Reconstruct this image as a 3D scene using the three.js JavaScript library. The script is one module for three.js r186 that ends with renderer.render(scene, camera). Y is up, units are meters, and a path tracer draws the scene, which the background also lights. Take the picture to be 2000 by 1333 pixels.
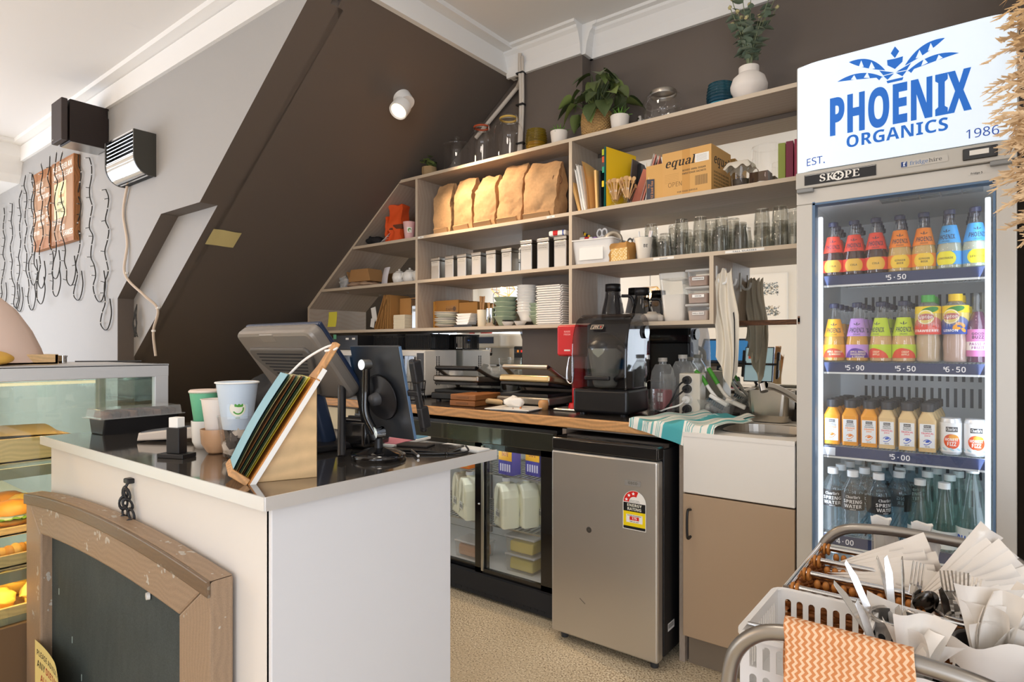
import * as THREE from 'three';
import { RoundedBoxGeometry } from 'three/addons/geometries/RoundedBoxGeometry.js';
import { mergeGeometries } from 'three/addons/utils/BufferGeometryUtils.js';
import { RectAreaLightUniformsLib } from 'three/addons/lights/RectAreaLightUniformsLib.js';
import { ImprovedNoise } from 'three/addons/math/ImprovedNoise.js';

// ------------------------------------------------------------------ camera, sky, large lights, exposure
// x runs along the back wall, y up, z towards the room; the wall plane lies at negative z
RectAreaLightUniformsLib.init();
const scene = new THREE.Scene();
const camera = new THREE.PerspectiveCamera(58.3, 2000 / 1333, 0.05, 60);
camera.position.set(0, 1.2, 0);
camera.lookAt(-0.612, 1.2, -0.791);
camera.setViewOffset(2000, 1333, 0, -13.5, 2000, 1333);
scene.background = new THREE.Color(0.86, 0.94, 1.0).multiplyScalar(2.2);
const renderer = new THREE.WebGLRenderer({ antialias: true });
renderer.toneMapping = THREE.LinearToneMapping;
renderer.toneMappingExposure = 0.38;
renderer.shadowMap.enabled = true;
function areaLight(color, power, w, h, pos, target) {
  const l = new THREE.RectAreaLight(color, power, w, h);
  l.position.set(...pos); l.lookAt(...target); scene.add(l); return l;
}
// daylight just inside four shop windows, three of them unseen and placed to light the room (their panes are built with the walls)
areaLight(0xe6efff, 12, 2.4, 1.05, [-5.95, 1.06, 2.9], [-5.95, 1.06, 0]);
areaLight(0xe6efff, 13, 1.15, 2.2, [0.85, 1.3, 2.9], [0.85, 1.3, 0]);
areaLight(0xe6efff, 12, 1.6, 1.9, [1.55, 1.35, 1.1], [0, 1.35, 1.1]);
areaLight(0xe6efff, 17, 3.0, 1.9, [-7.5, 1.35, 0.8], [0, 1.35, 0.8]);

// ------------------------------------------------------------------ helpers
let seed = 20240611;
const rnd = () => { seed = (seed * 1664525 + 1013904223) >>> 0; return seed / 4294967296; };
const rr = (a, b) => a + (b - a) * rnd();
const used = {};
const numbered = n => { const k = used[n] = (used[n] ?? -1) + 1; return k ? n + '_' + String(k).padStart(3, '0') : n; };
const PI = Math.PI, V3 = (x, y, z) => new THREE.Vector3(x, y, z);
function tag(o, label, category, group) {
  o.userData = { label, category }; if (group) o.userData.group = group; return o;
}
// a thing at (x, y, -w) with its parts as children; z of the parts points to the room
function T(name, label, category, x = 0, y = 0, w = 0, ry = 0, group) {
  const g = new THREE.Group(); g.name = numbered(name); g.position.set(x, y, -w); g.rotation.y = ry;
  scene.add(g); return tag(g, label, category, group);
}
function P(parent, name, geo, m, label) {
  const o = new THREE.Mesh(geo, m); o.name = name; o.castShadow = o.receiveShadow = true;
  if (label) o.userData.label = label; parent.add(o); return o;
}
function S(name, label, category, geo, m, x = 0, y = 0, w = 0, ry = 0, group) {
  const o = P(scene, numbered(name), geo, m); o.position.set(x, y, -w); o.rotation.y = ry; return tag(o, label, category, group);
}
function ST(name, geo, m, parent) {
  const o = P(parent || scene, name, geo, m); if (!parent) o.userData.kind = 'structure'; return o;
}
function dup(root, label, x, y, w, ry = 0, group) {
  const r = root.clone(); r.name = numbered(root.name.replace(/_\d{3}$/, '')); r.position.set(x, y, -w); r.rotation.y = ry;
  r.userData = { label, category: root.userData.category }; if (group) r.userData.group = group; scene.add(r); return r;
}
// geometry: y is the bottom of boxes and cylinders
const B = (w, h, d, x = 0, y = 0, z = 0, r = 0) => {
  const g = r ? new RoundedBoxGeometry(w, h, d, 2, Math.min(r, w / 2.01, h / 2.01, d / 2.01)) : new THREE.BoxGeometry(w, h, d);
  return g.translate(x, y + h / 2, z);
};
const C = (rt, rb, h, x = 0, y = 0, z = 0, s = 24, open = false) => new THREE.CylinderGeometry(rt, rb, h, s, 1, open).translate(x, y + h / 2, z);
const L = (p, s = 28) => new THREE.LatheGeometry(p.map(q => new THREE.Vector2(q[0], q[1])), s);
const TU = (p, r, n = 0, rs = 8, closed = false) => new THREE.TubeGeometry(new THREE.CatmullRomCurve3(p.map(q => V3(...q)), closed, 'centripetal'), n || p.length * 6, r, rs, closed);
const SL = (p, r, rs = 8) => MG(p.slice(1).map((q, i) => { const a = V3(...p[i]), b = V3(...q), d = b.clone().sub(a), g = new THREE.CylinderGeometry(r, r, d.length(), rs); return g.applyQuaternion(new THREE.Quaternion().setFromUnitVectors(V3(0, 1, 0), d.clone().normalize())).translate(...a.add(b).multiplyScalar(.5).toArray()); }));
const shp = p => { const s = new THREE.Shape(); p.forEach((q, i) => i ? s.lineTo(q[0], q[1]) : s.moveTo(q[0], q[1])); return s; };
const EX = (p, d, bev = 0, holes = []) => {
  const s = p instanceof THREE.Shape ? p : shp(p); holes.forEach(h => s.holes.push(shp(h)));
  return new THREE.ExtrudeGeometry(s, { depth: d - 2 * bev, bevelEnabled: bev > 0, bevelSize: bev, bevelThickness: bev, bevelOffset: -bev, bevelSegments: 2, curveSegments: 16 }).translate(0, 0, bev);
};
const SPH = (r, x = 0, y = 0, z = 0, a = 16, b = 12) => new THREE.SphereGeometry(r, a, b).translate(x, y, z);
function MG(l) {
  return mergeGeometries(l.map(g => { g = g.index ? g.toNonIndexed() : g; for (const k of Object.keys(g.attributes)) if (!['position', 'normal', 'uv'].includes(k)) g.deleteAttribute(k); g.morphAttributes = {}; if (!g.attributes.uv) g.setAttribute('uv', new THREE.BufferAttribute(new Float32Array(g.attributes.position.count * 2), 2)); return g; }));
}
const RT = (g, rx = 0, ry = 0, rz = 0, x = 0, y = 0, z = 0) => g.applyMatrix4(new THREE.Matrix4().compose(V3(x, y, z), new THREE.Quaternion().setFromEuler(new THREE.Euler(rx, ry, rz)), V3(1, 1, 1)));
const at = (o, x, y, z, rx = 0, ry = 0, rz = 0) => { o.position.set(x, y, z); o.rotation.set(rx, ry, rz); return o; };
const perlin = new ImprovedNoise();
const nz = (x, y, z) => perlin.noise(x + 31.7, y + 11.3, z + 5.1);
// push vertices about with smooth noise so that bags and cloth crumple
function crumple(g, amp, freq, s0 = 0) {
  const p = g.attributes.position;
  for (let i = 0; i < p.count; i++) {
    const x = p.getX(i) * freq + s0, y = p.getY(i) * freq, z = p.getZ(i) * freq;
    p.setXYZ(i, p.getX(i) + amp * nz(x, y, z), p.getY(i) + amp * nz(x + 9, y, z), p.getZ(i) + amp * nz(x, y + 9, z));
  }
  g.computeVertexNormals(); return g;
}
// texture coordinates in metres from the dominant direction of each face
function bUV(g, s = 1, turn = false) {
  g = g.index ? g.toNonIndexed() : g; const p = g.attributes.position, a = V3(), b = V3(), c = V3(), uv = new Float32Array(p.count * 2);
  for (let i = 0; i < p.count; i += 3) {
    a.fromBufferAttribute(p, i); b.fromBufferAttribute(p, i + 1); c.fromBufferAttribute(p, i + 2);
    const n = b.clone().sub(a).cross(c.clone().sub(a)), ax = Math.abs(n.x), ay = Math.abs(n.y), az = Math.abs(n.z);
    [a, b, c].forEach((v, k) => {
      let q = ax >= ay && ax >= az ? [v.z, v.y] : ay >= az ? [v.x, v.z] : [v.x, v.y];
      if (turn) q = [q[1], q[0]];
      uv[(i + k) * 2] = q[0] / s; uv[(i + k) * 2 + 1] = q[1] / s;
    });
  }
  g.setAttribute('uv', new THREE.BufferAttribute(uv, 2)); return g;
}
// a rectangular sheet given by a function of (u, v) in 0..1
function sheet(fn, nu, nv) {
  const g = new THREE.PlaneGeometry(1, 1, nu, nv), p = g.attributes.position;
  for (let i = 0; i < p.count; i++) { const q = fn(p.getX(i) + .5, p.getY(i) + .5); p.setXYZ(i, q[0], q[1], q[2]); }
  g.computeVertexNormals(); return g;
}
// rings of a rounded rectangle, and a skin over a list of rings
const rbx = (w, d, y, r = .02) => { const p = []; for (let k = 0; k < 4; k++) for (let i = 0; i < 5; i++) { const a = (k + i / 4) * PI / 2, cx = [1, -1, -1, 1][k] * (w / 2 - r), cz = [1, 1, -1, -1][k] * (d / 2 - r); p.push([cx + r * Math.cos(a), y, cz + r * Math.sin(a)]); } return p; };
const skin = rs => { const pos = []; for (let i = 0; i + 1 < rs.length; i++) { const n = rs[i].length; for (let j = 0; j < n; j++) { const a = rs[i][j], c = rs[i][(j + 1) % n], d = rs[i + 1][j], e = rs[i + 1][(j + 1) % n]; pos.push(...a, ...d, ...c, ...c, ...d, ...e); } } const g = new THREE.BufferGeometry(); g.setAttribute('position', new THREE.Float32BufferAttribute(pos, 3)); g.computeVertexNormals(); return g; };
// ------------------------------------------------------------------ textures (all computed here)
function canvasTex(w, h, fn, rep = 1, srgb = true) {
  const c = document.createElement('canvas'); c.width = w; c.height = h; fn(c.getContext('2d'), w, h);
  const t = new THREE.CanvasTexture(c); if (srgb) t.colorSpace = THREE.SRGBColorSpace;
  t.wrapS = t.wrapT = THREE.RepeatWrapping; t.repeat.set(rep, rep); return t;
}
function dataTex(n, fn, srgb = true) {
  const d = new Uint8Array(n * n * 4);
  for (let y = 0; y < n; y++) for (let x = 0; x < n; x++) { const c = fn(x / n, y / n); for (let k = 0; k < 3; k++) d[(y * n + x) * 4 + k] = Math.max(0, Math.min(255, c[k])); d[(y * n + x) * 4 + 3] = 255; }
  const t = new THREE.DataTexture(d, n, n); t.wrapS = t.wrapT = THREE.RepeatWrapping; t.magFilter = THREE.LinearFilter; t.minFilter = THREE.LinearMipmapLinearFilter; t.generateMipmaps = true;
  if (srgb) t.colorSpace = THREE.SRGBColorSpace; t.needsUpdate = true; return t;
}
// noise that repeats at 1
const tn = (x, y, f, z = 0) => { const a = x * f, b = y * f, u = x, v = y; return (perlin.noise(a, b, z) * (1 - u) + perlin.noise(a - f, b, z) * u) * (1 - v) + (perlin.noise(a, b - f, z) * (1 - u) + perlin.noise(a - f, b - f, z) * u) * v; };
const gray = v => [v, v, v];
const texPlaster = dataTex(256, (x, y) => gray(128 + 60 * tn(x, y, 14, 1) + 40 * tn(x, y, 40, 2) + 26 * (rnd() - .5)), false);
const texFloor = dataTex(1024, (x, y) => { const n = tn(x, y, 150, 3) * 1.7 + (rnd() - .5) * .5, b = 10 * tn(x, y, 5, 4); const c = n > .36 ? [246, 233, 208] : n < -.38 ? [146, 124, 94] : [218, 198, 164]; return c.map(k => k + b); });
const woodTex = (base, amp, z, f = 1.1) => dataTex(512, (x, y) => { const g = tn(x, y, 4, z) * 2.2, r = Math.sin((y * 26 + g * f) * PI * 2) * .5 + .5, q = tn(x * 1, y, 60, z + 3) * .6 + (rnd() - .5) * .25; const k = 1 + amp * (r - .5) + amp * .8 * q; return base.map(b => b * k); });
const texWood = woodTex([200, 148, 94], .14, 11), texOak = woodTex([214, 178, 128], .08, 17), texDarkWood = woodTex([112, 74, 48], .25, 23), texLam = woodTex([255, 252, 248], .05, 29);
const texFrame = dataTex(512, (x, y) => { const g = tn(x, y, 5, 41) * 2, r = Math.sin((y * 30 + g * 1.1) * PI * 2) * .5 + .5, w = tn(x, y, 9, 44) + .6 * tn(x, y, 30, 45), k = .97 + .05 * r + .14 * (rnd() - .5); return w > .42 ? [188 * k, 180 * k, 168 * k] : [158 * k, 133 * k, 108 * k]; });
const texBrush = dataTex(256, (x, y) => gray(150 + 46 * tn(x * .06, y, 120, 5) + 30 * tn(x, y, 4, 6)), false);
const texFab = dataTex(128, (x, y) => gray(128 + 60 * Math.sin(x * PI * 64) * Math.sin(y * PI * 64) + 30 * (rnd() - .5)), false);
const texKraft = dataTex(256, (x, y) => { const k = 1 + .07 * tn(x, y, 20, 7) + .09 * (rnd() - .5); return [186 * k, 147 * k, 104 * k]; });
const texChalk = dataTex(512, (x, y) => { const n = tn(x, y, 6, 9) * 7 + tn(x * 1, y * .25, 40, 10) * 7 + (rnd() - .5) * 16; return [58 + n, 66 + n, 66 + n]; });
const texWeave = dataTex(256, (x, y) => { const r = Math.floor(y * 16), q = ((x * 8 + (r % 2) * .5) % 1); return gray(255 * Math.sin(q * PI) * Math.abs(Math.sin(y * 16 * PI))); }, false);   // relief only
const texStraw = dataTex(128, (x, y) => { const k = 1 + .16 * (rnd() - .5) + .1 * tn(x, y, 12, 51); return [200 * k, 158 * k, 100 * k]; });
// ------------------------------------------------------------------ materials
const cache = {};
function M(color, rough = .6, metal = 0, ex = {}) {
  const key = color + '|' + rough + '|' + metal + '|' + Object.entries(ex).map(([k, v]) => k + (v && v.uuid ? v.uuid : v)).join();
  return cache[key] ??= new THREE.MeshPhysicalMaterial({ color, roughness: rough, metalness: metal, side: THREE.DoubleSide, ...ex });
}
const wallBrown = M(0x665c54, .62, 0, { bumpMap: texPlaster, bumpScale: .0012 }), wallGrey = M(0xa5a3a0, .7, 0, { bumpMap: texPlaster, bumpScale: .001 }), white = M(0xf0efec, .6), offWhite = M(0xe7e2da, .55), ceilWhite = M(0xeceae7, .8);
const lam = M(0xb0a091, .5, 0, { map: texLam }), lamEdge = M(0xccbba4, .5), wood = M(0xffffff, .5, 0, { map: texWood }), oak = M(0xffffff, .5, 0, { map: texOak }), darkWood = M(0xffffff, .55, 0, { map: texDarkWood });
const black = M(0x17171a, .42), blackGloss = M(0x101012, .14, 0, { clearcoat: .6 }), blackMatte = M(0x1d1d1f, .75), darkGrey = M(0x3a3a3c, .5), midGrey = M(0x8a8a88, .5), silver = M(0xc9c8c4, .32, 1), steel = M(0xb8b6b2, .3, 1, { roughnessMap: texBrush }), chrome = M(0xe2e2e2, .08, 1), satin = M(0xb5b0a8, .38, 1);
const kraft = M(0xffffff, .8, 0, { map: texKraft }), kraftIn = M(0xb98e5c, .85), paper = M(0xf4f1ea, .8), cream = M(0xf0e4c8, .7), ceramic = M(0xf2eee6, .22), sage = M(0x9fae93, .35), fabricOff = M(0xe9e0cf, .9, 0, { bumpMap: texFab, bumpScale: .0006 });
const glass = M(0xffffff, .02, 0, { transmission: 1, thickness: 0, ior: 1.5 }), glassGreen = M(0xf4faf6, .02, 0, { transmission: 1, thickness: 0, ior: 1.5 }), frost = M(0xf2f2f0, .35, 0, { transmission: .55, thickness: 0 }), smoke = M(0x8d8d90, .04, 0, { transmission: 1, thickness: 0, ior: 1.5 }), plasticClear = M(0xf4f4f2, .12, 0, { transmission: .85, thickness: 0 });
const leafDark = M(0x4c5a34, .5), leafLight = M(0x7d8d4e, .5), leafEuc = M(0x93a08c, .7), red = M(0xc8141c, .3), orange = M(0xe2541a, .7), yellow = M(0xf2c51e, .5), green = M(0x4a9a2e, .5);
// ------------------------------------------------------------------ printed matter: one atlas page, cells handed out in rows
const AS = 2048, pages = [];
function newPage() {
  const c = document.createElement('canvas'); c.width = c.height = AS; const t = new THREE.CanvasTexture(c); t.colorSpace = THREE.SRGBColorSpace;
  const p = { g: c.getContext('2d'), x: 0, y: 0, row: 0, t, mats: {} }; p.g.fillStyle = '#fff'; p.g.fillRect(0, 0, AS, AS); pages.push(p); return p;
}
function cell(w, h, fn) {
  let p = pages[pages.length - 1] || newPage();
  if (p.x + w + 4 > AS) { p.x = 0; p.y += p.row + 4; p.row = 0; }
  if (p.y + h + 4 > AS) p = newPage();
  const { g } = p; g.save(); g.translate(p.x + 2, p.y + 2); g.beginPath(); g.rect(0, 0, w, h); g.clip(); g.textBaseline = 'alphabetic'; g.textAlign = 'center'; fn(g, w, h); g.restore();
  const r = { p, u0: (p.x + 3) / AS, u1: (p.x + w + 1) / AS, v0: 1 - (p.y + h + 1) / AS, v1: 1 - (p.y + 3) / AS };
  p.x += w + 4; p.row = Math.max(p.row, h); return r;
}
const mapUV = (g, r) => { const a = g.attributes.uv; for (let i = 0; i < a.count; i++) a.setXY(i, r.u0 + a.getX(i) * (r.u1 - r.u0), r.v0 + a.getY(i) * (r.v1 - r.v0)); return g; };
const printMat = (r, rough = .5, ex = {}) => r.p.mats[rough + JSON.stringify(ex)] ??= new THREE.MeshPhysicalMaterial({ map: r.p.t, roughness: rough, side: THREE.DoubleSide, ...ex });
const decal = (parent, name, r, w, h, x, y, z, rx = 0, ry = 0, rz = 0, rough = .5) => at(P(parent, name, mapUV(new THREE.PlaneGeometry(w, h), r), printMat(r, rough)), x, y, z, rx, ry, rz);
const wrapLabel = (parent, name, r, rt, rb, h, y, mid = 0, span = 2.6, rough = .45) => P(parent, name, mapUV(new THREE.CylinderGeometry(rt, rb, h, 18, 1, true, mid - span / 2, span).translate(0, y + h / 2, 0), r), printMat(r, rough));
const fill = (g, c, x, y, w, h) => { g.fillStyle = c; g.fillRect(x, y, w, h); };
function txt(g, s, x, y, size, color = '#222', font = 'sans-serif', bold = true, maxW) { g.fillStyle = color; g.font = (bold ? 'bold ' : '') + size + 'px ' + font; maxW ? g.fillText(s, x, y, maxW) : g.fillText(s, x, y); }
// ================================================================== the room
ST('floor', bUV(B(9.6, .1, 6.3, -2.95, -.1, .05)), M(0xffffff, .38, 0, { map: texFloor, bumpMap: texPlaster, bumpScale: .0004 }));
ST('ceiling', B(9.6, .1, 6.3, -2.95, 2.925, .05), ceilWhite);
ST('wall_back', bUV(B(9.6, 2.95, .12, -2.95, 0, -2.96)), wallBrown);
ST('wall_pillar', bUV(B(.4, 2.925, .12, -1.9, 0, -2.87)), wallBrown);
const soffitY = x => 2.248 + .757 * (x + 2.938);
// underside of the staircase: a sloping slab between the near wall and the back wall
{
  const a = -2.2, b = -5.85;
  ST('ceiling_slope', bUV(EX([[a, soffitY(a)], [b, soffitY(b)], [b - .1, soffitY(b) + .16], [a, soffitY(a) + .16]], 1.2).translate(0, 0, -2.895)), wallBrown);
  // near wall beside the stair, with its lower corner cut back
  const front = EX([[-7.6, 0], [-4.4, 0], [-4.4, 1.518], [-3.766, 1.975], [-3.2986, 1.975], [-2.235, soffitY(-2.235)], [-2.235, 2.93], [-7.6, 2.93]], .1).translate(0, 0, -1.655);
  const w = new THREE.Mesh(front, [wallGrey, wallBrown]); w.name = 'wall_left'; w.userData.kind = 'structure'; w.castShadow = w.receiveShadow = true; scene.add(w);
  const ws = new THREE.Mesh(EX([[-2.3, soffitY(-2.3)], [-5.9, soffitY(-5.9)], [-5.9, 2.2], [-3.15, 2.2], [-2.3, 2.8]], .075).translate(0, 0, -1.725), [wallGrey, wallBrown]); ws.name = 'wall_stair'; ws.userData.kind = 'structure'; ws.castShadow = ws.receiveShadow = true; scene.add(ws);
}
const run = (p, len, x, w) => RT(EX(p, len), 0, -PI / 2, 0, x, 0, -w);           // profile swept along x, from x to x - len
const board = [[0, 2.767], [.02, 2.767], [.02, 2.892], [.012, 2.897], [.078, 2.9], [.082, 2.925], [0, 2.925]];
const cove = [[0, 2.765], [.018, 2.765], [.026, 2.82], [.045, 2.875], [.06, 2.89], [.06, 2.905], [.085, 2.91], [.085, 2.925], [0, 2.925]];
ST('trim_1', run(board, 4.18, -2.22, 1.555), white);
ST('trim_2', MG([B(.03, .14, 1.34, -2.205, 2.79, -2.22), B(.09, .03, 1.3, -2.17, 2.9, -2.2)]), white);
ST('trim_3', MG([run(cove, .5, -1.70, 2.81), run(cove, 3.3, 1.6, 2.9), RT(EX(cove, .09), 0, 0, 0, -1.70, 0, -2.9)]), white);
// cross beam at the far end of the near wall
ST('trim_4', EX([[-7.3, 2.6], [-6.52, 2.6], [-6.46, 2.66], [-6.43, 2.74], [-6.4, 2.8], [-6.4, 2.9], [-6.32, 2.9], [-6.32, 2.925], [-7.3, 2.925]], 4.54).translate(0, 0, -1.555), white);
// walls behind the camera, with the shop windows, three of them unseen
const wallWhite = M(0xe9e6e0, .8), frameDark = M(0x33312f, .5);
const rect = (x0, y0, x1, y1) => [[x0, y0], [x1, y0], [x1, y1], [x0, y1]];
ST('wall_front', EX(rect(-7.7, 0, 1.7, 2.95), .1, 0, [rect(-7.15, .52, -4.75, 1.6), rect(.25, .12, 1.45, 2.5)]).translate(0, 0, 3.0), wallWhite);
ST('wall_right', RT(EX(rect(-3, 0, 3, 2.95), .1, 0, [rect(-1.9, .4, -.3, 2.3)]), 0, PI / 2, 0, 1.6, 0, 0), wallWhite);
ST('wall_end', RT(EX(rect(-3.1, 0, 3.1, 2.95), .1, 0, [rect(-2.35, .38, .75, 2.32)]), 0, PI / 2, 0, -7.7, 0, 0), wallWhite);
function shopWindow(name, x0, y0, x1, y1, ry, px, pz, bars) {
  const g = new THREE.Group(); g.name = name; g.userData.kind = 'structure'; g.position.set(px, 0, pz); g.rotation.y = ry; scene.add(g);
  P(g, 'window_frame', MG([B(x1 - x0, .05, .08, (x0 + x1) / 2, y0, .05), B(x1 - x0, .05, .08, (x0 + x1) / 2, y1 - .05, .05), B(.05, y1 - y0, .08, x0 + .025, y0, .05), B(.05, y1 - y0, .08, x1 - .025, y0, .05), ...bars.map(b => B(.04, y1 - y0, .06, b, y0, .05))]), frameDark);
  const e = [x0, ...bars, x1];
  for (let i = 1; i < e.length; i++) P(g, 'pane', B(e[i] - e[i - 1] - .04, y1 - y0 - .08, .004, (e[i] + e[i - 1]) / 2, y0 + .04, .05), glass);
}
shopWindow('window_1', -7.15, .52, -4.75, 1.6, 0, 0, 3.0, [-6.35, -5.55]);
shopWindow('unseen_window_2', .25, .12, 1.45, 2.5, 0, 0, 3.0, [.85]);  // out of view, placed to light the counter end and fridge front
shopWindow('unseen_window_3', -1.9, .4, -.3, 2.3, PI / 2, 1.6, 0, [-1.1]);  // out of view, placed to bring daylight from the right
shopWindow('unseen_window_4', -2.35, .38, .75, 2.32, PI / 2, -7.7, 0, [-1.3, -.25]);  // out of view, placed to brighten the near wall from the left
// mirrors behind the shelves
const mirrorMat = M(0xf2f4f2, .015, 1);
const ml = [-3.93, -2.105];
S('mirror', 'tall mirror behind the tins, bowls and panini presses, left of the brown pillar', 'mirror', EX([[ml[0], .93], [ml[1], .93], [ml[1], 2.22], [-2.98, 2.2], [ml[0], soffitY(ml[0]) - .02]], .008), mirrorMat, 0, 0, 2.895);
S('mirror', 'wide mirror behind the drinking glasses, hanging cloth and sink', 'mirror', B(1.35, 1.29, .008, -1.02, .93, .004), mirrorMat, 0, 0, 2.895);
// small things fixed to the sloping ceiling and pillar
{
  const n = V3(.757, -1, 0).normalize(), slope = Math.atan(.757);
  const sp = T('ceiling_spotlight', 'white swivel spotlight glowing on the dark sloping ceiling', 'spotlight', -2.516, soffitY(-2.516), 2.27);
  sp.rotation.z = slope;
  P(sp, 'mount', RT(C(.05, .05, .055, 0, 0, 0, 28), PI, 0, 0), white);
  const arm = P(sp, 'pivot', B(.02, .07, .05, 0, -.085, .02, .006), white);
  const head = new THREE.Group(); head.name = 'lamp_head'; at(head, .0, -.085, .04, -.75, 0, -.35); sp.add(head);
  P(head, 'housing', L([[.001, 0], [.046, 0], [.05, -.004], [.05, -.062], [.046, -.066], [.043, -.055], [.001, -.055]], 32), white);
  P(head, 'lamp_lens', C(.04, .04, .004, 0, -.058, 0, 28), M(0xffffff, .4, 0, { emissive: 0xffe2b4, emissiveIntensity: 6 }), 'glowing lens');
  const sl = new THREE.SpotLight(0xffe0ba, 10, 0, .95, .6, 2); sl.position.set(-2.46, 2.38, -2.32); sl.target.position.set(-1.9, 1.3, -2.75); sl.castShadow = true; sl.shadow.radius = 2; scene.add(sl, sl.target);
  const note = T('paper_note', 'yellowed blank paper note stuck on the dark sloping ceiling', 'note', -3.48, soffitY(-3.48) - .004, 1.775);
  note.rotation.z = slope;
  P(note, 'note_sheet', sheet((u, v) => [(v - .5) * .125, -.002 - .006 * Math.sin(u * 7) * (v - .4) ** 2, (u - .5) * .165], 8, 6), M(0xd9c88a, .8));
  S('cable_conduit', 'white square conduit running diagonally up the sloping ceiling to the corner', 'conduit', MG([SL([[-2.5, 2.505, -2.865], [-2.175, 2.735, -2.865], [-2.115, 2.75, -2.82]], .016, 4)]), M(0xd9cfc2, .6));
  const pc = T('cable_drop', 'pale vertical cable strapped to the dark pillar corner above the jars', 'cable');
  P(pc, 'cable_run', MG([TU([[-2.07, 2.86, -2.75], [-2.09, 2.8, -2.775], [-2.095, 2.6, -2.79], [-2.11, 2.27, -2.79]], .011, 30), TU([[-2.055, 2.84, -2.75], [-2.075, 2.78, -2.78], [-2.08, 2.6, -2.79], [-2.095, 2.27, -2.79]], .009, 30)]), M(0xcfc6ba, .6));
  for (const y of [2.76, 2.58, 2.36]) P(pc, 'cable_tie', B(.05, .008, .03, -2.092, y, -2.785), black);
}
// ================================================================== back bench, sink and the appliances under it
{
  const wt = T('bench_worktop', 'long dark laminate worktop with orange wooden front edge', 'worktop', 0, 0, 0);
  P(wt, 'top', B(3.35, .03, .655, -2.575, .87, -2.56), M(0x2f2a27, .22));
  P(wt, 'front_edge', bUV(RT(B(3.35, .044, .022, 0, 0, 0, .006), 0, 0, 0, -2.575, .858, -2.225), .6), wood, 'orange wooden edge');
}
// base cabinets at the left end of the bench
{
  const c = T('base_cabinet', 'cream two-door base cabinet with black handles seen behind the till', 'cabinet', -3.42, 0, 2.25);
  P(c, 'body', B(1.06, .72, .58, 0, .13, -.31), lam); P(c, 'kick_board', B(1.06, .13, .5, 0, 0, -.32), lam);
  for (const s of [-1, 0, 1]) {
    const x = s * .355, d = P(c, 'door', B(.35, .71, .02, x, .135, -.008, .003), M(0xd8cba9, .5));
    P(d, 'handle', TU([[x + .13 - (s == 1 ? .26 : 0), .72, .005], [x + .13 - (s == 1 ? .26 : 0), .725, .03], [x + .13 - (s == 1 ? .26 : 0), .64, .03], [x + .13 - (s == 1 ? .26 : 0), .635, .005]], .006, 24), black, 'black bow handle');
  }
  // taupe frame round the small fridge
  S('filler_panel', 'taupe rail under the worktop above the small steel fridge', 'panel', B(.54, .024, .5, 0, 0, -.26), lam, -1.18, .845, 2.26);
  S('filler_panel', 'taupe upright panel between glass bar fridge and steel fridge', 'panel', B(.02, .845, .5, 0, 0, -.26), lam, -1.465, 0, 2.26); S('filler_panel', 'taupe upright panel between steel fridge and white sink', 'panel', B(.022, .845, .5, 0, 0, -.26), lam, -.918, 0, 2.24);
}
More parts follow.
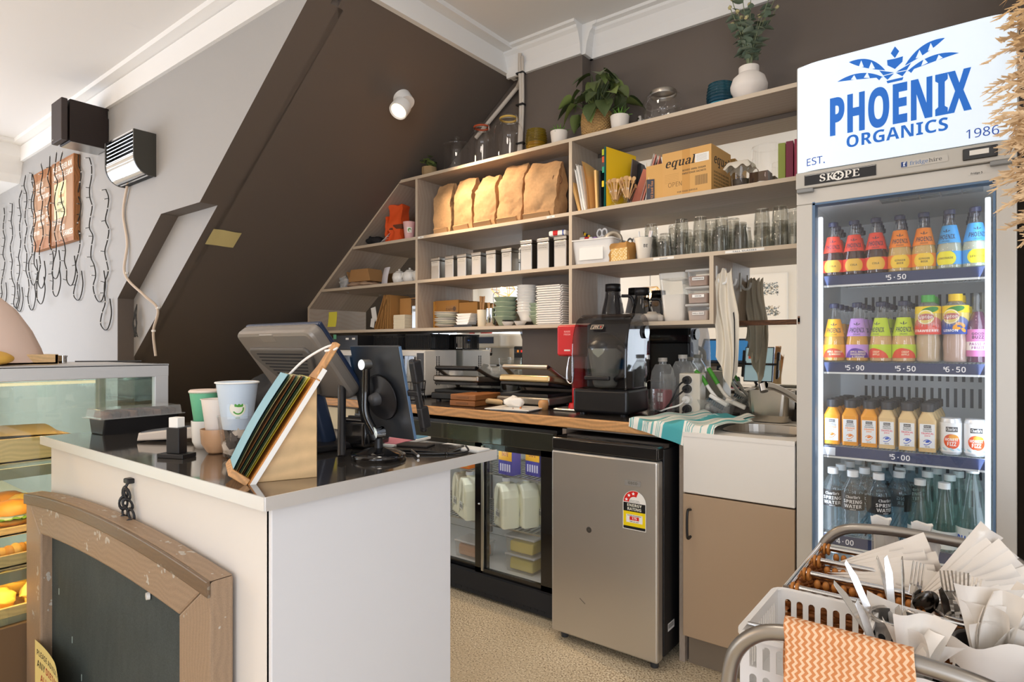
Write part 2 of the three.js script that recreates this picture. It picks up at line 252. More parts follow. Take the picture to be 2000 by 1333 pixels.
// two-door glass bar fridge
{
  const f = T('bar_fridge', 'black low glass-door bar fridge holding milk under the bench', 'fridge', 0, 0, 0), x0 = -2.86, x1 = -1.49, W = 2.24;
  const mid = (x0 + x1) / 2, wd = x1 - x0;
  P(f, 'casing', MG([B(wd, .025, .56, mid, .81, -2.53), B(.03, .8, .56, x0 + .015, .02, -2.53), B(.03, .8, .56, x1 - .015, .02, -2.53), B(wd, .8, .03, mid, .02, -2.8), B(wd, .08, .56, mid, .02, -2.53)]), black);
  P(f, 'inner_lining', MG([B(wd - .07, .68, .006, mid, .11, -2.775), B(wd - .07, .006, .5, mid, .103, -2.52), B(.006, .68, .5, x1 - .036, .11, -2.52), B(.006, .68, .5, x0 + .036, .11, -2.52), B(wd - .07, .006, .5, mid, .795, -2.52)]), M(0xd9dcda, .5));
  P(f, 'top_rail', B(wd, .08, .03, mid, .745, -2.235, .004), M(0x23261f, .08, 0, { clearcoat: 1 }), 'glossy dark top rail');
  P(f, 'grille', MG([B(wd, .1, .03, mid, .015, -2.235), ...Array.from({ length: 34 }, (_, i) => B(.02, .008, .034, x0 + .06 + i * .038, .028, -2.235))]), blackMatte);
  const doors = [[x0 + .02, -1.9, .018], [-1.96, x1 - .02, 0]];
  for (const [a, b, dz] of doors) {
    const d = P(f, 'door_frame', MG([B(b - a, .035, .02, (a + b) / 2, .715, -2.25 - dz), B(b - a, .035, .02, (a + b) / 2, .105, -2.25 - dz), B(.045, .64, .02, a + .0225, .108, -2.25 - dz), B(.06, .64, .02, b - .03, .108, -2.25 - dz)]), blackGloss);
    P(d, 'glass_pane', B(b - a - .09, .585, .005, (a + b) / 2, .135, -2.25 - dz), glass);
    P(d, 'door_grip', B(.012, .6, .008, a + .05, .13, -2.237 - dz), silver);
  }
  P(f, 'screw', SPH(.006, -1.925, .45, -2.23, 8, 6), chrome);
  const rack = y => MG([...Array.from({ length: 46 }, (_, i) => B(.004, .004, .42, x0 + .06 + i * (wd - .12) / 45, y, -2.54)), B(wd - .09, .006, .006, mid, y, -2.33), B(wd - .09, .006, .006, mid, y, -2.54), B(wd - .09, .006, .006, mid, y, -2.74)]);
  P(f, 'wire_shelf', rack(.575), silver); P(f, 'wire_shelf', rack(.32), silver);
  P(f, 'shelf_rail', MG([B(.02, .66, .012, -1.62, .12, -2.766), B(.02, .66, .012, -2.3, .12, -2.766)]), midGrey);
  P(f, 'back_vent', MG(Array.from({ length: 18 }, (_, i) => B(.006, .03, .004, -1.6 + (i % 6) * .013, .38 + Math.floor(i / 6) * .05, -2.77))), darkGrey);
  P(f, 'lamp_tube', B(wd - .3, .012, .02, mid, .775, -2.3), M(0xffffff, .5, 0, { emissive: 0xeaf6ff, emissiveIntensity: 5 }), 'unseen strip light for the lit fridge interior');  // lamp itself unseen, lights the inside of the bar fridge
  areaLight(0xeef7ff, 16, wd - .3, .05, [mid, .765, -2.3], [mid, .3, -2.55]);
}
// milk bottles, cartons and tubs in the bar fridge
function jug(name, label, x, y, w, ry, body, cap, h = .24, r = .052, group) {
  const t = T(name, label, 'bottle', x, y, w, ry, group), k = h / .24;
  P(t, 'bottle_body', MG([RT(EX([[-r, 0], [r, 0], [r, .15 * k], [r * .85, .185 * k], [r * .4, .215 * k], [-r * .4, .215 * k], [-r * .85, .185 * k], [-r, .15 * k]], r * 1.7, .012, [[[r * .45, .09 * k], [r * .72, .1 * k], [r * .72, .15 * k], [r * .5, .17 * k]]]), 0, 0, 0, 0, 0, -r * .85), C(.016, .018, .022 * k, 0, .212 * k, 0)]), body);
  P(t, 'cap', C(.021, .021, .018, 0, .226 * k, 0, 20), cap);
  return t;
}
const milk = M(0xf4f4d8, .4), milkCap = M(0xe9eef0, .5);
const milkLab = cell(90, 70, (g, w, h) => { fill(g, '#e9ecdf', 0, 0, w, h); for (let i = 0; i < 26; i++) fill(g, '#444', 8 + i * 2.9, 26, i % 3 ? 1 : 2, 34); txt(g, 'MILK', w / 2, 20, 15, '#333'); });
[[-1.86, 2.36, 'milk bottle in the bar fridge nearest the door frame, half hidden by it'], [-1.79, 2.43, 'second milk bottle in the right half of the bar fridge'], [-1.71, 2.5, 'rearmost milk bottle in the right half of the bar fridge'], [-2.1, 2.36, 'milk bottle just left of the bar fridge door frame, seen beside the counter edge'], [-2.2, 2.42, 'milk bottle at far left in the bar fridge beside the counter edge']].forEach(([x, w, l]) => {
  const t = jug('milk_bottle', l, x, .326, w, -.5, milk, milkCap, .235, .056, 'milk bottles in the bar fridge'); decal(t, 'printed_label', milkLab, .05, .04, .005, .07, .05);
});
const cartonCell = (c1, c2, word) => cell(120, 170, (g, w, h) => { fill(g, c1, 0, 0, w, h * .62); fill(g, c2, 0, h * .58, w, h * .42); g.beginPath(); g.arc(w * .8, h * .16, 15, 0, 7); g.fillStyle = '#fff'; g.fill(); g.beginPath(); g.arc(w * .8, h * .16, 8, 0, 7); g.fillStyle = '#3b3a66'; g.fill(); txt(g, word, w / 2, h * .45, 30, '#8a2a5c', 'serif'); for (let i = 0; i < 5; i++) fill(g, '#e8e6f4', 14 + i * 20, h * .68, 12, h * .22); });
const soyCell = cartonCell('#f4b62c', '#4c48a0', 'SOY'), almCell = cartonCell('#f08a24', '#c9a54a', 'ALMOND');
[[-1.84, 2.36, soyCell, 'yellow and purple soy milk carton on top rack of the bar fridge'], [-1.72, 2.42, soyCell, 'soy milk carton behind the front one on the bar fridge top rack']].forEach(([x, w, c, l]) => {
  const t = T('milk_carton', l, 'carton', x, .583, w, -.15); P(t, 'carton_box', B(.095, .165, .06, 0, 0, 0, .002), M(0x5a54a0, .5)); decal(t, 'printed_front', c, .093, .163, 0, .083, .0312);
});
{ const t = T('milk_carton', 'orange carton with blue cap lying by the counter edge in bar fridge', 'carton', -2.17, .583, 2.37, 0); P(t, 'carton_box', B(.2, .09, .1, 0, 0, 0, .004), M(0xe8791e, .5)); P(t, 'cap', RT(C(.022, .022, .015, 0, 0, 0), PI / 2, 0, 0, -.02, .055, .05), M(0x2850b8, .4)); decal(t, 'printed_front', almCell, .08, .06, .05, .04, .0512); }
[[-1.78, .112, 'lower clear food tub of yellow batter at the bottom of bar fridge'], [-1.78, .2, 'upper clear food tub of grated cheese at the bottom of bar fridge'], [-2.12, .112, 'clear food tub beside the counter edge at the bottom of bar fridge']].forEach(([x, y, l], i) => {
  const t = T('food_tub', l, 'tub', x, y, 2.42, 0); P(t, 'tub_wall', EX([[-.075, 0], [.075, 0], [.085, .075], [-.085, .075]], .12).translate(0, 0, -.06), plasticClear); P(t, 'food', crumple(B(.14, .055, .1, 0, .005, 0, .01), .006, 40, i), M(i == 2 ? 0xd7a070 : 0xe4cf58, .7)); P(t, 'lid', B(.18, .01, .13, 0, .075, 0, .004), frost);
});
{ const t = T('plastic_bag', 'crumpled white plastic bag of salad at the bottom right of bar fridge', 'bag', -1.62, .14, 2.42); P(t, 'bag_film', crumple(new THREE.SphereGeometry(.07, 20, 16).scale(.7, 1.5, .7).translate(0, .1, 0), .04, 26), frost); P(t, 'contents', crumple(SPH(.05, 0, .05, 0), .03, 40), M(0x9a5a5a, .7)); }
// small steel fridge
{
  const f = T('mini_fridge', 'small stainless steel door fridge with energy rating sticker', 'fridge', -1.185, 0, 2.1);
  P(f, 'cabinet_body', B(.47, .78, .5, 0, .04, -.31, .006), black);
  P(f, 'door', bUV(B(.47, .745, .05, 0, .035, -.025, .01), 1, true), M(0xcfccc7, .33, .88, { bumpMap: texPlaster, bumpScale: .0004 }), 'brushed steel door');
  P(f, 'top_handle', MG([B(.47, .05, .055, 0, .782, -.03, .008), B(.47, .012, .5, 0, .822, -.3)]), blackGloss);
  for (const x of [-.2, .2]) P(f, 'foot', C(.018, .015, .04, x, 0, -.05, 12), darkGrey);
  const badge = cell(120, 40, (g, w, h) => { fill(g, '#8d8983', 0, 0, w, h); txt(g, 'GECO', w / 2, 29, 27, '#5d594f'); });
  decal(f, 'maker_badge', badge, .065, .02, .135, .69, .0012, 0, 0, 0, .4);
  const en = cell(200, 320, (g, w, h) => {
    fill(g, '#f3efe6', 0, 0, w, h); g.fillStyle = '#d8241f'; g.beginPath(); g.arc(w / 2, 96, 92, PI, 1.62 * PI); g.lineTo(w / 2 + 18, 52); g.arc(w / 2, 96, 46, 1.6 * PI, PI, true); g.fill();
    g.fillStyle = '#fff'; for (const a of [1.08, 1.27, 1.46]) { const cx = w / 2 + 70 * Math.cos(a * PI), cy = 96 + 70 * Math.sin(a * PI); g.beginPath(); for (let i = 0; i < 10; i++) { const q = i * PI / 5 - PI / 2, r = i % 2 ? 7 : 16; g.lineTo(cx + r * Math.cos(q), cy + r * Math.sin(q)); } g.fill(); }
    txt(g, 'A joint government', w / 2, 84, 9, '#555'); txt(g, 'and industry program', w / 2, 95, 9, '#555');
    fill(g, '#16181a', 6, 102, w - 12, 70); txt(g, 'ENERGY', w / 2, 132, 33, '#f4f0dc'); txt(g, 'RATING', w / 2, 163, 33, '#f4f0dc'); fill(g, '#f6d813', 6, 172, w - 12, 120); fill(g, '#f3efe6', 30, 196, w - 60, 66); fill(g, '#d8241f', 60, 212, w - 120, 30); txt(g, '175', w / 2, 236, 26, '#fff'); txt(g, 'Energy consumption', w / 2, 208, 12); txt(g, 'kWh per year', w / 2, 257, 12); fill(g, '#16181a', 6, 292, w - 12, 22);
  });
  const es = P(f, 'energy_sticker', (() => { const s = new THREE.Shape(); s.moveTo(-.0475, 0); s.lineTo(.0475, 0); s.lineTo(.0475, .1); s.absarc(0, .1, .0475, 0, PI); s.lineTo(-.0475, 0); const g = new THREE.ShapeGeometry(s, 20), p = g.attributes.position, a = g.attributes.uv; for (let i = 0; i < a.count; i++) a.setXY(i, (p.getX(i) + .0475) / .095, p.getY(i) / .1475); return mapUV(g, en); })(), printMat(en, .35), 'red, black and yellow energy rating sticker');
  at(es, .142, .515, .0015);
  P(f, 'dent', L([[.001, .001], [.009, .0015], [.012, .0002]], 14).rotateX(PI / 2).translate(-.055, .48, 0), M(0x57534e, .4, .6));
  P(f, 'scratch', RT(B(.03, .0015, .001), 0, 0, -.6, -.085, .19, .001), M(0x5a554e, .6));
  const bc = cell(60, 30, (g, w, h) => { fill(g, '#eee', 0, 0, w, h); for (let i = 0; i < 16; i++) fill(g, '#333', 6 + i * 3, 5, i % 2 + 1, 16); });
  decal(f, 'barcode_sticker', bc, .06, .03, .2357, .14, -.12, 0, PI / 2, 0);
}
// sink unit
{
  const c = T('sink_cabinet', 'taupe sink cabinet with black bow handle beside the tall fridge', 'cabinet', -.7, 0, 2.2);
  P(c, 'body', B(.39, .5, .55, 0, .13, -.31), lam); P(c, 'door', B(.39, .53, .02, 0, .125, -.01, .003), M(0xb0967a, .5)); P(c, 'kick_board', B(.39, .125, .02, .0, 0, -.07), M(0x857664, .6));
  P(c, 'handle', TU([[-.165, .6, 0], [-.165, .603, .022], [-.165, .595, .03], [-.165, .505, .03], [-.165, .498, .022], [-.165, .5, 0]], .005, 40), black, 'black bow handle');
  const s = T('sink_block', 'white boxed sink with oval steel basin set in its top', 'sink', -.7, .66, 2.2);
  const oval = (a, b, n = 40, e = .5, cx = .0, cz = 0) => Array.from({ length: n }, (_, i) => { const q = i / n * 2 * PI, cs = Math.cos(q), sn = Math.sin(q); return [cx + a * Math.sign(cs) * Math.abs(cs) ** e, cz + b * Math.sign(sn) * Math.abs(sn) ** e]; });
  P(s, 'block', MG([B(.39, .222, .02, 0, 0, -.012, .004), B(.02, .222, .58, -.185, 0, -.3), RT(EX(rect(-.195, -.3, .195, .3), .016, 0, [oval(.145, .15, 40, .6, .04, -.06)]), -PI / 2, 0, 0, 0, .21, -.3)]), M(0xeae4da, .35));
  const ring = (y, k) => oval(.145 * k, .15 * k, 40, .6).map(q => V3(q[0] + .04, y, -.24 + q[1]));
  const rings = [ring(.232, 1.06), ring(.23, 1.0), ring(.2, .97), ring(.1, .93), ring(.085, .85), ring(.08, .1)];
  const pos = []; for (let i = 0; i < 5; i++) for (let j = 0; j < 40; j++) { const a = rings[i][j], b = rings[i][(j + 1) % 40], c2 = rings[i + 1][j], d = rings[i + 1][(j + 1) % 40]; pos.push(...a.toArray(), ...c2.toArray(), ...b.toArray(), ...b.toArray(), ...c2.toArray(), ...d.toArray()); }
  const bg = new THREE.BufferGeometry(); bg.setAttribute('position', new THREE.Float32BufferAttribute(pos, 3)); bg.computeVertexNormals();
  const bs = P(s, 'basin', bg, satin, 'steel basin'); for (let i = 0; i < 4; i++) P(bs, 'overflow_slot', B(.006, .028, .004, .06 + i * .014 + (i > 1 ? .008 : 0), .145, -.378), blackMatte);
  const tp = T('kitchen_tap', 'chrome tap with long spout rising over the sink from the right', 'tap', -.535, .886, 2.64);
  P(tp, 'tap_base', L([[.001, 0], [.03, 0], [.03, .01], [.022, .016], [.02, .06], [.001, .066]]), chrome);
  P(tp, 'spout', TU([[0, .05, 0], [-.02, .085, .04], [-.07, .14, .13], [-.11, .168, .19], [-.125, .172, .21]], .013, 40, 12), chrome);
  P(tp, 'nozzle', RT(C(.015, .015, .03), -.4, 0, .3, -.13, .148, .213), chrome);
}
// ================================================================== wall shelves
const nth = ['first', 'second', 'third', 'fourth', 'fifth', 'sixth', 'seventh', 'eighth', 'ninth', 'tenth', 'eleventh', 'twelfth', 'thirteenth', 'fourteenth', 'fifteenth', 'sixteenth', 'seventeenth', 'eighteenth'];
const Y4 = 2.262, Y3 = 1.888, Y2 = 1.618, Y1 = 1.322;
{
  const u = T('wall_shelf_unit', 'taupe laminate wall shelves with slanted left end under the stairs', 'shelf'), zf = -2.63, dz = .262;
  const brd = (x0, x1, y) => { const b = P(u, 'shelf_board', bUV(B(x1 - x0, .018, dz, (x0 + x1) / 2, y - .018, zf - dz / 2), .8), lam); P(b, 'edge_strip', B(x1 - x0, .018, .002, (x0 + x1) / 2, y - .018, zf + .0008), lamEdge); };
  const div = (x, y0, y1) => { const b = P(u, 'divider', bUV(B(.018, y1 - y0, dz, x, y0, zf - dz / 2), .8, true), lam); P(b, 'edge_strip', B(.018, y1 - y0, .002, x, y0, zf + .001), lamEdge); };
  brd(-2.95, -1.669, Y4); brd(-1.651, -.44, Y4); brd(-3.4, -2.789, Y3); brd(-2.771, -1.669, Y3); brd(-1.651, -.44, Y3); brd(-3.75, -2.789, Y2); brd(-2.771, -1.669, Y2); brd(-1.651, -.44, Y2); brd(-3.9, -1.669, Y1); brd(-1.651, -.949, Y1);
  div(-2.78, Y1, Y4 - .018); div(-1.66, Y1 - .018, Y4); div(-.94, Y1 - .018, Y2 - .018);
  const side = EX([[-3.925, 1.305], [-3.907, 1.305], [-3.907, 1.485], [-2.94, Y4 - .024], [-2.955, Y4], [-3.925, 1.497]], dz).translate(0, 0, zf - dz);
  const sl = P(u, 'slanted_side', bUV(side, .8), lam); P(sl, 'edge_strip', EX([[-3.925, 1.305], [-3.907, 1.305], [-3.907, 1.485], [-2.94, Y4 - .024], [-2.955, Y4], [-3.925, 1.497]], .002).translate(0, 0, zf), lamEdge);
  const tags = ['GLASSES', 'TALL GLASSES', 'TEA', 'COFFEE'].map(s => cell(140, 18, (g, w, h) => { fill(g, '#f5f2ea', 0, 0, w, h); txt(g, s, w / 2, 14, 13, '#777'); }));
  [[-1.16, Y2, .1], [-.8, Y2, .16], [-2.74, Y3, .05], [-1.78, Y3, .05]].forEach(([x, y, w], i) => decal(u, 'shelf_tag', tags[i], w, .011, x, y - .009, zf + .0028));
  S('wooden_rail', 'brown wooden rail behind the hanging cloth above the sink', 'rail', bUV(B(.46, .022, .02, 0, 0, 0), .5), darkWood, -.7, 1.303, 2.878);
}
// ---- plants
const leafGeo = (len, wid, fold = .25, curl = .3) => sheet((u, v) => { const s = Math.sin(Math.min(1, v * 1.02) ** .62 * PI) ** .8, x = (u - .5) * wid * s; return [x, Math.abs(x) * fold - curl * len * (v * v - .15), v * len]; }, 4, 6);
function plantLeaf(parent, geo, m, p, yaw, pitch, roll = 0, s = 1) { const o = P(parent, 'leaf', geo, m); o.position.set(...p); o.rotation.set(pitch, yaw, roll, 'YXZ'); o.scale.setScalar(s); return o; }
{
  const pg = leafGeo(.11, .085, .3, .35), sg = leafGeo(.05, .04, .2, .2);
  const t = T('potted_plant', 'small leafy plant in burlap pot at left end of the top shelf', 'plant', -2.76, Y4, 2.72);
  P(t, 'pot', crumple(L([[.001, 0], [.04, 0], [.047, .035], [.046, .07], [.04, .068], [.001, .06]], 20), .006, 40), M(0xa58a63, .9));
  for (let i = 0; i < 26; i++) plantLeaf(t, sg, i % 3 ? leafDark : leafLight, [rr(-.03, .03), rr(.075, .165), rr(-.03, .03)], rr(0, 6.28), rr(-.7, .3), rr(-.4, .4), rr(.8, 1.3));
  P(t, 'stem', MG([TU([[0, .05, 0], [.01, .1, 0], [0, .16, .01]], .003), TU([[0, .05, 0], [-.02, .1, .01], [-.03, .14, .01]], .003)]), leafDark);
  const b = T('potted_plant', 'large trailing leafy plant in woven basket on the top shelf', 'plant', -1.575, Y4, 2.745);
  P(b, 'basket', bUV(L([[.001, 0], [.07, 0], [.078, .04], [.082, .09], [.078, .135], [.07, .133], [.001, .11]], 28), .12), M(0xffffff, .8, 0, { map: texStraw, bumpMap: texWeave, bumpScale: .006 }), 'woven straw basket');
  for (let i = 0; i < 44; i++) {
    const a = rr(0, 6.28), r = rr(.02, .17), y = .36 - r * 1.3 + rr(-.05, .05), st = P(b, 'stem', TU([[0, .1, 0], [Math.sin(a) * r * .5, y * .8, Math.cos(a) * r * .32], [Math.sin(a) * r, y, Math.cos(a) * r * .6]], .0025, 8, 5), leafDark);
    plantLeaf(b, pg, [leafDark, leafDark, M(0x5d6a3c, .5), leafLight][i % 4], [Math.sin(a) * r, y, Math.cos(a) * r * .6], a + rr(-.5, .5), rr(.1, .9), rr(-.5, .5), rr(.7, 1.15));
  }
  const spike = sheet((u, v) => [(u - .5) * .014 * (1 - v) ** .7, -.012 * v * v + .004 * Math.abs(u - .5), v * .06], 2, 5);
  const speck = M(0xe9e1d6, .6);
  [[-1.775, 'green succulent in white speckled pot left of the basket plant'], [-1.42, 'green succulent in white speckled pot right of the basket plant']].forEach(([x, l]) => {
    const s = T('potted_succulent', l, 'plant', x, Y4, 2.70); P(s, 'pot', L([[.001, 0], [.038, 0], [.047, .075], [.043, .075], [.04, .06], [.001, .06]], 28), speck, 'white pot');
    for (let i = 0; i < 22; i++) plantLeaf(s, spike, M(0x6a9a3c, .5), [0, .062, 0], i * 2.4, -1.3 + i * .05, 0, rr(.8, 1.15));
  });
  const v = T('vase_of_eucalyptus', 'round white vase holding grey-green eucalyptus sprigs', 'vase', -.812, Y4, 2.73);
  P(v, 'vase', L([[.001, 0], [.035, 0], [.037, .006], [.055, .02], [.075, .055], [.077, .075], [.066, .108], [.045, .126], [.042, .13], [.042, .156], [.038, .156], [.036, .128], [.001, .12]], 36), M(0xefe6dc, .6), 'round white ceramic vase');
  const eg = leafGeo(.05, .044, .15, .15);
  for (let k = 0; k < 15; k++) {
    const a = k * 2.4, sp = .05 + .085 * ((k * 7 % 11) / 11), h = .22 + .13 * ((k * 5 % 11) / 11), tip = [Math.sin(a) * sp, .14 + h, Math.cos(a) * sp * .7], pts = [[0, .12, 0], [tip[0] * .3, .14 + h * .45, tip[2] * .3], tip];
    const st = P(v, 'stem', TU(pts, .0017, 12, 5), M(0x7f8766, .7)), cv = new THREE.CatmullRomCurve3(pts.map(q => V3(...q)));
    for (let i = 0; i < 9; i++) { const q = cv.getPoint(.3 + .62 * i / 9); plantLeaf(v, eg, i % 2 ? leafEuc : M(0x7f917c, .7), q.toArray(), i * 2.2 + k, rr(-.6, .4), 0, rr(.6, 1.1)); }
    P(st, 'flower_tip', crumple(SPH(.008, ...tip, 8, 6), .006, 300, k), M(0xc7bd8a, .8));
  }
}
// ---- jars and vases on the top shelf
{
  const j1 = T('glass_jar', 'wide clear glass jar with knobbed glass lid beside the burlap pot', 'jar', -2.55, Y4, 2.74);
  P(j1, 'jar_body', L([[.001, .003], [.066, .003], [.074, .012], [.076, .15], [.07, .165], [.072, .172]]), glass); P(j1, 'lid', L([[.076, .17], [.08, .178], [.06, .19], [.02, .197], [.012, .205], [.022, .218], [.012, .23], [.001, .231]]), glass);
  const clip = (t, sealMat, h, r, rn) => {
    P(t, 'jar_body', L([[.001, .004], [r - .006, .004], [r, .014], [r, h * .62], [r * .9, h * .74], [rn, h * .84], [rn, h * .9]], 26), glass);
    P(t, 'lid', L([[rn + .004, h * .92], [rn + .004, h * .95], [rn * .7, h * .99], [.001, h]]), glass); P(t, 'seal', new THREE.TorusGeometry(rn + .002, .006, 8, 28).rotateX(PI / 2).translate(0, h * .91, 0), sealMat);
    P(t, 'wire_clip', MG([TU([[rn + .008, h * .95, 0], [rn + .018, h * .88, .008], [rn + .014, h * .78, 0], [rn + .006, h * .86, -.01]], .002), TU([[-rn - .006, h * .95, 0], [-rn - .012, h * .85, 0]], .002), TU(Array.from({ length: 20 }, (_, i) => [Math.cos(i / 20 * 2 * PI) * (rn + .006), h * .87, Math.sin(i / 20 * 2 * PI) * (rn + .006)]), .0016, 40, 6, true)]), silver);
  };
  const j2 = T('clip_jar', 'tall clear clip jar with orange-red rubber seal on top shelf', 'jar', -2.345, Y4, 2.74); clip(j2, M(0xb9512c, .6), .26, .073, .042);
  const j3 = T('clip_jar', 'clear clip jar with yellow seal and wire bail beside the pale cable', 'jar', -2.14, Y4, 2.735); clip(j3, M(0xd8b35a, .6), .262, .084, .046);
  const ribbed = (r, h, n) => L([[.001, .002], ...Array.from({ length: n * 6 + 1 }, (_, i) => [r * (.9 + .14 * Math.sin(Math.PI * i / (n * 6))) + .0028 * Math.cos(i / 6 * 2 * PI), .004 + (h - .004) * i / (n * 6)])], 28);
  const y1 = T('ribbed_candle_glass', 'ribbed yellow glass candle jar between clip jar and succulent', 'vase', -1.93, Y4, 2.71); P(y1, 'glass_wall', ribbed(.056, .118, 8), M(0xb9a02a, .05, 0, { transmission: .8, thickness: 0 })); P(y1, 'wax', ribbed(.051, .05, 3), M(0xf2d81e, .5), 'bright yellow wax');
  const t1 = T('ribbed_candle_glass', 'ribbed teal glass candle jar left of the white vase', 'vase', -.935, Y4, 2.73); P(t1, 'glass_wall', ribbed(.057, .112, 8), M(0x1e6f86, .05, 0, { transmission: .75, thickness: 0 })); P(t1, 'wax', ribbed(.052, .05, 3), M(0x2aa3bd, .5), 'bright turquoise wax');
  const d = T('glass_dispenser', 'squat glass drink dispenser with metal lid and oval emboss', 'jar', -1.215, Y4, 2.75);
  P(d, 'jar_body', L([[.001, .004], [.08, .004], [.094, .02], [.096, .11], [.086, .132], [.06, .142]]), glass); P(d, 'lid', L([[.062, .14], [.064, .155], [.058, .162], [.001, .166]]), M(0xbfb8ae, .35, 1), 'metal lid');
  P(d, 'embossed_oval', (() => { const pts = Array.from({ length: 24 }, (_, i) => { const a = i / 24 * 2 * PI, th = .55 * Math.cos(a); return [.098 * Math.sin(th), .075 + .033 * Math.sin(a), .098 * Math.cos(th)]; }); return TU(pts, .0022, 60, 6, true); })(), glass); P(d, 'spigot', MG([RT(C(.008, .008, .03), PI / 2, 0, .5, -.07, .02, .07), C(.009, .012, .03, -.078, .005, .088)]), chrome);
}
// ---- paper bags of coffee
function bagGeo(w, h, d, s) {
  const g = new THREE.BoxGeometry(w, h, d, 14, 24, 8).translate(0, h / 2, 0), p = g.attributes.position;
  for (let i = 0; i < p.count; i++) {
    let x = p.getX(i), y = p.getY(i), z = p.getZ(i); const t = y / h, k = t < .7 ? 1 : 1 - .88 * ((t - .7) / .3), side = Math.abs(x) / (w / 2);
    z = z * k - (t > .62 ? d * .18 * (t - .62) : 0); if (side > .98) x *= 1 - .1 * (1 - Math.abs(z) / (d / 2 + .001)) * (t > .3 ? 1 : 0); z += Math.sign(z) * .012 * Math.sin(PI * t) * (1 - side * side); y += .004 * Math.sin(x * 60 + s);
    p.setXYZ(i, x, y, z);
  }
  return bUV(crumple(crumple(crumple(g, .012, 11, s * 3.3), .0045, 38, s), .003, 90, s), .3);
}
[[-2.59, .135, .305, .02, 'first kraft coffee bag, plain and straight, at left of the bag row'], [-2.425, .14, .315, 0, 'second kraft coffee bag from the left in the bag row'], [-2.262, .15, .3, -.03, 'third kraft coffee bag, in the middle of the bag row'], [-2.085, .16, .33, -.1, 'tall tilted kraft coffee bag, fourth in the bag row'], [-1.885, .2, .31, -.12, 'bulging kraft coffee bag with round dark stamp, right of bag row']].forEach(([x, w, h, rz, l], i) => {
  const t = T('coffee_bag', l, 'bag', x, Y3, 2.715, .05, 'kraft coffee bags in a row'); const b = P(t, 'paper_bag', bagGeo(w, h, .11, i + 1), kraft); at(b, 0, .002, 0, 0, 0, rz * .6);
  P(t, 'folded_base', RT(crumple(B(w * .8, .03, .012, 0, 0, 0), .006, 50, i), .5, 0, 0, 0, .004, .064), kraft);
  if (i == 4) { const r = cell(96, 96, (g, W, H) => { fill(g, '#be9161', 0, 0, W, H); g.fillStyle = '#4a1f18'; g.beginPath(); g.arc(48, 48, 46, 0, 7); g.fill(); g.strokeStyle = '#c79f70'; g.lineWidth = 4; g.beginPath(); g.arc(48, 48, 38, 0, 7); g.stroke(); txt(g, 'COFFEE', 48, 56, 18, '#d8b48a'); }); const c = P(t, 'stamp', mapUV(new THREE.CircleGeometry(.03, 24), r), printMat(r, .7), 'round dark stamp'); at(c, .104, .2, .03, 0, 1.1, 0); }
});
// ---- top left corner bay
{
  const t = T('orange_bag', 'bright orange folded delivery bag with brown strap on the slanted bay shelf', 'bag', -3.045, Y3, 2.73, .1); P(t, 'bag_body', crumple(new THREE.BoxGeometry(.12, .24, .09, 6, 8, 4).translate(0, .12, 0), .03, 14), orange); P(t, 'strap', B(.11, .028, .09, .01, .085, .008), M(0x6b3a22, .8)); P(t, 'flap', crumple(new THREE.BoxGeometry(.02, .17, .09, 2, 6, 3).translate(-.075, .09, 0), .015, 20), orange);
  S('orange_folder', 'flat orange folder standing against the shelf divider', 'folder', B(.018, .22, .16, 0, 0, 0, .004), M(0xd8481a, .6), -2.8, Y3 + .001, 2.74);
  const c = T('paper_cup', 'pink paper cup with green logo beside the orange bag', 'cup', -2.9, Y3, 2.68); P(c, 'cup_wall', L([[.001, .002], [.028, .002], [.039, .108], [.041, .112], [.038, .112], [.001, .1]]), M(0xe9b9b4, .6));
  const lg = cell(64, 64, (g, w, h) => { fill(g, '#f3ece0', 0, 0, w, h); g.fillStyle = '#5a9a2e'; g.beginPath(); g.arc(32, 32, 20, 0, 7); g.fill(); g.fillStyle = '#f3ece0'; g.beginPath(); g.arc(38, 38, 12, 0, 7); g.fill(); }); wrapLabel(c, 'printed_logo', lg, .0372, .0342, .035, .04, .85, .9);
  const k = T('black_pouch', 'crumpled black pouch with white clip lying on the slanted bay shelf', 'pouch', -3.27, Y3, 2.72); P(k, 'pouch_body', crumple(new THREE.SphereGeometry(.06, 16, 10).scale(1.3, .55, .8).translate(0, .034, 0), .03, 22), blackMatte); P(k, 'clip', B(.04, .012, .02, -.09, .004, .02, .004), paper);
  const n = T('price_cards', 'small fan of printed white cards beside the black pouch', 'card', -3.13, Y3, 2.69); for (let i = 0; i < 3; i++) P(n, 'card', RT(B(.06, .001, .04), .15, .3 * i, .3 + .2 * i, .01 * i, .02 + .012 * i, .01), paper);
}
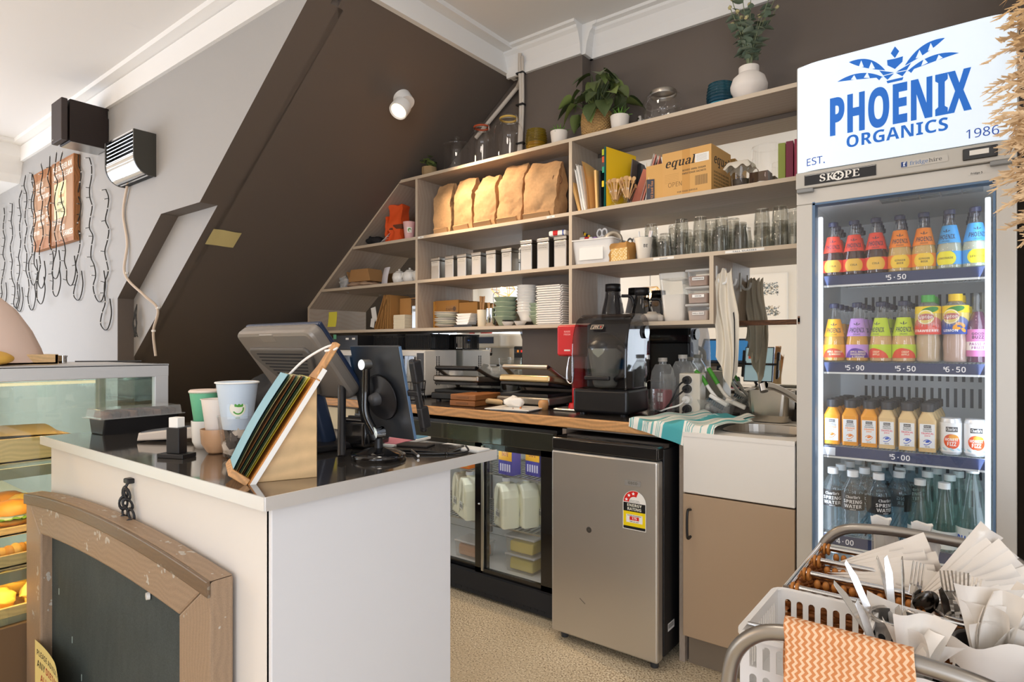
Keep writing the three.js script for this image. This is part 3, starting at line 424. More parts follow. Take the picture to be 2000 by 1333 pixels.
// ---- second level, left
{
  const k = T('takeaway_box', 'brown kraft takeaway box upside down on plastic wrap', 'box', -3.4, Y2 + .038, 2.74, .05); P(k, 'box_body', EX([[-.11, 0], [.11, 0], [.085, .085], [-.085, .085]], .13, .003).translate(0, 0, -.065), M(0xa87c4c, .8)); P(k, 'side_flap', RT(B(.004, .06, .11), 0, 0, .4, -.115, .02, 0), M(0xa87c4c, .8));
  S('plastic_wrap', 'crumpled clear plastic packet of cutlery under the kraft box', 'packet', crumple(new THREE.SphereGeometry(.1, 20, 10).scale(1.5, .2, .8).translate(0, .021, 0), .02, 30), M(0xc9a98d, .3, 0, { transmission: .3 }), -3.42, Y2 - .002, 2.73);
  S('plastic_wrap', 'small ball of clear plastic film in the slanted corner', 'packet', crumple(SPH(.05, 0, .03, 0), .035, 30, 3), frost, -3.6, Y2 + .006, 2.72);
  const c = T('menu_card', 'white curved card with dark print leaning by the teapots', 'card', -3.17, Y2, 2.72); P(c, 'card_sheet', sheet((u, v) => [(u - .5) * .09 + .03 * v * v, v * .115, .03 * Math.sin(u * 2)], 8, 8), M(0xd5d0d4, .6));
  [[-3.06, 'white ceramic teapot, leftmost of three on the slanted bay shelf'], [-2.96, 'white ceramic teapot, middle of three on the slanted bay shelf'], [-2.865, 'white ceramic teapot touching the divider, rightmost of three']].forEach(([x, l]) => {
    const t = T('teapot', l, 'teapot', x, Y2, 2.74, -.4, 'white teapots'); P(t, 'pot_body', L([[.001, 0], [.028, 0], [.042, .02], [.048, .045], [.042, .07], [.03, .08], [.001, .084]]), ceramic); P(t, 'lid', L([[.03, .08], [.022, .088], [.006, .092], [.009, .1], [.001, .104]]), ceramic); P(t, 'spout', TU([[.04, .035, 0], [.062, .05, 0], [.07, .072, 0]], .007, 12), ceramic); P(t, 'handle', TU([[-.04, .07, 0], [-.068, .072, 0], [-.07, .04, 0], [-.042, .025, 0]], .005, 18), ceramic);
  });
}
// ---- tea tins
{
  const names = ['Aniseed', 'Organic English|Breakfast tea', 'Organic Earl|Grey tea leaves', 'Organic Tea|Lemongrass', 'Turmeric|Chamomile', 'Organic Green|Sencha tea', 'Chai', 'Chamomile Tea|Dried Peppermint', 'Green Jasmine|Loose leaf tea', 'Loose Lemon|Ginger and Honey'];
  const xs = [-2.67, -2.553, -2.452, -2.338, -2.227, -2.114, -2.04, -1.975, -1.864, -1.755];
  xs.forEach((x, i) => {
    const tall = i > 6, h = tall ? .168 : .138, w = tall ? .078 : .072, t = T('tea_tin', `${nth[i]} silver tea tin from the left${tall ? ', a taller one' : ''}${i == 6 ? ', tucked behind its neighbours' : ''}`, 'tin', x, Y2, i == 6 ? 2.79 : 2.715, 0, 'silver tea tins');
    P(t, 'tin_body', B(w, h - .022, w, 0, 0, 0, .006), M(0xbdbbb6, .33, 1)); P(t, 'lid', B(w + .003, .022, w + .003, 0, h - .022, 0, .005), M(0xaaa7a1, .33, 1));
    const r = cell(120, 60, (g, W, H) => { fill(g, '#b4b2ad', 0, 0, W, H); names[i].split('|').forEach((s, k) => txt(g, s, W / 2, 22 + k * 20, i ? 15 : 24, '#33322f', i ? 'sans-serif' : 'serif', false)); });
    decal(t, 'printed_label', r, w * .84, w * .42, 0, h * .72, w / 2 + .0006, 0, 0, 0, .35);
  });
  const p = T('tissue_packet', 'red, white and blue packet lying on top of the last tins', 'packet', -1.77, Y2 + .168, 2.7, .1); P(p, 'packet_box', B(.1, .028, .07, 0, 0, 0, .008), paper); P(p, 'red_band', B(.04, .0285, .071, -.01, .0003, 0, .008), red); P(p, 'blue_band', B(.015, .0285, .071, .035, .0003, 0, .006), M(0x3450a0, .5));
}
// ---- lowest level, left bay
{
  const e = [[-3.2, .24, .32, .42], [-3.14, .22, .3, .2], [-3.09, .225, .05, .06], [-3.07, .22, .02, .02]];
  ['leaning open kraft mailer, leftmost of the upright mailers', 'second kraft mailer, bent and leaning beside the open one', 'thin folded kraft mailer standing third in the row', 'fourth kraft mailer standing upright in the row'].forEach((l, i) => { const [x, h, , rz] = e[i]; const t = T('kraft_mailer', l, 'mailer', x, Y1, 2.74, 0, 'kraft mailers'); t.rotation.z = -rz; P(t, 'folded_card', MG([B(.004, h, .17, -.012, 0, 0), B(.004, h, .17, .012, 0, 0), B(.028, .004, .17, 0, 0, 0)]), M(0xb07f45, .8)); });
  S('kraft_box', 'wide flat kraft box standing upright behind the cream napkin stack', 'box', B(.18, .2, .14, 0, 0, 0, .003), M(0xb58347, .8), -2.945, Y1 + .001, 2.79);
  const s = T('napkin_stack', 'cream stack of paper sheets before the kraft box', 'napkins', -2.965, Y1, 2.7); for (let i = 0; i < 9; i++) P(s, 'sheet', B(.105 + (i % 2) * .002, .0098, .1, (i % 3) * .0006, i * .01, 0, .002), cream);
  const tn2 = T('straw_tin', 'tall white tin of straws against the divider', 'tin', -2.832, Y1, 2.69); P(tn2, 'tin_body', B(.055, .145, .055, 0, 0, 0, .005), M(0xd7dee4, .3, .6)); for (let i = 0; i < 4; i++) P(tn2, 'straw', C(.004, .004, .06, -.015 + i * .01, .12, .008 * (i % 2)), paper);
  const r = cell(90, 30, (g, w, h) => { fill(g, '#c9d0d6', 0, 0, w, h); txt(g, 'WOODEN', w / 2, 13, 13, '#222'); txt(g, 'STRAWS', w / 2, 27, 13, '#222'); }); decal(tn2, 'printed_label', r, .045, .016, 0, .115, .0282);
  S('wire_grater', 'dark wire rack standing behind the cream napkin stack', 'rack', MG(Array.from({ length: 6 }, (_, i) => B(.003, .09, .003, i * .01, 0, 0)).concat([B(.06, .004, .004, .025, .088, 0), B(.06, .004, .004, .025, .04, 0)])), black, -2.905, Y1 + .1, 2.705);
  const n = T('sticky_note', 'yellow sticky note on the left side of the shelves', 'note', -3.62, 1.4, 2.63); P(n, 'note_sheet', sheet((u, v) => [(u - .5) * .095, (v - .5) * .105, .004 + .012 * (1 - v) ** 2], 4, 6), M(0xe0d64a, .7));
  S('paper_slips', 'white paper slips tucked behind the leaning mailers', 'paper', MG([RT(B(.05, .1, .001), 0, 0, .2, 0, .06, 0), RT(B(.04, .06, .001), 0, 0, -.2, -.02, .02, .01)]), paper, -3.33, Y1, 2.76);
}
// ---- lowest level, plates and bowls
{
  const kb = M(0xb5803f, .8);
  const c = T('cardboard_sleeve', 'brown cardboard sleeve boxes standing behind the stacked plates', 'box', -2.66, Y1, 2.82); P(c, 'box_body', B(.2, .175, .1, 0, 0, 0, .002), kb); P(c, 'end_flap', B(.012, .17, .1, -.1, .001, .01), M(0xd79a45, .7)); P(c, 'box_body', B(.15, .155, .1, .18, 0, 0, .002), kb);
  const fb = cell(90, 40, (g, w, h) => { fill(g, '#a8773e', 0, 0, w, h); g.fillStyle = '#5a3c1c'; g.beginPath(); g.arc(72, 20, 13, 0, 7); g.fill(); txt(g, 'fragile', 30, 26, 17, '#5a3c1c', 'serif'); }); decal(c, 'printed_mark', fb, .09, .04, .04, .12, .0512);
  const dish = L([[.001, 0], [.045, 0], [.05, .003], [.075, .012], [.074, .015], [.05, .006], [.001, .005]], 32);
  for (let i = 0; i < 7; i++) { const d = S('side_plate', `white round side plate, ${i == 0 ? 'lowest' : i == 6 ? 'topmost' : nth[i] + ' from the bottom'} in the pile before the cardboard sleeves`, 'plate', i ? dish : dish.clone(), i % 3 == 1 ? M(0xdfe2d2, .25) : ceramic, -2.61 + .006 * Math.sin(i * 2), Y1 + .001 + i * .013, 2.72, i, 'white side plates'); d.rotation.z = .04 * Math.sin(i * 1.7); d.position.y += .004; }
  for (let i = 0; i < 4; i++) S('dip_dish', `small white rectangular dish, ${['lowest', 'second from the bottom', 'third from the bottom', 'topmost'][i]} on the black tray`, 'dish', EX([[-.045, 0], [.045, 0], [.058, .018], [-.058, .018]], .07, .003).translate(0, 0, -.035), ceramic, -2.44 + .003 * i, Y1 + .014 + i * .0165, 2.71, .05 * i - .1, 'white dip dishes');
  S('black_tray', 'small black tray under the pile of rectangular dishes', 'tray', B(.14, .014, .09, 0, 0, 0, .003), blackGloss, -2.43, Y1 + .0005, 2.71);
  const fc = T('cutlery_cup', 'cream cup holding wooden forks beside the steel tin', 'cup', -2.325, Y1, 2.72); P(fc, 'cup_wall', L([[.001, 0], [.026, 0], [.03, .1], [.027, .1], [.001, .09]]), cream); for (let i = 0; i < 6; i++) P(fc, 'wooden_fork', RT(B(.008, .1, .003, 0, 0, 0), .1 * Math.sin(i), i, .12 * Math.cos(i * 2), .01 * Math.cos(i * 2), .08, .008 * Math.sin(i)), wood);
  const st = T('steel_canister', 'round steel canister with wooden spoons beside the green bowls', 'canister', -2.25, Y1, 2.71); P(st, 'canister_wall', L([[.001, 0], [.03, 0], [.03, .105], [.028, .105], [.001, .1]]), chrome); P(st, 'wooden_spoon', RT(B(.016, .08, .004, 0, .06, 0), 0, .3, .1), wood); P(st, 'wooden_spoon', RT(B(.014, .07, .004, 0, .06, .01), 0, .6, -.1), wood); P(st, 'wire_hook', TU([[.02, .1, 0], [.022, .19, 0], [.05, .195, 0], [.06, .17, 0]], .002), silver);
  const bowl = (r, h) => L([[.001, 0], [r * .5, 0], [r * .6, h * .12], [r * .74, h * .5], [r * .98, h * .94], [r, h], [r - .005, h], [r * .7, h * .52], [.001, h * .14]], 30);
  const gb = bowl(.068, .055), wb = bowl(.058, .06);
  for (let i = 0; i < 5; i++) S('sage_bowl', `sage green bowl, ${['lowest', 'second from bottom', 'middle', 'fourth from bottom', 'topmost'][i]} of the left green stack`, 'bowl', gb, sage, -2.15, Y1 + .001 + i * .027, 2.72, 0, 'sage bowls left stack');
  for (let i = 0; i < 4; i++) S('sage_bowl', `sage green bowl, ${['lowest', 'second from bottom', 'third from bottom', 'topmost'][i]} of the stack beside the square plates`, 'bowl', gb, sage, -1.935, Y1 + .001 + i * .022, 2.76, 0, 'sage bowls right stack');
  for (let i = 0; i < 10; i++) S('white_bowl', `white bowl, ${i == 0 ? 'lowest' : i == 9 ? 'topmost' : nth[i] + ' from the bottom'} in the tall white bowl stack`, 'bowl', wb, ceramic, -2.015, Y1 + .022 + i * .0158, 2.74, 0, 'white bowls tall stack');
  const sd = L([[.001, 0], [.022, 0], [.036, .022], [.034, .023], [.001, .006]], 24); S('sauce_dish', 'small white sauce dish under the black saucer on shelf front', 'dish', sd, ceramic, -2.09, Y1, 2.665); S('sauce_dish', 'small white sauce dish right of the one with black saucer', 'dish', sd, ceramic, -2.005, Y1, 2.665);
  S('black_saucer', 'small black saucer lying on the left sauce dish', 'dish', L([[.001, 0], [.03, .002], [.034, .008], [.001, .006]], 20), blackGloss, -2.09, Y1 + .0235, 2.665);
  const sq = EX(rect(-.075, -.075, .075, .075), .005, .0015).rotateX(-PI / 2), sqg = MG([sq, ...[[0, .07, 0], [PI / 2, 0, .07], [PI, -.07, 0], [-PI / 2, 0, -.07]].map((_, i) => RT(B(.15, .005, .02), -.35, 0, 0, 0, .004, .076).rotateY(i * PI / 2))]);
  for (let i = 0; i < 17; i++) S('square_plate', `white square plate, ${i == 0 ? 'lowest' : i == 16 ? 'topmost' : nth[i] + ' from the bottom'} in the stack by the divider`, 'plate', sqg, ceramic, -1.815 + .002 * Math.sin(i * 3), Y1 + .001 + i * .0122, 2.74, .02 * Math.sin(i * 5), 'square white plates');
}
// ================================================================== right bay
{ // files on the upper shelf
  const F = (name, label, x, h, d, th, m, rz, w = 2.74) => { const t = T(name, label, 'folder', x, Y3 + .001, w, 0); t.rotation.z = rz; P(t, 'cover', EX([[-d / 2, 0], [d / 2, 0], [d / 2, h * .96], [d / 2 - .01, h], [-d / 2, h]], th, .001).rotateY(PI / 2).translate(-th / 2, 0, 0), m); return t; };
  const manila = M(0xdfae6a, .7);
  F('manila_folder', 'thick manila folder leaning against the divider, first of the files', -1.615, .2, .2, .014, manila, .28);
  for (const [x, h, l] of [[-1.6, .215, 'first bundle of white papers among the manila folders'], [-1.585, .235, 'taller bundle of white papers among the manila folders']]) { const t = F('paper_bundle', l, x, h, .19, .008, paper, .2); for (let i = 0; i < 3; i++) P(t, 'loose_sheet', RT(B(.0012, h, .17, 0, 0, 0), 0, .06 * i, .05 * i - .04, .006 - .005 * i, .008 * i, .005), paper); }
  const mf = T('manila_folder', 'tall curved manila folder with rounded top beside the papers', 'folder', -1.565, Y3, 2.74); P(mf, 'cover', sheet((u, v) => [.02 * Math.sin(v * 2) - .055 * v + .025 * u, v * (.25 - .06 * u * u), (.5 - u) * .2], 8, 8), manila); P(mf, 'cover', sheet((u, v) => [.012 + .015 * Math.sin(v * 2) - .05 * v + .02 * u, v * (.235 - .05 * u * u), (.5 - u) * .2], 8, 8), manila);
  F('manila_folder', 'straight light manila folder next to the yellow folder', -1.515, .19, .2, .012, M(0xeec07a, .7), .05);
  F('black_notebook', 'black notebook between manila and yellow folders', -1.497, .185, .19, .01, blackMatte, .03);
  const y = T('display_folder', 'bright yellow display folder standing open with coloured tabs', 'folder', -1.47, Y3, 2.745); P(y, 'cover', sheet((u, v) => [u * .075, v * (.3 - .02 * u), .09 - u * .17], 4, 4), yellow, 'yellow cover'); P(y, 'cover', sheet((u, v) => [-.008 + .004 * v, v * .3, .1 - u * .2], 4, 4), M(0x2f8f86, .5), 'teal cover'); [[.17, 0x2fa07a], [.22, 0xd85a2a], [.255, 0xb8c22a], [.1, 0xf0d020]].forEach(([yy, c], i) => P(y, 'index_tab', B(.012, .03, .004, -.01, yy, .102 + i * .001, .002), M(c, .5)));
  F('grey_folder', 'dark grey folder standing behind the yellow one', -1.39, .235, .14, .006, M(0x5d544e, .6), -.12, 2.79); F('black_tablet_case', 'slim black case standing upright behind the spoons', -1.352, .22, .05, .02, black, 0, 2.8);
  const pk = T('pink_folder', 'salmon pink folder with handwriting leaning behind spoon cups', 'folder', -1.33, Y3, 2.76); P(pk, 'cover', RT(B(.11, .17, .004), 0, .25, -.35, .0, .01, 0), M(0xd07a5e, .6));
  const wal = T('plastic_wallet', 'clear plastic wallet of pink papers leaning against the sweetener box', 'folder', -1.315, Y3, 2.745); for (let i = 0; i < 4; i++) P(wal, i % 2 ? 'paper_sheet' : 'plastic_sleeve', RT(B(.004, .235 - i * .006, .17), 0, .35, -.28, .012 * i - .01, .002, 0), i % 2 ? M(0xd98a78, .6) : plasticClear);
  P(wal, 'white_sheet', RT(B(.003, .15, .12), 0, .35, -.16, .03, .002, .03), paper);
  const wineGlass = (l, x) => { const t = T('sundae_cup', l, 'cup', x, Y3, 2.675); P(t, 'cup_wall', L([[.001, .002], [.03, .002], [.02, .014], [.014, .02], [.03, .05], [.033, .065], [.031, .065], [.001, .03]], 18), glass); t.scale.setScalar(1.2); for (let i = 0; i < 16; i++) { const s = P(t, 'wooden_spoon', RT(MG([B(.005, .07, .002, 0, .02, 0), C(.009, .007, .003, 0, 0, 0, 10).rotateX(PI / 2).translate(0, .095, 0)]), .35 * Math.sin(i * 2.1), i * .7, .35 * Math.cos(i * 1.7), 0, .012, 0), M(0xdfb47c, .7)); } };
  wineGlass('footed glass of wooden tasting spoons, left of two', -1.43); wineGlass('footed glass of wooden tasting spoons, right of two', -1.365);
  const sb = T('tea_booklet', 'small dark booklet with orange lettering standing before the carton', 'book', -1.24, Y3, 2.665, .3); P(sb, 'cover', B(.036, .1, .02, 0, 0, 0, .001), M(0x3a3d48, .6)); const tb = cell(44, 110, (g, w, h) => { fill(g, '#3b3e49', 0, 0, w, h); g.save(); g.translate(w * .62, h / 2); g.rotate(-PI / 2); txt(g, 'Try', 20, -10, 15, '#e0904a'); txt(g, '12 Iced Tea', 0, 10, 17, '#e0904a'); g.restore(); }); decal(sb, 'printed_front', tb, .034, .097, 0, .05, .0106);
  // sweetener box
  const eq = T('sweetener_carton', 'brown cardboard carton printed equal with open side flap', 'box', -1.055, Y3, 2.755, -.06);
  const kc = M(0xd9a862, .75);
  P(eq, 'carton_body', B(.235, .205, .215, 0, 0, 0, .002), kc); P(eq, 'open_flap', B(.085, .165, .004, -.16, 0, .1), kc, 'open cardboard flap');
  const eqc = cell(440, 384, (g, w, h) => { fill(g, '#dba964', 0, 0, w, h); fill(g, '#d09a52', w * .42, 0, 70, h); g.save(); g.translate(140, 130); g.transform(1, 0, -.25, 1, 0, 0); txt(g, 'equal', 20, 0, 96, '#2a2420', 'serif'); g.restore(); fill(g, '#f2efe8', 300, 60, 120, 70); for (let i = 0; i < 5; i++) fill(g, '#bcb6ac', 312, 72 + i * 11, 90, 3); txt(g, 'BOXED 2000x SUGAR', 290, 185, 21, '#3a322a'); txt(g, 'SWEETENER SACHETS', 290, 212, 21, '#3a322a'); txt(g, 'OPEN', 120, 300, 52, '#8a6a3c', 'sans-serif', false); for (let i = 0; i < 22; i++) fill(g, '#3a322a', 300 + i * 5, 240, i % 3 + 1, 80); txt(g, 'FOR FOOD SERVICE', 230, 360, 20, '#5a4a34'); for (let i = 0; i < 6; i++) fill(g, '#b98b4c', 24, 190 + i * 14, 130, 2); });
  decal(eq, 'printed_front', eqc, .233, .203, 0, .1025, .1082, 0, 0, 0, .75);
  const eqs = cell(300, 290, (g, w, h) => { fill(g, '#dba964', 0, 0, w, h); g.save(); g.translate(150, 110); g.transform(1, 0, -.25, 1, 0, 0); txt(g, 'equal', 0, 0, 84, '#2a2420', 'serif'); g.restore(); for (let i = 0; i < 5; i++) txt(g, 'SACHETS FOR TEA AND COFFEE', 150, 170 + i * 22, 16, '#4a3820'); }); decal(eq, 'printed_side', eqs, .213, .203, .1182, .1025, 0, 0, PI / 2, 0, .75);
  // covered glass, cylinder vase, books
  const cg = T('covered_glass', 'glass tumbler covered with draped white cloth right of the carton', 'glass', -.85, Y3, 2.74); P(cg, 'tumbler', L([[.001, .004], [.036, .004], [.044, .12], [.042, .12], [.001, .02]], 12), glass); P(cg, 'dark_contents', L([[.001, .006], [.031, .006], [.035, .05], [.001, .052]], 12), M(0x4a4038, .6));
  P(cg, 'cloth', sheet((u, v) => { const x = (u - .5) * 2, z = (v - .5) * 2, r = Math.max(Math.abs(x), Math.abs(z)) ** 1, k = Math.min(1, .62 / Math.max(.001, r)); const d = Math.max(0, r - .62); return [x * .068 * (.75 + .25 * k) + .012 * d * Math.sin(z * 9), .124 - d * .075 + .008 * Math.sin(x * 8 + z * 5) * d * 3, z * .068 * (.75 + .25 * k) + .012 * d * Math.cos(x * 9)]; }, 24, 24), fabricOff);
  const bx = T('cocoa_box', 'small brown box behind the cloth covered glass', 'box', -.79, Y3, 2.83); P(bx, 'box_body', B(.08, .09, .07, 0, 0, 0, .002), M(0x6a4a36, .6));
  const cy = T('cylinder_vase', 'tall clear glass cylinder vase with tealights inside', 'vase', -.735, Y3, 2.74); P(cy, 'glass_wall', L([[.001, .004], [.06, .004], [.064, .008], [.064, .17]], 32), glass); P(cy, 'rim', new THREE.TorusGeometry(.064, .002, 8, 36).rotateX(PI / 2).translate(0, .17, 0), glass); P(cy, 'tealight', C(.02, .02, .015, -.02, .006, .02), paper); P(cy, 'tealight', C(.02, .02, .015, .025, .006, .01), paper);
  for (const [x, c, l, h] of [[-.672, 0x8f9a3c, 'green illustrated cookbook beside the cylinder vase', .15], [-.642, 0x7c1f3c, 'dark red cookbook beside the green one', .152], [-.61, 0x9c2a4a, 'magenta cookbook touching the tall fridge', .155]]) { const b = T('cookbook', l, 'book', x, Y3, 2.745, .15); P(b, 'cover', B(.028, h, .19, 0, 0, 0, .002), M(c, .45)); P(b, 'pages', B(.022, h - .006, .184, 0, .003, -.004), paper); }
  const sc = T('cling_tube', 'upright clear plastic tube standing against the tall fridge', 'tube', -.56, Y3, 2.66); P(sc, 'tube_wall', C(.022, .022, .21, 0, 0, 0, 18, true), plasticClear);
}
// ---- bin, cup and drinking glasses
{
  const b = T('storage_bin', 'white plastic bin of scissors and tape at left of the glasses', 'bin', -1.555, Y2, 2.735, .08);
  P(b, 'bin_wall', skin([rbx(.01, .01, .004, .004), rbx(.2, .16, .004), rbx(.225, .185, .12), rbx(.24, .2, .124), rbx(.24, .2, .118), rbx(.22, .18, .118), rbx(.196, .156, .008), rbx(.01, .01, .008, .004)]), M(0xefece6, .4));
  P(b, 'front_cutout', B(.13, .06, .003, 0, .02, .094, .003), M(0xf7f4ee, .4), 'pale raised panel');
  const s1 = T('scissors', 'white-handled scissors sticking out of the white bin', 'scissors', -1.53, Y2 + .1, 2.72); for (const x of [-.014, .014]) P(s1, 'handle', new THREE.TorusGeometry(.014, .004, 8, 20).scale(1, 1.4, 1).translate(x, .062, 0), M(0xd8d8da, .4)); P(s1, 'blade', MG([B(.01, .09, .003, -.005, -.045, 0), B(.01, .09, .003, .006, -.045, .003)]), steel);
  const s2 = T('scissors', 'purple-handled scissors lying in the white bin', 'scissors', -1.585, Y2 + .1, 2.72, .5); for (const x of [-.013, .013]) P(s2, 'handle', new THREE.TorusGeometry(.012, .004, 8, 20).translate(x, .034, 0), M(0xa884c0, .4)); P(s2, 'blade', B(.01, .08, .003, 0, -.055, 0), steel);
  const tp = T('tape_roll', 'roll of clear packing tape in the white bin', 'tape', -1.475, Y2 + .1, 2.73); P(tp, 'tape_ring', RT(L([[.028, -.022], [.045, -.022], [.045, .022], [.028, .022], [.028, -.022]], 28), PI / 2, 0, .0, 0, .02, 0).rotateY(.9), M(0xd5c8b2, .3)); 
  const pk = T('tissue_packet', 'small red and white packet in the white bin', 'packet', -1.62, Y2 + .1, 2.72, .3); P(pk, 'packet_box', B(.07, .05, .04, 0, 0, 0, .008), paper); P(pk, 'red_band', B(.035, .0505, .041, .005, -.0003, 0, .008), red);
  const tm = T('tape_measure', 'yellow and black striped tape strip in the white bin', 'tape', -1.63, Y2 + .12, 2.74); for (let i = 0; i < 7; i++) P(tm, 'stripe', RT(B(.012, .014, .004, -.04 + i * .012, .055 - i * .006, 0), 0, 0, -.1), i % 2 ? black : yellow);
  const kb = T('kraft_pouch', 'torn kraft pouch of honeycomb paper beside the paper cup', 'pouch', -1.4, Y2, 2.68, -.1); P(kb, 'pouch_body', crumple(new THREE.BoxGeometry(.105, .09, .07, 5, 5, 3).translate(0, .046, -.01), .012, 30), M(0xb88746, .8)); P(kb, 'honeycomb_front', bUV(B(.09, .06, .003, .005, .004, .028), .03), M(0xf4e4c0, .7, 0, { map: canvasTex(64, 64, (g, w, h) => { fill(g, '#e9c98a', 0, 0, w, h); g.fillStyle = '#fff6e2'; for (const [x, y] of [[16, 16], [48, 48], [48, 16 - 16], [16, 48], [0, 32], [32, 32], [64, 32], [32, 0], [32, 64]]) { g.beginPath(); g.arc(x, y, 9, 0, 7); g.fill(); } }) }));
  const pc = T('paper_cup', 'white paper cup holding pens in front of the drinking glasses', 'cup', -1.287, Y2, 2.69); P(pc, 'cup_wall', L([[.001, .002], [.03, .002], [.042, .1], [.0445, .104], [.041, .105], [.001, .09]], 30), M(0xf1e8d8, .6)); wrapLabel(pc, 'printed_letters', cell(120, 60, (g, w, h) => { fill(g, '#efe6d6', 0, 0, w, h); txt(g, 'BE', w - 34, 46, 40, '#2a2624'); }), .0396, .0362, .03, .05, .35, 1.4);
  for (const [x, c, r] of [[-.02, 0xeeeeec, .12], [.012, 0xf4e4e0, -.25], [.02, 0xe8e8e8, -.3]]) P(pc, 'pen', RT(C(.0045, .0045, .13, 0, 0, 0, 8), .05, 0, r, x * .4, .01, 0), M(c, .4));
  const sb = T('medicine_box', 'small white and teal box behind the paper cup', 'box', -1.33, Y2, 2.79); P(sb, 'box_body', B(.1, .13, .05, 0, 0, 0, .002), paper); P(sb, 'teal_band', B(.02, .1305, .051, .02, 0, 0, .002), M(0x6a8f9a, .5));
  const tumGlass = M(0xeeeeec, .04, 0, { transmission: 1, thickness: 0, ior: 1.55 }), tum = L([[.001, .11], [.026, .11], [.028, .107], [.033, .05], [.035, .0], [.0335, 0], [.031, .05], [.026, .096], [.001, .098]], 10);
  const spots = [[-1.264, 2.72, 2], [-1.174, 2.68, 1], [-1.252, 2.8, 1], [-1.183, 2.81, 2], [-1.103, 2.7, 2], [-1.102, 2.81, 1], [-1.016, 2.7, 2], [-1.004, 2.81, 2], [-.92, 2.67, 1], [-.94, 2.755, 2], [-.912, 2.83, 2], [-.83, 2.67, 1], [-.84, 2.76, 1], [-.751, 2.71, 2], [-.676, 2.7, 2], [-.64, 2.79, 2], [-.755, 2.81, 1], [-.57, 2.72, 2]].sort((a, b) => a[0] - b[0]);
  const first = S('drinking_glass', '', 'glass', tum, tumGlass, 0, 0, 0); let k = 0;
  spots.forEach(([x, w, n], i) => { for (let q = 0; q < n; q++) { const l = n > 1 ? `${q ? 'upper' : 'lower'} upturned glass of the ${nth[i]} place counted from the paper cup` : `single upturned glass at the ${nth[i]} place counted from the paper cup`; const y = Y2 + .0005 + q * .062; if (!k++) { first.position.set(x, y, -w); first.userData = { label: l, category: 'glass', group: 'upturned drinking glasses' }; } else dup(first, l, x, y, w, i, 'upturned drinking glasses'); } });
}
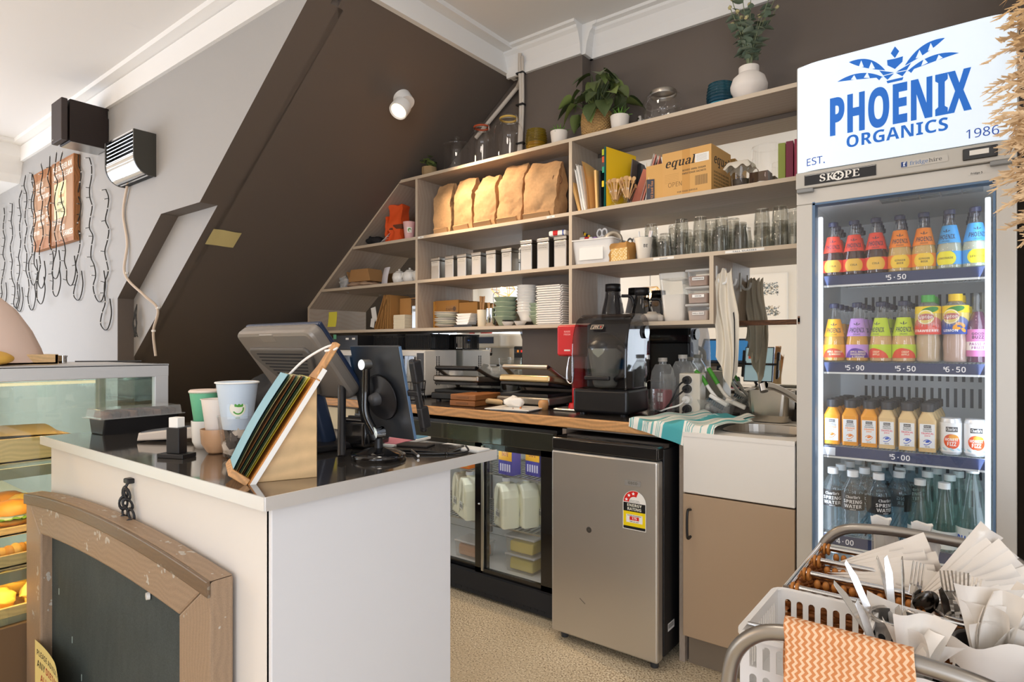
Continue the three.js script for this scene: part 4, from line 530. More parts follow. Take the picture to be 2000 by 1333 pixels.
// ---- lowest right: blender jugs, flour, tubs, hooks and cloth
{
  const jugB = (l, x, w, h, r) => { const t = T('blender_jug', l, 'jug', x, Y1, w, .3); P(t, 'jug_wall', L([[.001, h], [r * .62, h], [r * .62, h - .005], [r * .66, h * .82], [r, .04], [r, 0]], 8), smoke); P(t, 'base_collar', L([[.001, h + .035], [r * .62, h + .035], [r * .64, h], [.001, h]], 16), black); P(t, 'handle', TU([[r * .7, h * .85, 0], [r + .03, h * .8, 0], [r + .035, h * .3, 0], [r, h * .2, 0]], .008, 20), black); };
  jugB('upturned tinted blender jug, left of two', -1.49, 2.76, .165, .062); jugB('upturned tinted blender jug behind the grey lid, right of two', -1.345, 2.79, .14, .058);
  const ld = T('jug_lid', 'grey plastic blender lid lying before the jugs', 'lid', -1.255, Y1, 2.71); P(ld, 'lid_disc', L([[.001, .05], [.02, .05], [.024, .042], [.04, .04], [.052, .03], [.055, 0], [.001, 0]], 28), M(0xb3aca2, .4)); P(ld, 'lid_handle', B(.03, .03, .02, .05, .002, .02, .006), M(0xb3aca2, .4));
  const fl = T('flour_container', 'tall translucent container half full of white powder', 'container', -1.145, Y1, 2.75); P(fl, 'container_wall', skin([rbx(.1, .11, 0, .02), rbx(.13, .14, .2, .02), rbx(.12, .13, .205, .02)]), plasticClear); P(fl, 'powder', skin([rbx(.01, .01, .003, .004), rbx(.094, .104, .003, .02), rbx(.112, .122, .125, .02), rbx(.01, .01, .13, .004)]), M(0xf6f0e8, .9), 'white powder'); P(fl, 'lid', skin([rbx(.13, .14, .2, .02), rbx(.134, .144, .225, .02), rbx(.1, .1, .228, .02), rbx(.01, .01, .23, .004)]), frost); P(fl, 'lid_grip', B(.02, .03, .06, .07, .19, 0, .004), frost);
  [['VANILLA BEANS', .0, 'lowest', 0xd9c3b4], ['COCOA', .0775, 'middle', 0xb49482], ['CINNAMON', .155, 'topmost', 0xa8816a]].forEach(([s, y, l, c]) => { const t = T('food_tub', `clear labelled food tub, ${l} of three beside the towel`, 'tub', -1.018, Y1 + y, 2.72, 0, 'labelled food tubs'); P(t, 'tub_wall', skin([rbx(.09, .09, .001, .012), rbx(.1, .1, .064, .012)]), plasticClear); P(t, 'contents', skin([rbx(.01, .01, .003, .004), rbx(.086, .086, .003, .01), rbx(.092, .092, .045, .01), rbx(.01, .01, .047, .004)]), M(c, .8)); P(t, 'lid', B(.112, .012, .112, 0, .064, 0, .005), frost); const r = cell(130, 34, (g, w, h) => { fill(g, '#fbf9f4', 0, 0, w, h); g.strokeStyle = '#333'; g.strokeRect(2, 2, w - 4, h - 4); txt(g, s, w / 2, 24, 20, '#222', 'sans-serif', true, 118); }); decal(t, 'printed_label', r, .056, .0145, .003, .033, .0502); });
  const hk = (l, w) => { const t = T('wall_hook', l, 'hook', -.9295, 1.53, w, PI / 2); P(t, 'back_plate', B(.018, .09, .006, 0, -.06, 0, .003), white); P(t, 'hook_arm', TU([[0, -.03, .004], [0, -.05, .02], [0, -.045, .04], [0, -.02, .048]], .006, 20), white); };
  hk('white adhesive hook holding the cloth by its top corner', 2.665); hk('white adhesive hook deeper in, beside the hanging cloth', 2.78);
  const cl = T('tea_towel', 'cream cloth with thin black stripe hanging from the white hook', 'towel', -.885, 0, 2.66);

  const fold = (u, v) => { const top = 1 - v, w = .062 + .05 * Math.min(1, top * 2.2) * (.75 + .25 * Math.sin(top * 5)), len = .375 + .14 * Math.max(0, 1 - Math.abs(u - .68) / .6); return [(u - .5) * w - .004 + .008 * Math.sin(v * 6), 1.535 - top * len - .012 * (1 - top) * Math.cos(u * 9), .013 * Math.sin(u * 17 + v * 2.5) * (.5 + .5 * top) + .006 * Math.sin(u * 5 + v * 9)]; };
  P(cl, 'cloth', sheet(fold, 44, 50), fabricOff); P(cl, 'back_fold', sheet((u, v) => { const q = fold(u, v); return [q[0] * .92 - .008, 1.535 - (1.535 - q[1]) * .8, q[2] - .024]; }, 30, 40), fabricOff);
  P(cl, 'black_stripe', sheet((u, v) => { const q = fold(.84 + u * .03, v * .62); return [q[0], q[1], q[2] + .0015]; }, 3, 40), M(0x2c2a2c, .9));
}
// ================================================================== things on the bench
const YB = .9;
function microwave(l, x, w, k = 1) { const t = T('microwave_oven', l, 'microwave', x, YB + .012, w); t.scale.x = k; P(t, 'casing', B(.46, .275, .28, 0, 0, -.14, .01), M(0xd6d2ca, .4)); P(t, 'side_vents', MG(Array.from({ length: 30 }, (_, i) => B(.003, .008, .008, .2305, .06 + (i % 15) * .012, -.1 - Math.floor(i / 15) * .02))), blackMatte); P(t, 'door_window', B(.31, .21, .004, -.06, .03, .001, .003), blackGloss); P(t, 'control_strip', B(.1, .24, .004, .165, .017, .001), darkGrey); P(t, 'door_handle', B(.014, .2, .02, .1, .035, .012, .005), silver); for (const sx of [-.18, .18]) P(t, 'foot', C(.012, .012, .012, sx, -.012, -.05, 10), black); }
microwave('left white microwave mostly hidden behind the till tablet', -3.17, 2.47); microwave('right white microwave between cup baskets and mirror', -2.79, 2.58, .58);
function crate(name, l, x, y, w, wd, d, h) { const t = T(name, l, 'crate', x, y, w); const g = []; for (let i = 0; i <= wd / .012; i++) g.push(B(.005, h - .016, .004, -wd / 2 + i * .012, .008, d / 2)); for (let i = 0; i <= d / .012; i++) g.push(B(.004, h - .016, .005, wd / 2, .008, -d / 2 + i * .012), B(.004, h - .016, .005, -wd / 2, .008, -d / 2 + i * .012)); P(t, 'slats', MG(g), blackMatte); P(t, 'rim', MG([B(wd, .01, .008, 0, h - .01, d / 2), B(wd, .01, .008, 0, h - .01, -d / 2), B(.008, .01, d, wd / 2, h - .01, 0), B(.008, .01, d, -wd / 2, h - .01, 0), B(wd, .008, d, 0, 0, 0)]), blackMatte); }
crate('plastic_crate', 'black slatted plastic basket on the left microwave', -3.06, 1.188, 2.7, .24, .16, .1); crate('plastic_crate', 'black slatted plastic basket on the right microwave', -2.8, 1.188, 2.74, .22, .16, .1);
{ const t = T('label_printer', 'black box with white labels on the left microwave', 'box', -3.3, 1.188, 2.56); P(t, 'box_body', B(.25, .095, .14, 0, 0, 0, .003), black); P(t, 'white_tag', B(.03, .012, .002, .02, .065, .0705), paper); P(t, 'white_tag', B(.03, .012, .002, .085, .065, .0705), paper); P(t, 'green_tag', B(.03, .03, .002, -.11, .07, .0705), M(0x58a07a, .5));
  const k = T('knife_rack', 'dark rack of knives on the wall under the left end of shelves', 'rack', -3.6, 1.17, 2.62); P(k, 'rack_bar', B(.4, .11, .02, 0, 0, 0), blackMatte); for (let i = 0; i < 7; i++) P(k, 'knife', B(.01, .09, .004, -.16 + i * .05, .005, .014), steel); }
// takeaway cups in a wire basket
{ const wb = T('wire_basket', 'round black wire basket holding clear takeaway cups', 'basket', -2.62, YB, 2.4); const ring = (r, y) => TU(Array.from({ length: 24 }, (_, i) => [Math.cos(i / 12 * PI) * r, y, Math.sin(i / 12 * PI) * r]), .003, 48, 6, true); P(wb, 'wire_frame', MG([ring(.1, .006), ring(.105, .06), ring(.108, .11), ...Array.from({ length: 24 }, (_, i) => { const a = i / 12 * PI; return SL([[Math.cos(a) * .1, .006, Math.sin(a) * .1], [Math.cos(a) * .108, .11, Math.sin(a) * .108]], .0018, 5); })]), black);
  const cup = L([[.001, 0], [.028, 0], [.04, .1], [.042, .102]], 20); let first;
  [[-2.665, 2.39, 8, .09], [-2.575, 2.41, 8, -.02], [-2.2, 2.8, 6, 0], [-2.29, 2.81, 5, 0]].forEach(([x, w, n, tilt], s) => { const t = T('cup_sleeve_stack', `${['leaning stack of clear takeaway cups at left in the wire basket', 'upright stack of clear takeaway cups in the wire basket', 'stack of clear cups behind the two panini presses', 'short stack of clear cups beside the bag of lids'][s]}`, 'cups', x, YB + .012, w); t.rotation.z = tilt; for (let i = 0; i < n; i++) P(t, 'cup', cup, plasticClear).position.y = i * .017; });
  S('paper_filter_bag', 'crumpled translucent bag of white lids beside the right microwave', 'bag', crumple(new THREE.SphereGeometry(.055, 16, 14).scale(.9, 1.7, .9).translate(0, .1, 0), .02, 30), frost, -2.56, YB, 2.74); }
// panini presses
function press(l, x, w, ry, dark, body, open) { const t = T('panini_press', l, 'sandwich press', x, YB, w, ry); t.scale.set(1.08, .8, 1);
  P(t, 'base', MG([B(.3, .05, .27, 0, .015, 0, .012)]), dark ? black : M(0x9b958c, .35, .8)); P(t, 'lower_plate', B(.27, .02, .24, 0, .065, 0, .004), black); for (const sx of [-1, 1]) for (const sz of [-1, 1]) P(t, 'foot', C(.014, .016, .016, sx * .12, 0, sz * .1, 10), black);
  const lid = new THREE.Group(); lid.name = 'lid'; at(lid, 0, .1, -.13, -open, 0, 0); t.add(lid); P(lid, 'upper_plate', B(.27, .02, .24, 0, 0, .13, .004), black); P(lid, 'lid_cover', B(.29, .045, .26, 0, .02, .13, .014), body);
  P(lid, 'arm', MG([TU([[-.15, -.02, -.01], [-.155, .04, .04], [-.14, .06, .12], [-.125, .115, .25]], .012, 30), TU([[.15, -.02, -.01], [.155, .04, .04], [.14, .06, .12], [.125, .115, .25]], .012, 30)]), dark ? M(0x6a6259, .4, .8) : satin); P(lid, 'grip', RT(C(.016, .016, .25, 0, -.125, 0), 0, 0, PI / 2, 0, .115, .25), dark ? black : satin); }
press('black-handled panini press behind the wooden boards', -2.33, 2.6, .12, true, M(0x8f8880, .3, .9), .08); press('steel panini press with raised bright handle beside the red machine', -1.86, 2.61, .05, false, M(0xc9b48a, .28, .9), .16);
{ const bd = (l, y, dx) => { const t = T('serving_board', l, 'board', -2.13 + dx, YB + y, 2.42, .1); P(t, 'board', bUV(B(.16, .03, .24, 0, 0, -.02, .006), .4), M(0xb98c68, .5, 0, { map: texOak })); P(t, 'slot', RT(B(.075, .008, .003, 0, 0, 0, .001), 0, 0, 0, 0, .012, .1005), M(0x8a5a34, .7)); }; bd('lower of two wooden serving boards stacked before the presses', .0005, 0); bd('upper of two wooden serving boards stacked before the presses', .031, .004);
  const pl = T('square_plate', 'white square plate with crumpled napkin at the bench edge', 'plate', -1.8, YB, 2.36, .15); P(pl, 'plate', MG([B(.2, .006, .16, 0, 0, 0, .002), B(.24, .005, .2, 0, .006, 0, .002)]), ceramic); const np = S('paper_napkin', 'crumpled white napkin lying on the square plate', 'napkin', crumple(new THREE.SphereGeometry(.045, 16, 10).scale(1.3, .55, .7).translate(0, .022, 0), .016, 40), paper, -1.83, YB + .013, 2.38); P(pl, 'crumb', SPH(.006, .04, .013, .03, 6, 5), M(0xc9783a, .8)); P(pl, 'crumb', SPH(.003, .01, .012, .05, 6, 5), M(0x8a4a2a, .8));
  S('wooden_tamper', 'small pale wooden block lying beside the boards', 'block', RT(C(.014, .016, .09, 0, 0, 0, 12), 0, 0, PI / 2 - .1, .02, .016, 0), oak, -1.995, YB, 2.47, .5);
  S('wooden_scoop', 'small round wooden scoop beside the red machine foot', 'scoop', L([[.001, 0], [.022, 0], [.026, .03], [.022, .045], [.001, .048]], 18), wood, -1.695, YB, 2.44); }
// red drinks machine
{ const t = T('soda_machine', 'tall red soda water machine with steel nozzle hook', 'machine', -1.575, YB, 2.56); P(t, 'base', MG([B(.13, .012, .2, 0, 0, .02, .006)]), M(0xd5d2cc, .25, .9)); P(t, 'column', B(.075, .26, .11, 0, .012, -.05, .02), red); P(t, 'head', B(.125, .15, .19, 0, .26, .0, .015), red, 'bright red head'); P(t, 'nozzle_hook', TU([[-.01, .26, .06], [-.015, .2, .07], [-.01, .14, .075], [.012, .13, .075], [.018, .17, .07], [.01, .26, .06]], .0045, 50), chrome); P(t, 'drip_collar', C(.03, .036, .02, 0, .012, .02), red);
  const r = cell(120, 150, (g, w, h) => { fill(g, '#d0181d', 0, 0, w, h); txt(g, 'MADE', w / 2, 26, 15, '#f0b0a8'); txt(g, 'FRESH', w / 2, 42, 15, '#f0b0a8'); txt(g, '△', w / 2, 76, 22, '#f0b0a8'); txt(g, '◦', w / 2, 98, 22, '#f0b0a8'); fill(g, '#e9d9d0', 40, 122, 40, 9); }); decal(t, 'printed_front', r, .1, .125, 0, .332, .0956); }
// blender in its clear sound cover
{ const t = T('blender_enclosure', 'large bar blender in rounded smoky clear sound cover', 'blender', -1.352, YB + .008, 2.37, .06);
  P(t, 'base', B(.27, .11, .24, 0, 0, -.13, .016), M(0x1b1b1d, .3)); for (const sx of [-.1, .1]) P(t, 'foot', C(.016, .016, .01, sx, -.008, -.05, 10), black);
  const prof = [[.0, .11], [.005, .2], [-.005, .33], [-.04, .41], [-.1, .445], [-.2, .447], [-.245, .425], [-.262, .37], [-.255, .32], [-.235, .3], [-.225, .11]];
  const sp = new THREE.SplineCurve(prof.map(q => new THREE.Vector2(...q))).getPoints(60).map(v => [v.x, v.y]);
  const cover = EX([...sp], .27, .008); P(t, 'sound_cover', RT(cover, 0, -PI / 2, 0, .135, 0, 0), M(0xc8c8cc, .05, 0, { transmission: 1, thickness: 0, ior: 1.5 }), 'smoky clear plastic cover');
  P(t, 'back_housing', RT(EX([[-.12, .11], [-.12, .4], [-.2, .425], [-.24, .4], [-.24, .11]], .24, .01), 0, -PI / 2, 0, .12, 0, 0), black);
  P(t, 'jug', L([[.001, .115], [.05, .115], [.055, .13], [.078, .28], [.08, .3], [.06, .32], [.02, .33], [.001, .33]], 20).translate(0, 0, -.07), M(0xa9aa9c, .1, 0, { transmission: .35, thickness: 0 })); P(t, 'jug_lid', L([[.001, .36], [.03, .355], [.05, .34], [.082, .31], [.082, .29]], 20).translate(0, 0, -.07), black); P(t, 'jug_handle', TU([[.07, .3, -.05], [.11, .27, -.04], [.1, .18, -.04], [.06, .15, -.05]], .012, 24), black);
  P(t, 'front_grip', B(.12, .018, .02, -.0, .15, .01, .005), black); P(t, 'hinge_knob', RT(C(.03, .03, .012), 0, 0, -PI / 2, .135, .365, -.2), blackGloss);
  const r = cell(130, 60, (g, w, h) => { fill(g, '#26262a', 0, 0, w, h); g.strokeStyle = '#b9a58e'; g.lineWidth = 4; g.strokeRect(6, 6, w - 12, h - 12); txt(g, 'JTC', w / 2 - 8, 43, 36, '#d8c4ae'); fill(g, '#c83a2a', w - 34, 18, 12, 22); }); decal(t, 'maker_badge', r, .062, .028, -.01, .385, -.008, -.7, 0, 0); }
// bottles, tumbler, power tower
{ const b1 = jug('syrup_bottle', 'clear plastic bottle of red syrup with grey cap beside the blender', -1.205, YB, 2.72, -.3, plasticClear, M(0xb9b2a8, .5), .25, .046); P(b1, 'red_syrup', B(.076, .1, .062, 0, .006, 0, .012), M(0xa8202a, .3), 'red syrup'); decal(b1, 'printed_label', cell(60, 80, (g, w, h) => { fill(g, '#f0e6e2', 0, 0, w, h); txt(g, 'SYRUP', 30, 40, 15, '#b03a30'); }), .03, .04, .02, .07, .0405);
  jug('water_jug', 'empty clear plastic jug with handle behind the syrup bottle', -1.135, YB, 2.79, -.3, plasticClear, M(0xc9c4ba, .5), .265, .046);
  const g = T('drinking_tumbler', 'clear fluted tumbler standing at the blender foot', 'glass', -1.2, YB, 2.61); P(g, 'tumbler', L([[.001, .004], [.026, .004], [.034, .11], [.032, .11], [.024, .014], [.001, .012]], 10), glass);
  const p = T('power_tower', 'cream power socket tower with black plugs behind the towel', 'power strip', -1.06, YB, 2.72, .1); P(p, 'tower_body', B(.095, .185, .1, 0, 0, 0, .006), M(0xded5c4, .4)); [.155, .115, .068, .025].forEach((y, i) => { P(p, 'socket', RT(L([[.018, 0], [.022, .003], [.022, -.003], [.018, 0]], 24), PI / 2, 0, 0, -.008, y, .05), offWhite); P(p, 'plug', RT(C(.017, .02, .03, 0, 0, 0, 18), PI / 2, 0, 0, -.008, y, .05), i == 2 ? paper : black); });
  [[.155, black], [.115, black], [.068, paper], [.025, black]].forEach(([y, m], i) => P(p, 'cord', TU([[-.008, y, .08], [-.02, y - .02, .14], [-.05 - .01 * i, y * .45, .15], [-.09 - .012 * i, .012, .12], [-.14, .006, -.02 * i]], .004, 40, 7), m)); }
// brushes in a tub, tea towel, pot
{ const t = T('brush_tub', 'clear square tub of washing brushes beside the towel', 'tub', -.955, YB, 2.74, .1); P(t, 'tub_wall', skin([rbx(.12, .1, .001, .015), rbx(.155, .13, .07, .015), rbx(.165, .14, .07, .015)]), plasticClear);
  const b1 = T('dish_brush', 'green-handled dish brush with dark bristles in the tub', 'brush', -.965, YB + .06, 2.72, 0); P(b1, 'handle', TU([[.02, .01, 0], [-.02, .06, 0], [-.05, .11, 0], [-.085, .14, 0]], .008, 24), paper); P(b1, 'green_grip', TU([[-.028, .072, .002], [-.05, .108, .002], [-.08, .135, .002]], .0095, 20), green); P(b1, 'bristle_head', RT(B(.09, .018, .03, 0, 0, 0, .006), 0, 0, -.5, .025, .0, .01), paper); P(b1, 'bristles', RT(MG(Array.from({ length: 24 }, (_, i) => B(.004, .02, .004, -.035 + (i % 8) * .01, -.02, -.008 + Math.floor(i / 8) * .008))), 0, 0, -.5, .022, 0, .014), M(0x2f4a5c, .7));
  const b2 = T('dish_brush', 'second dish brush with long green grip leaning right in the tub', 'brush', -.935, YB + .055, 2.75); P(b2, 'handle', TU([[.05, .0, 0], [.01, .04, 0], [-.03, .1, 0], [-.06, .15, 0]], .0085, 24), M(0xd9d2c4, .5)); P(b2, 'green_grip', TU([[-.018, .082, .002], [-.04, .118, .002], [-.062, .152, .002]], .0105, 20), green); P(b2, 'bristle_head', RT(B(.09, .02, .03, 0, 0, 0, .006), 0, .2, -.4, .06, -.01, .01), M(0xd9d2c4, .5));
  for (let i = 0; i < 4; i++) P(t, 'scourer', crumple(SPH(.022, -.03 + i * .022, .028, .01 * (i % 2)), .012, 60, i), i % 2 ? midGrey : M(0xb9b5ae, .5));
  const stripes = canvasTex(512, 256, (g, w, h) => { fill(g, '#eee9dd', 0, 0, w, h); const teal = '#4fa9ad'; fill(g, teal, 215, 0, 120, h); for (const [x, q] of [[8, 10], [26, 4], [60, 26], [95, 4], [105, 4], [115, 4], [140, 14], [175, 4], [185, 4], [195, 4], [350, 4], [360, 4], [370, 4], [385, 4], [430, 5], [470, 22], [500, 6]]) fill(g, '#6fb3b0', x, 0, q, h); g.save(); g.translate(275, h / 2); g.rotate(PI / 2); g.textAlign = 'center'; txt(g, 'hello', 0, 16, 54, '#d8ecec', 'serif'); g.restore(); });
  const tw = T('striped_tea_towel', 'teal and white striped tea towel spread over the bench edge', 'towel', -.93, YB + .004, 2.23);
  const towelFn = (u, v) => { const z = -.42 + .5 * (1 - v) + .06 * (u - .5), hang = Math.max(0, z - .02 + (u - .5) * .02), lift = .009 * (1 + Math.sin(u * 21 + v * 4)) + .006 * (1 + Math.sin(v * 13 + u * 9)); return [(u - .5) * .33 + .14 * (v - .35) * .55 + (u > .9 && v > .8 ? -.02 : 0), hang > 0 ? -hang * 1.0 + .004 : lift * .7 + .002, hang > 0 ? .022 + .004 * Math.sin(u * 20) : z]; };
  P(tw, 'cloth', sheet(towelFn, 60, 40), M(0xffffff, .9, 0, { map: stripes, bumpMap: texFab, bumpScale: .0004 }));
  const p = T('steel_pan', 'rectangular stainless steel food pan with wide rim by the tap', 'pan', -.72, .888, 2.74); P(p, 'pan_wall', skin([rbx(.01, .01, .003, .004), rbx(.14, .13, .002, .03), rbx(.158, .148, .03, .03), rbx(.162, .152, .135, .02), rbx(.2, .19, .137, .02), rbx(.2, .19, .133, .02), rbx(.155, .145, .133, .02)]), M(0xb9b2a6, .25, 1)); }
// ================================================================== tall drinks fridge
const FX = -.215, FW = 2.2;
{
  const f = T('drinks_fridge', 'tall glass-door drinks fridge with lit blue sign on top', 'fridge', 0, 0, 0);
  const x0 = -.5, x1 = .07, xm = (x0 + x1) / 2, wd = x1 - x0, shell = M(0xc9c4bb, .4), inner = M(0xe6eaec, .45);
  P(f, 'casing', MG([B(.03, 1.72, .6, x0 + .015, .05, -2.55), B(.03, 1.72, .6, x1 - .015, .05, -2.55), B(wd, 1.72, .03, xm, .05, -2.86), B(wd, .08, .62, xm, 1.695, -2.55), B(wd, .1, .62, xm, .02, -2.55)]), shell);
  P(f, 'inner_lining', MG([B(.004, 1.56, .56, x0 + .033, .13, -2.54), B(.004, 1.56, .56, x1 - .033, .13, -2.54), B(wd - .06, .004, .56, xm, 1.69, -2.54), B(wd - .06, .004, .56, xm, .122, -2.54)]), inner);
  const slots = []; for (const [ya, yb] of [[.18, .24], [.3, .36], [.45, .5], [.62, .68], [.72, .78], [.98, 1.05], [1.075, 1.13], [1.26, 1.32], [1.34, 1.4], [1.52, 1.58]]) for (let i = 0; i < 17; i++) slots.push(rect(-.38 + i * .024, ya, -.38 + i * .024 + .01, yb));
  P(f, 'back_panel', EX(rect(x0 + .03, .13, x1 - .03, 1.69), .006, 0, slots).translate(0, 0, -2.79), inner, 'slotted back panel'); P(f, 'back_void', B(wd - .06, 1.56, .004, xm, .13, -2.815), M(0x77828e, .6));
  P(f, 'ceiling_grille', MG(Array.from({ length: 10 }, (_, i) => B(.05, .003, .035, -.25 + (i % 5) * .055, 1.685, -2.33 - Math.floor(i / 5) * .045))), M(0x8f9aa2, .5));
  const df = P(f, 'door_frame', MG([B(wd, .05, .04, xm, 1.675, -2.22, .004), B(wd, .06, .04, xm, .1, -2.22, .004), B(.05, 1.515, .04, x0 + .025, .16, -2.22, .004), B(.047, 1.515, .04, x1 - .0235, .16, -2.22, .004)]), M(0xcbc6bd, .35, .2), 'silver door frame');
  P(df, 'door_gasket', MG([B(.008, 1.52, .045, x0 + .053, .16, -2.222), B(.006, 1.52, .045, x1 - .05, .16, -2.222), B(wd - .1, .006, .045, xm, 1.67, -2.222)]), M(0x5d7896, .4)); P(df, 'glass_pane', B(wd - .1, 1.52, .006, xm, .155, -2.218), glass);
  for (const [x, k] of [[x0 + .062, 1], [x1 - .064, 1]]) { P(f, 'lamp_tube', B(.014, 1.46, .014, x, .18, -2.262, .004), M(0xffffff, .5, 0, { emissive: 0xe6f3ff, emissiveIntensity: 2.4 }), 'glowing vertical light strip'); areaLight(0xdcecff, 13, .03, 1.45, [x + (x < xm ? .008 : -.008), .92, -2.272], [xm, .92, -2.72]); }
  const rail = M(0x22345f, .35), wire = M(0xdfe6ea, .3, .5);
  [1.437, 1.148, .868, .573, .3].forEach((y, i) => {
    const sh = P(f, 'shelf', MG([...Array.from({ length: 40 }, (_, k) => B(.003, .003, .43, -.43 + k * .0107, y, -2.5)), B(.43, .006, .006, xm, y - .003, -2.29), B(.43, .006, .006, xm, y - .003, -2.5), B(.43, .006, .006, xm, y - .003, -2.72)]), wire);
    P(sh, 'price_rail', RT(B(.428, .032, .004, 0, -.016, 0), -.18, 0, 0, xm, y - .012, -2.272), rail, 'navy price rail'); P(sh, 'rail_lip', B(.428, .006, .012, xm, y - .034, -2.272), wire);
  });
  const price = s => cell(96, 40, (g, w, h) => { fill(g, '#20315a', 0, 0, w, h); txt(g, '$', 12, 20, 16, '#fff'); txt(g, s, 54, 32, 33, '#fff', 'monospace'); });
  [['5·50', -.225, 1.437], ['5·90', -.34, 1.148], ['5·50', -.2, 1.148], ['6·50', -.075, 1.148], ['5·00', -.215, .868], ['4·00', -.37, .573], ['5·00', -.17, .573], ['7·80', -.05, .573]].forEach(([s, x, y]) => decal(f, 'price_ticket', price(s), .062, .026, x, y - .013, -2.2685, -.18));
  decal(f, 'white_ticket', cell(60, 30, (g, w, h) => fill(g, '#e4ebf2', 0, 0, w, h)), .04, .026, -.415, .855, -2.2686, -.18);
  decal(f, 'notice_sheet', cell(160, 60, (g, w, h) => { fill(g, '#e9eef4', 0, 0, w, h); for (let i = 0; i < 4; i++) fill(g, '#9aa6b4', 8, 8 + i * 13, 60 + 20 * (i % 3), 4); }), .1, .035, -.37, 1.687, -2.33, PI / 2);
  for (const y of [.5, .8]) P(f, 'keyhole_screw', B(.006, .02, .004, x0 + .008, 1.28 + (y - .5) * .02, -2.199), darkWood);
  // header band and sign box
  P(f, 'header_band', B(wd, .055, .05, xm, 1.726, -2.215, .004), M(0xbdb8ae, .4, .2));
  const sk = cell(360, 66, (g, w, h) => { fill(g, '#17171a', 0, 0, w, h); fill(g, '#efece4', 4, 4, w - 8, 2); txt(g, 'SK   PE', w / 2, 53, 60, '#f1ede4', 'serif', true, w - 24); g.strokeStyle = '#f1ede4'; g.lineWidth = 9; g.beginPath(); g.arc(176, 33, 23, 0, 7); g.stroke(); fill(g, '#f1ede4', 172, 6, 8, 54); fill(g, '#f1ede4', 148, 29, 56, 8); fill(g, '#17171a', 166, 26, 20, 14); });
  decal(f, 'maker_plate', sk, .205, .034, -.37, 1.7525, -2.1885);
  const fh = cell(200, 40, (g, w, h) => { fill(g, '#c3beb4', 0, 0, w, h); fill(g, '#24407c', 4, 5, 26, 30); txt(g, 'f', 17, 30, 30, '#fff', 'serif'); txt(g, 'fridge', 80, 28, 28, '#4a6ea8', 'serif', false); txt(g, 'hire', 148, 28, 28, '#333', 'serif', false); }); decal(f, 'hire_sticker', fh, .118, .02, -.145, 1.755, -2.1885);
  P(f, 'thermometer', B(.08, .034, .006, -.012, 1.738, -2.188, .003), blackGloss); P(f, 'thermometer_dial', B(.044, .014, .003, -.014, 1.75, -2.1845), M(0xe9e4da, .4));
  P(f, 'door_hinge', B(.05, .012, .02, .035, 1.712, -2.19, .003), midGrey); P(f, 'door_hinge', B(.05, .012, .02, -.47, 1.712, -2.19, .003), midGrey); decal(f, 'fridge_number', cell(70, 16, (g, w, h) => { fill(g, '#ccc7be', 0, 0, w, h); txt(g, 'Fridge 5', 35, 13, 14, '#222'); }), .035, .008, -.02, 1.701, -2.199);
  P(f, 'sign_box', B(wd + .01, .37, .16, xm, 1.778, -2.3, .01), M(0xb9b3a8, .4));
  const sign = canvasTex(2048, 1280, (g, w, h) => {
    fill(g, '#dfedf9', 0, 0, w, h); const bl = '#0f63bf'; g.textAlign = 'center'; g.fillStyle = bl;
    g.save(); g.translate(1010, 905); g.scale(1, 1.95); txt(g, 'PHOENIX', 0, 0, 300, bl, 'sans-serif', true, 1370); g.lineWidth = 12; g.strokeStyle = bl; g.strokeText('PHOENIX', 0, 0, 1370); g.restore();
    txt(g, 'ORGANICS', 1010, 1085, 190, bl, 'sans-serif', true, 1080); txt(g, 'EST.', 210, 1215, 120, '#15419a', 'sans-serif', false); txt(g, '1986', 1770, 1215, 130, '#15419a', 'sans-serif', false);
    // bird emblem: two pairs of notched wings, a diamond head and a triangle-patterned body
    g.fillStyle = bl; const poly = p => { g.beginPath(); p.forEach((q, i) => i ? g.lineTo(...q) : g.moveTo(...q)); g.closePath(); g.fill(); };
    for (const s of [-1, 1]) {
      const X = x => 1010 + s * x; const wing = (a, b, c, d) => { g.beginPath(); g.moveTo(X(a[0]), a[1]); g.quadraticCurveTo(X(b[0]), b[1], X(c[0]), c[1]); g.quadraticCurveTo(X(d[0]), d[1], X(a[0]), a[1]); g.fill(); };
      wing([90, 300], [230, 60], [450, 105], [330, 215]); wing([110, 370], [330, 190], [570, 300], [390, 320]);
      g.fillStyle = '#dfedf9'; poly([[X(190), 250], [X(225), 165], [X(255), 245]]); poly([[X(300), 200], [X(325), 120], [X(350), 190]]); poly([[X(240), 345], [X(265), 270], [X(300), 325]]); poly([[X(370), 330], [X(395), 268], [X(430), 310]]); g.fillStyle = bl;
      poly([[X(8), 345], [X(150), 285], [X(110), 350]]); poly([[X(8), 355], [X(70), 410], [X(110), 358]]); poly([[X(120), 360], [X(190), 340], [X(150), 395]]);
    }
    poly([[1010, 60], [1050, 125], [1010, 190], [970, 125]]); poly([[1010, 195], [1085, 190], [1080, 250], [1010, 310], [940, 250], [935, 190]]); poly([[930, 420], [1090, 420], [1080, 450], [940, 450]]);
  });
  P(f, 'sign_face', (() => { const g = sheet((u, v) => [x0 + u * (wd + .0), 1.785 + v * .355, -2.206 + .02 * Math.sin(Math.min(1, Math.min(u, 1 - u) * 8) * PI / 2) - .012], 24, 4); return g; })(), M(0xffffff, .35, 0, { map: sign, emissive: 0xffffff, emissiveMap: sign, emissiveIntensity: .85 }), 'backlit blue and white sign face');
  areaLight(0xe8f4ff, 1.2, .55, .33, [xm, 1.962, -2.18], [xm, 1.9, 0]);
  for (const x of [-.44, .02]) P(f, 'foot', C(.02, .02, .06, x, -.01 + .01, -2.3, 12), black);
}
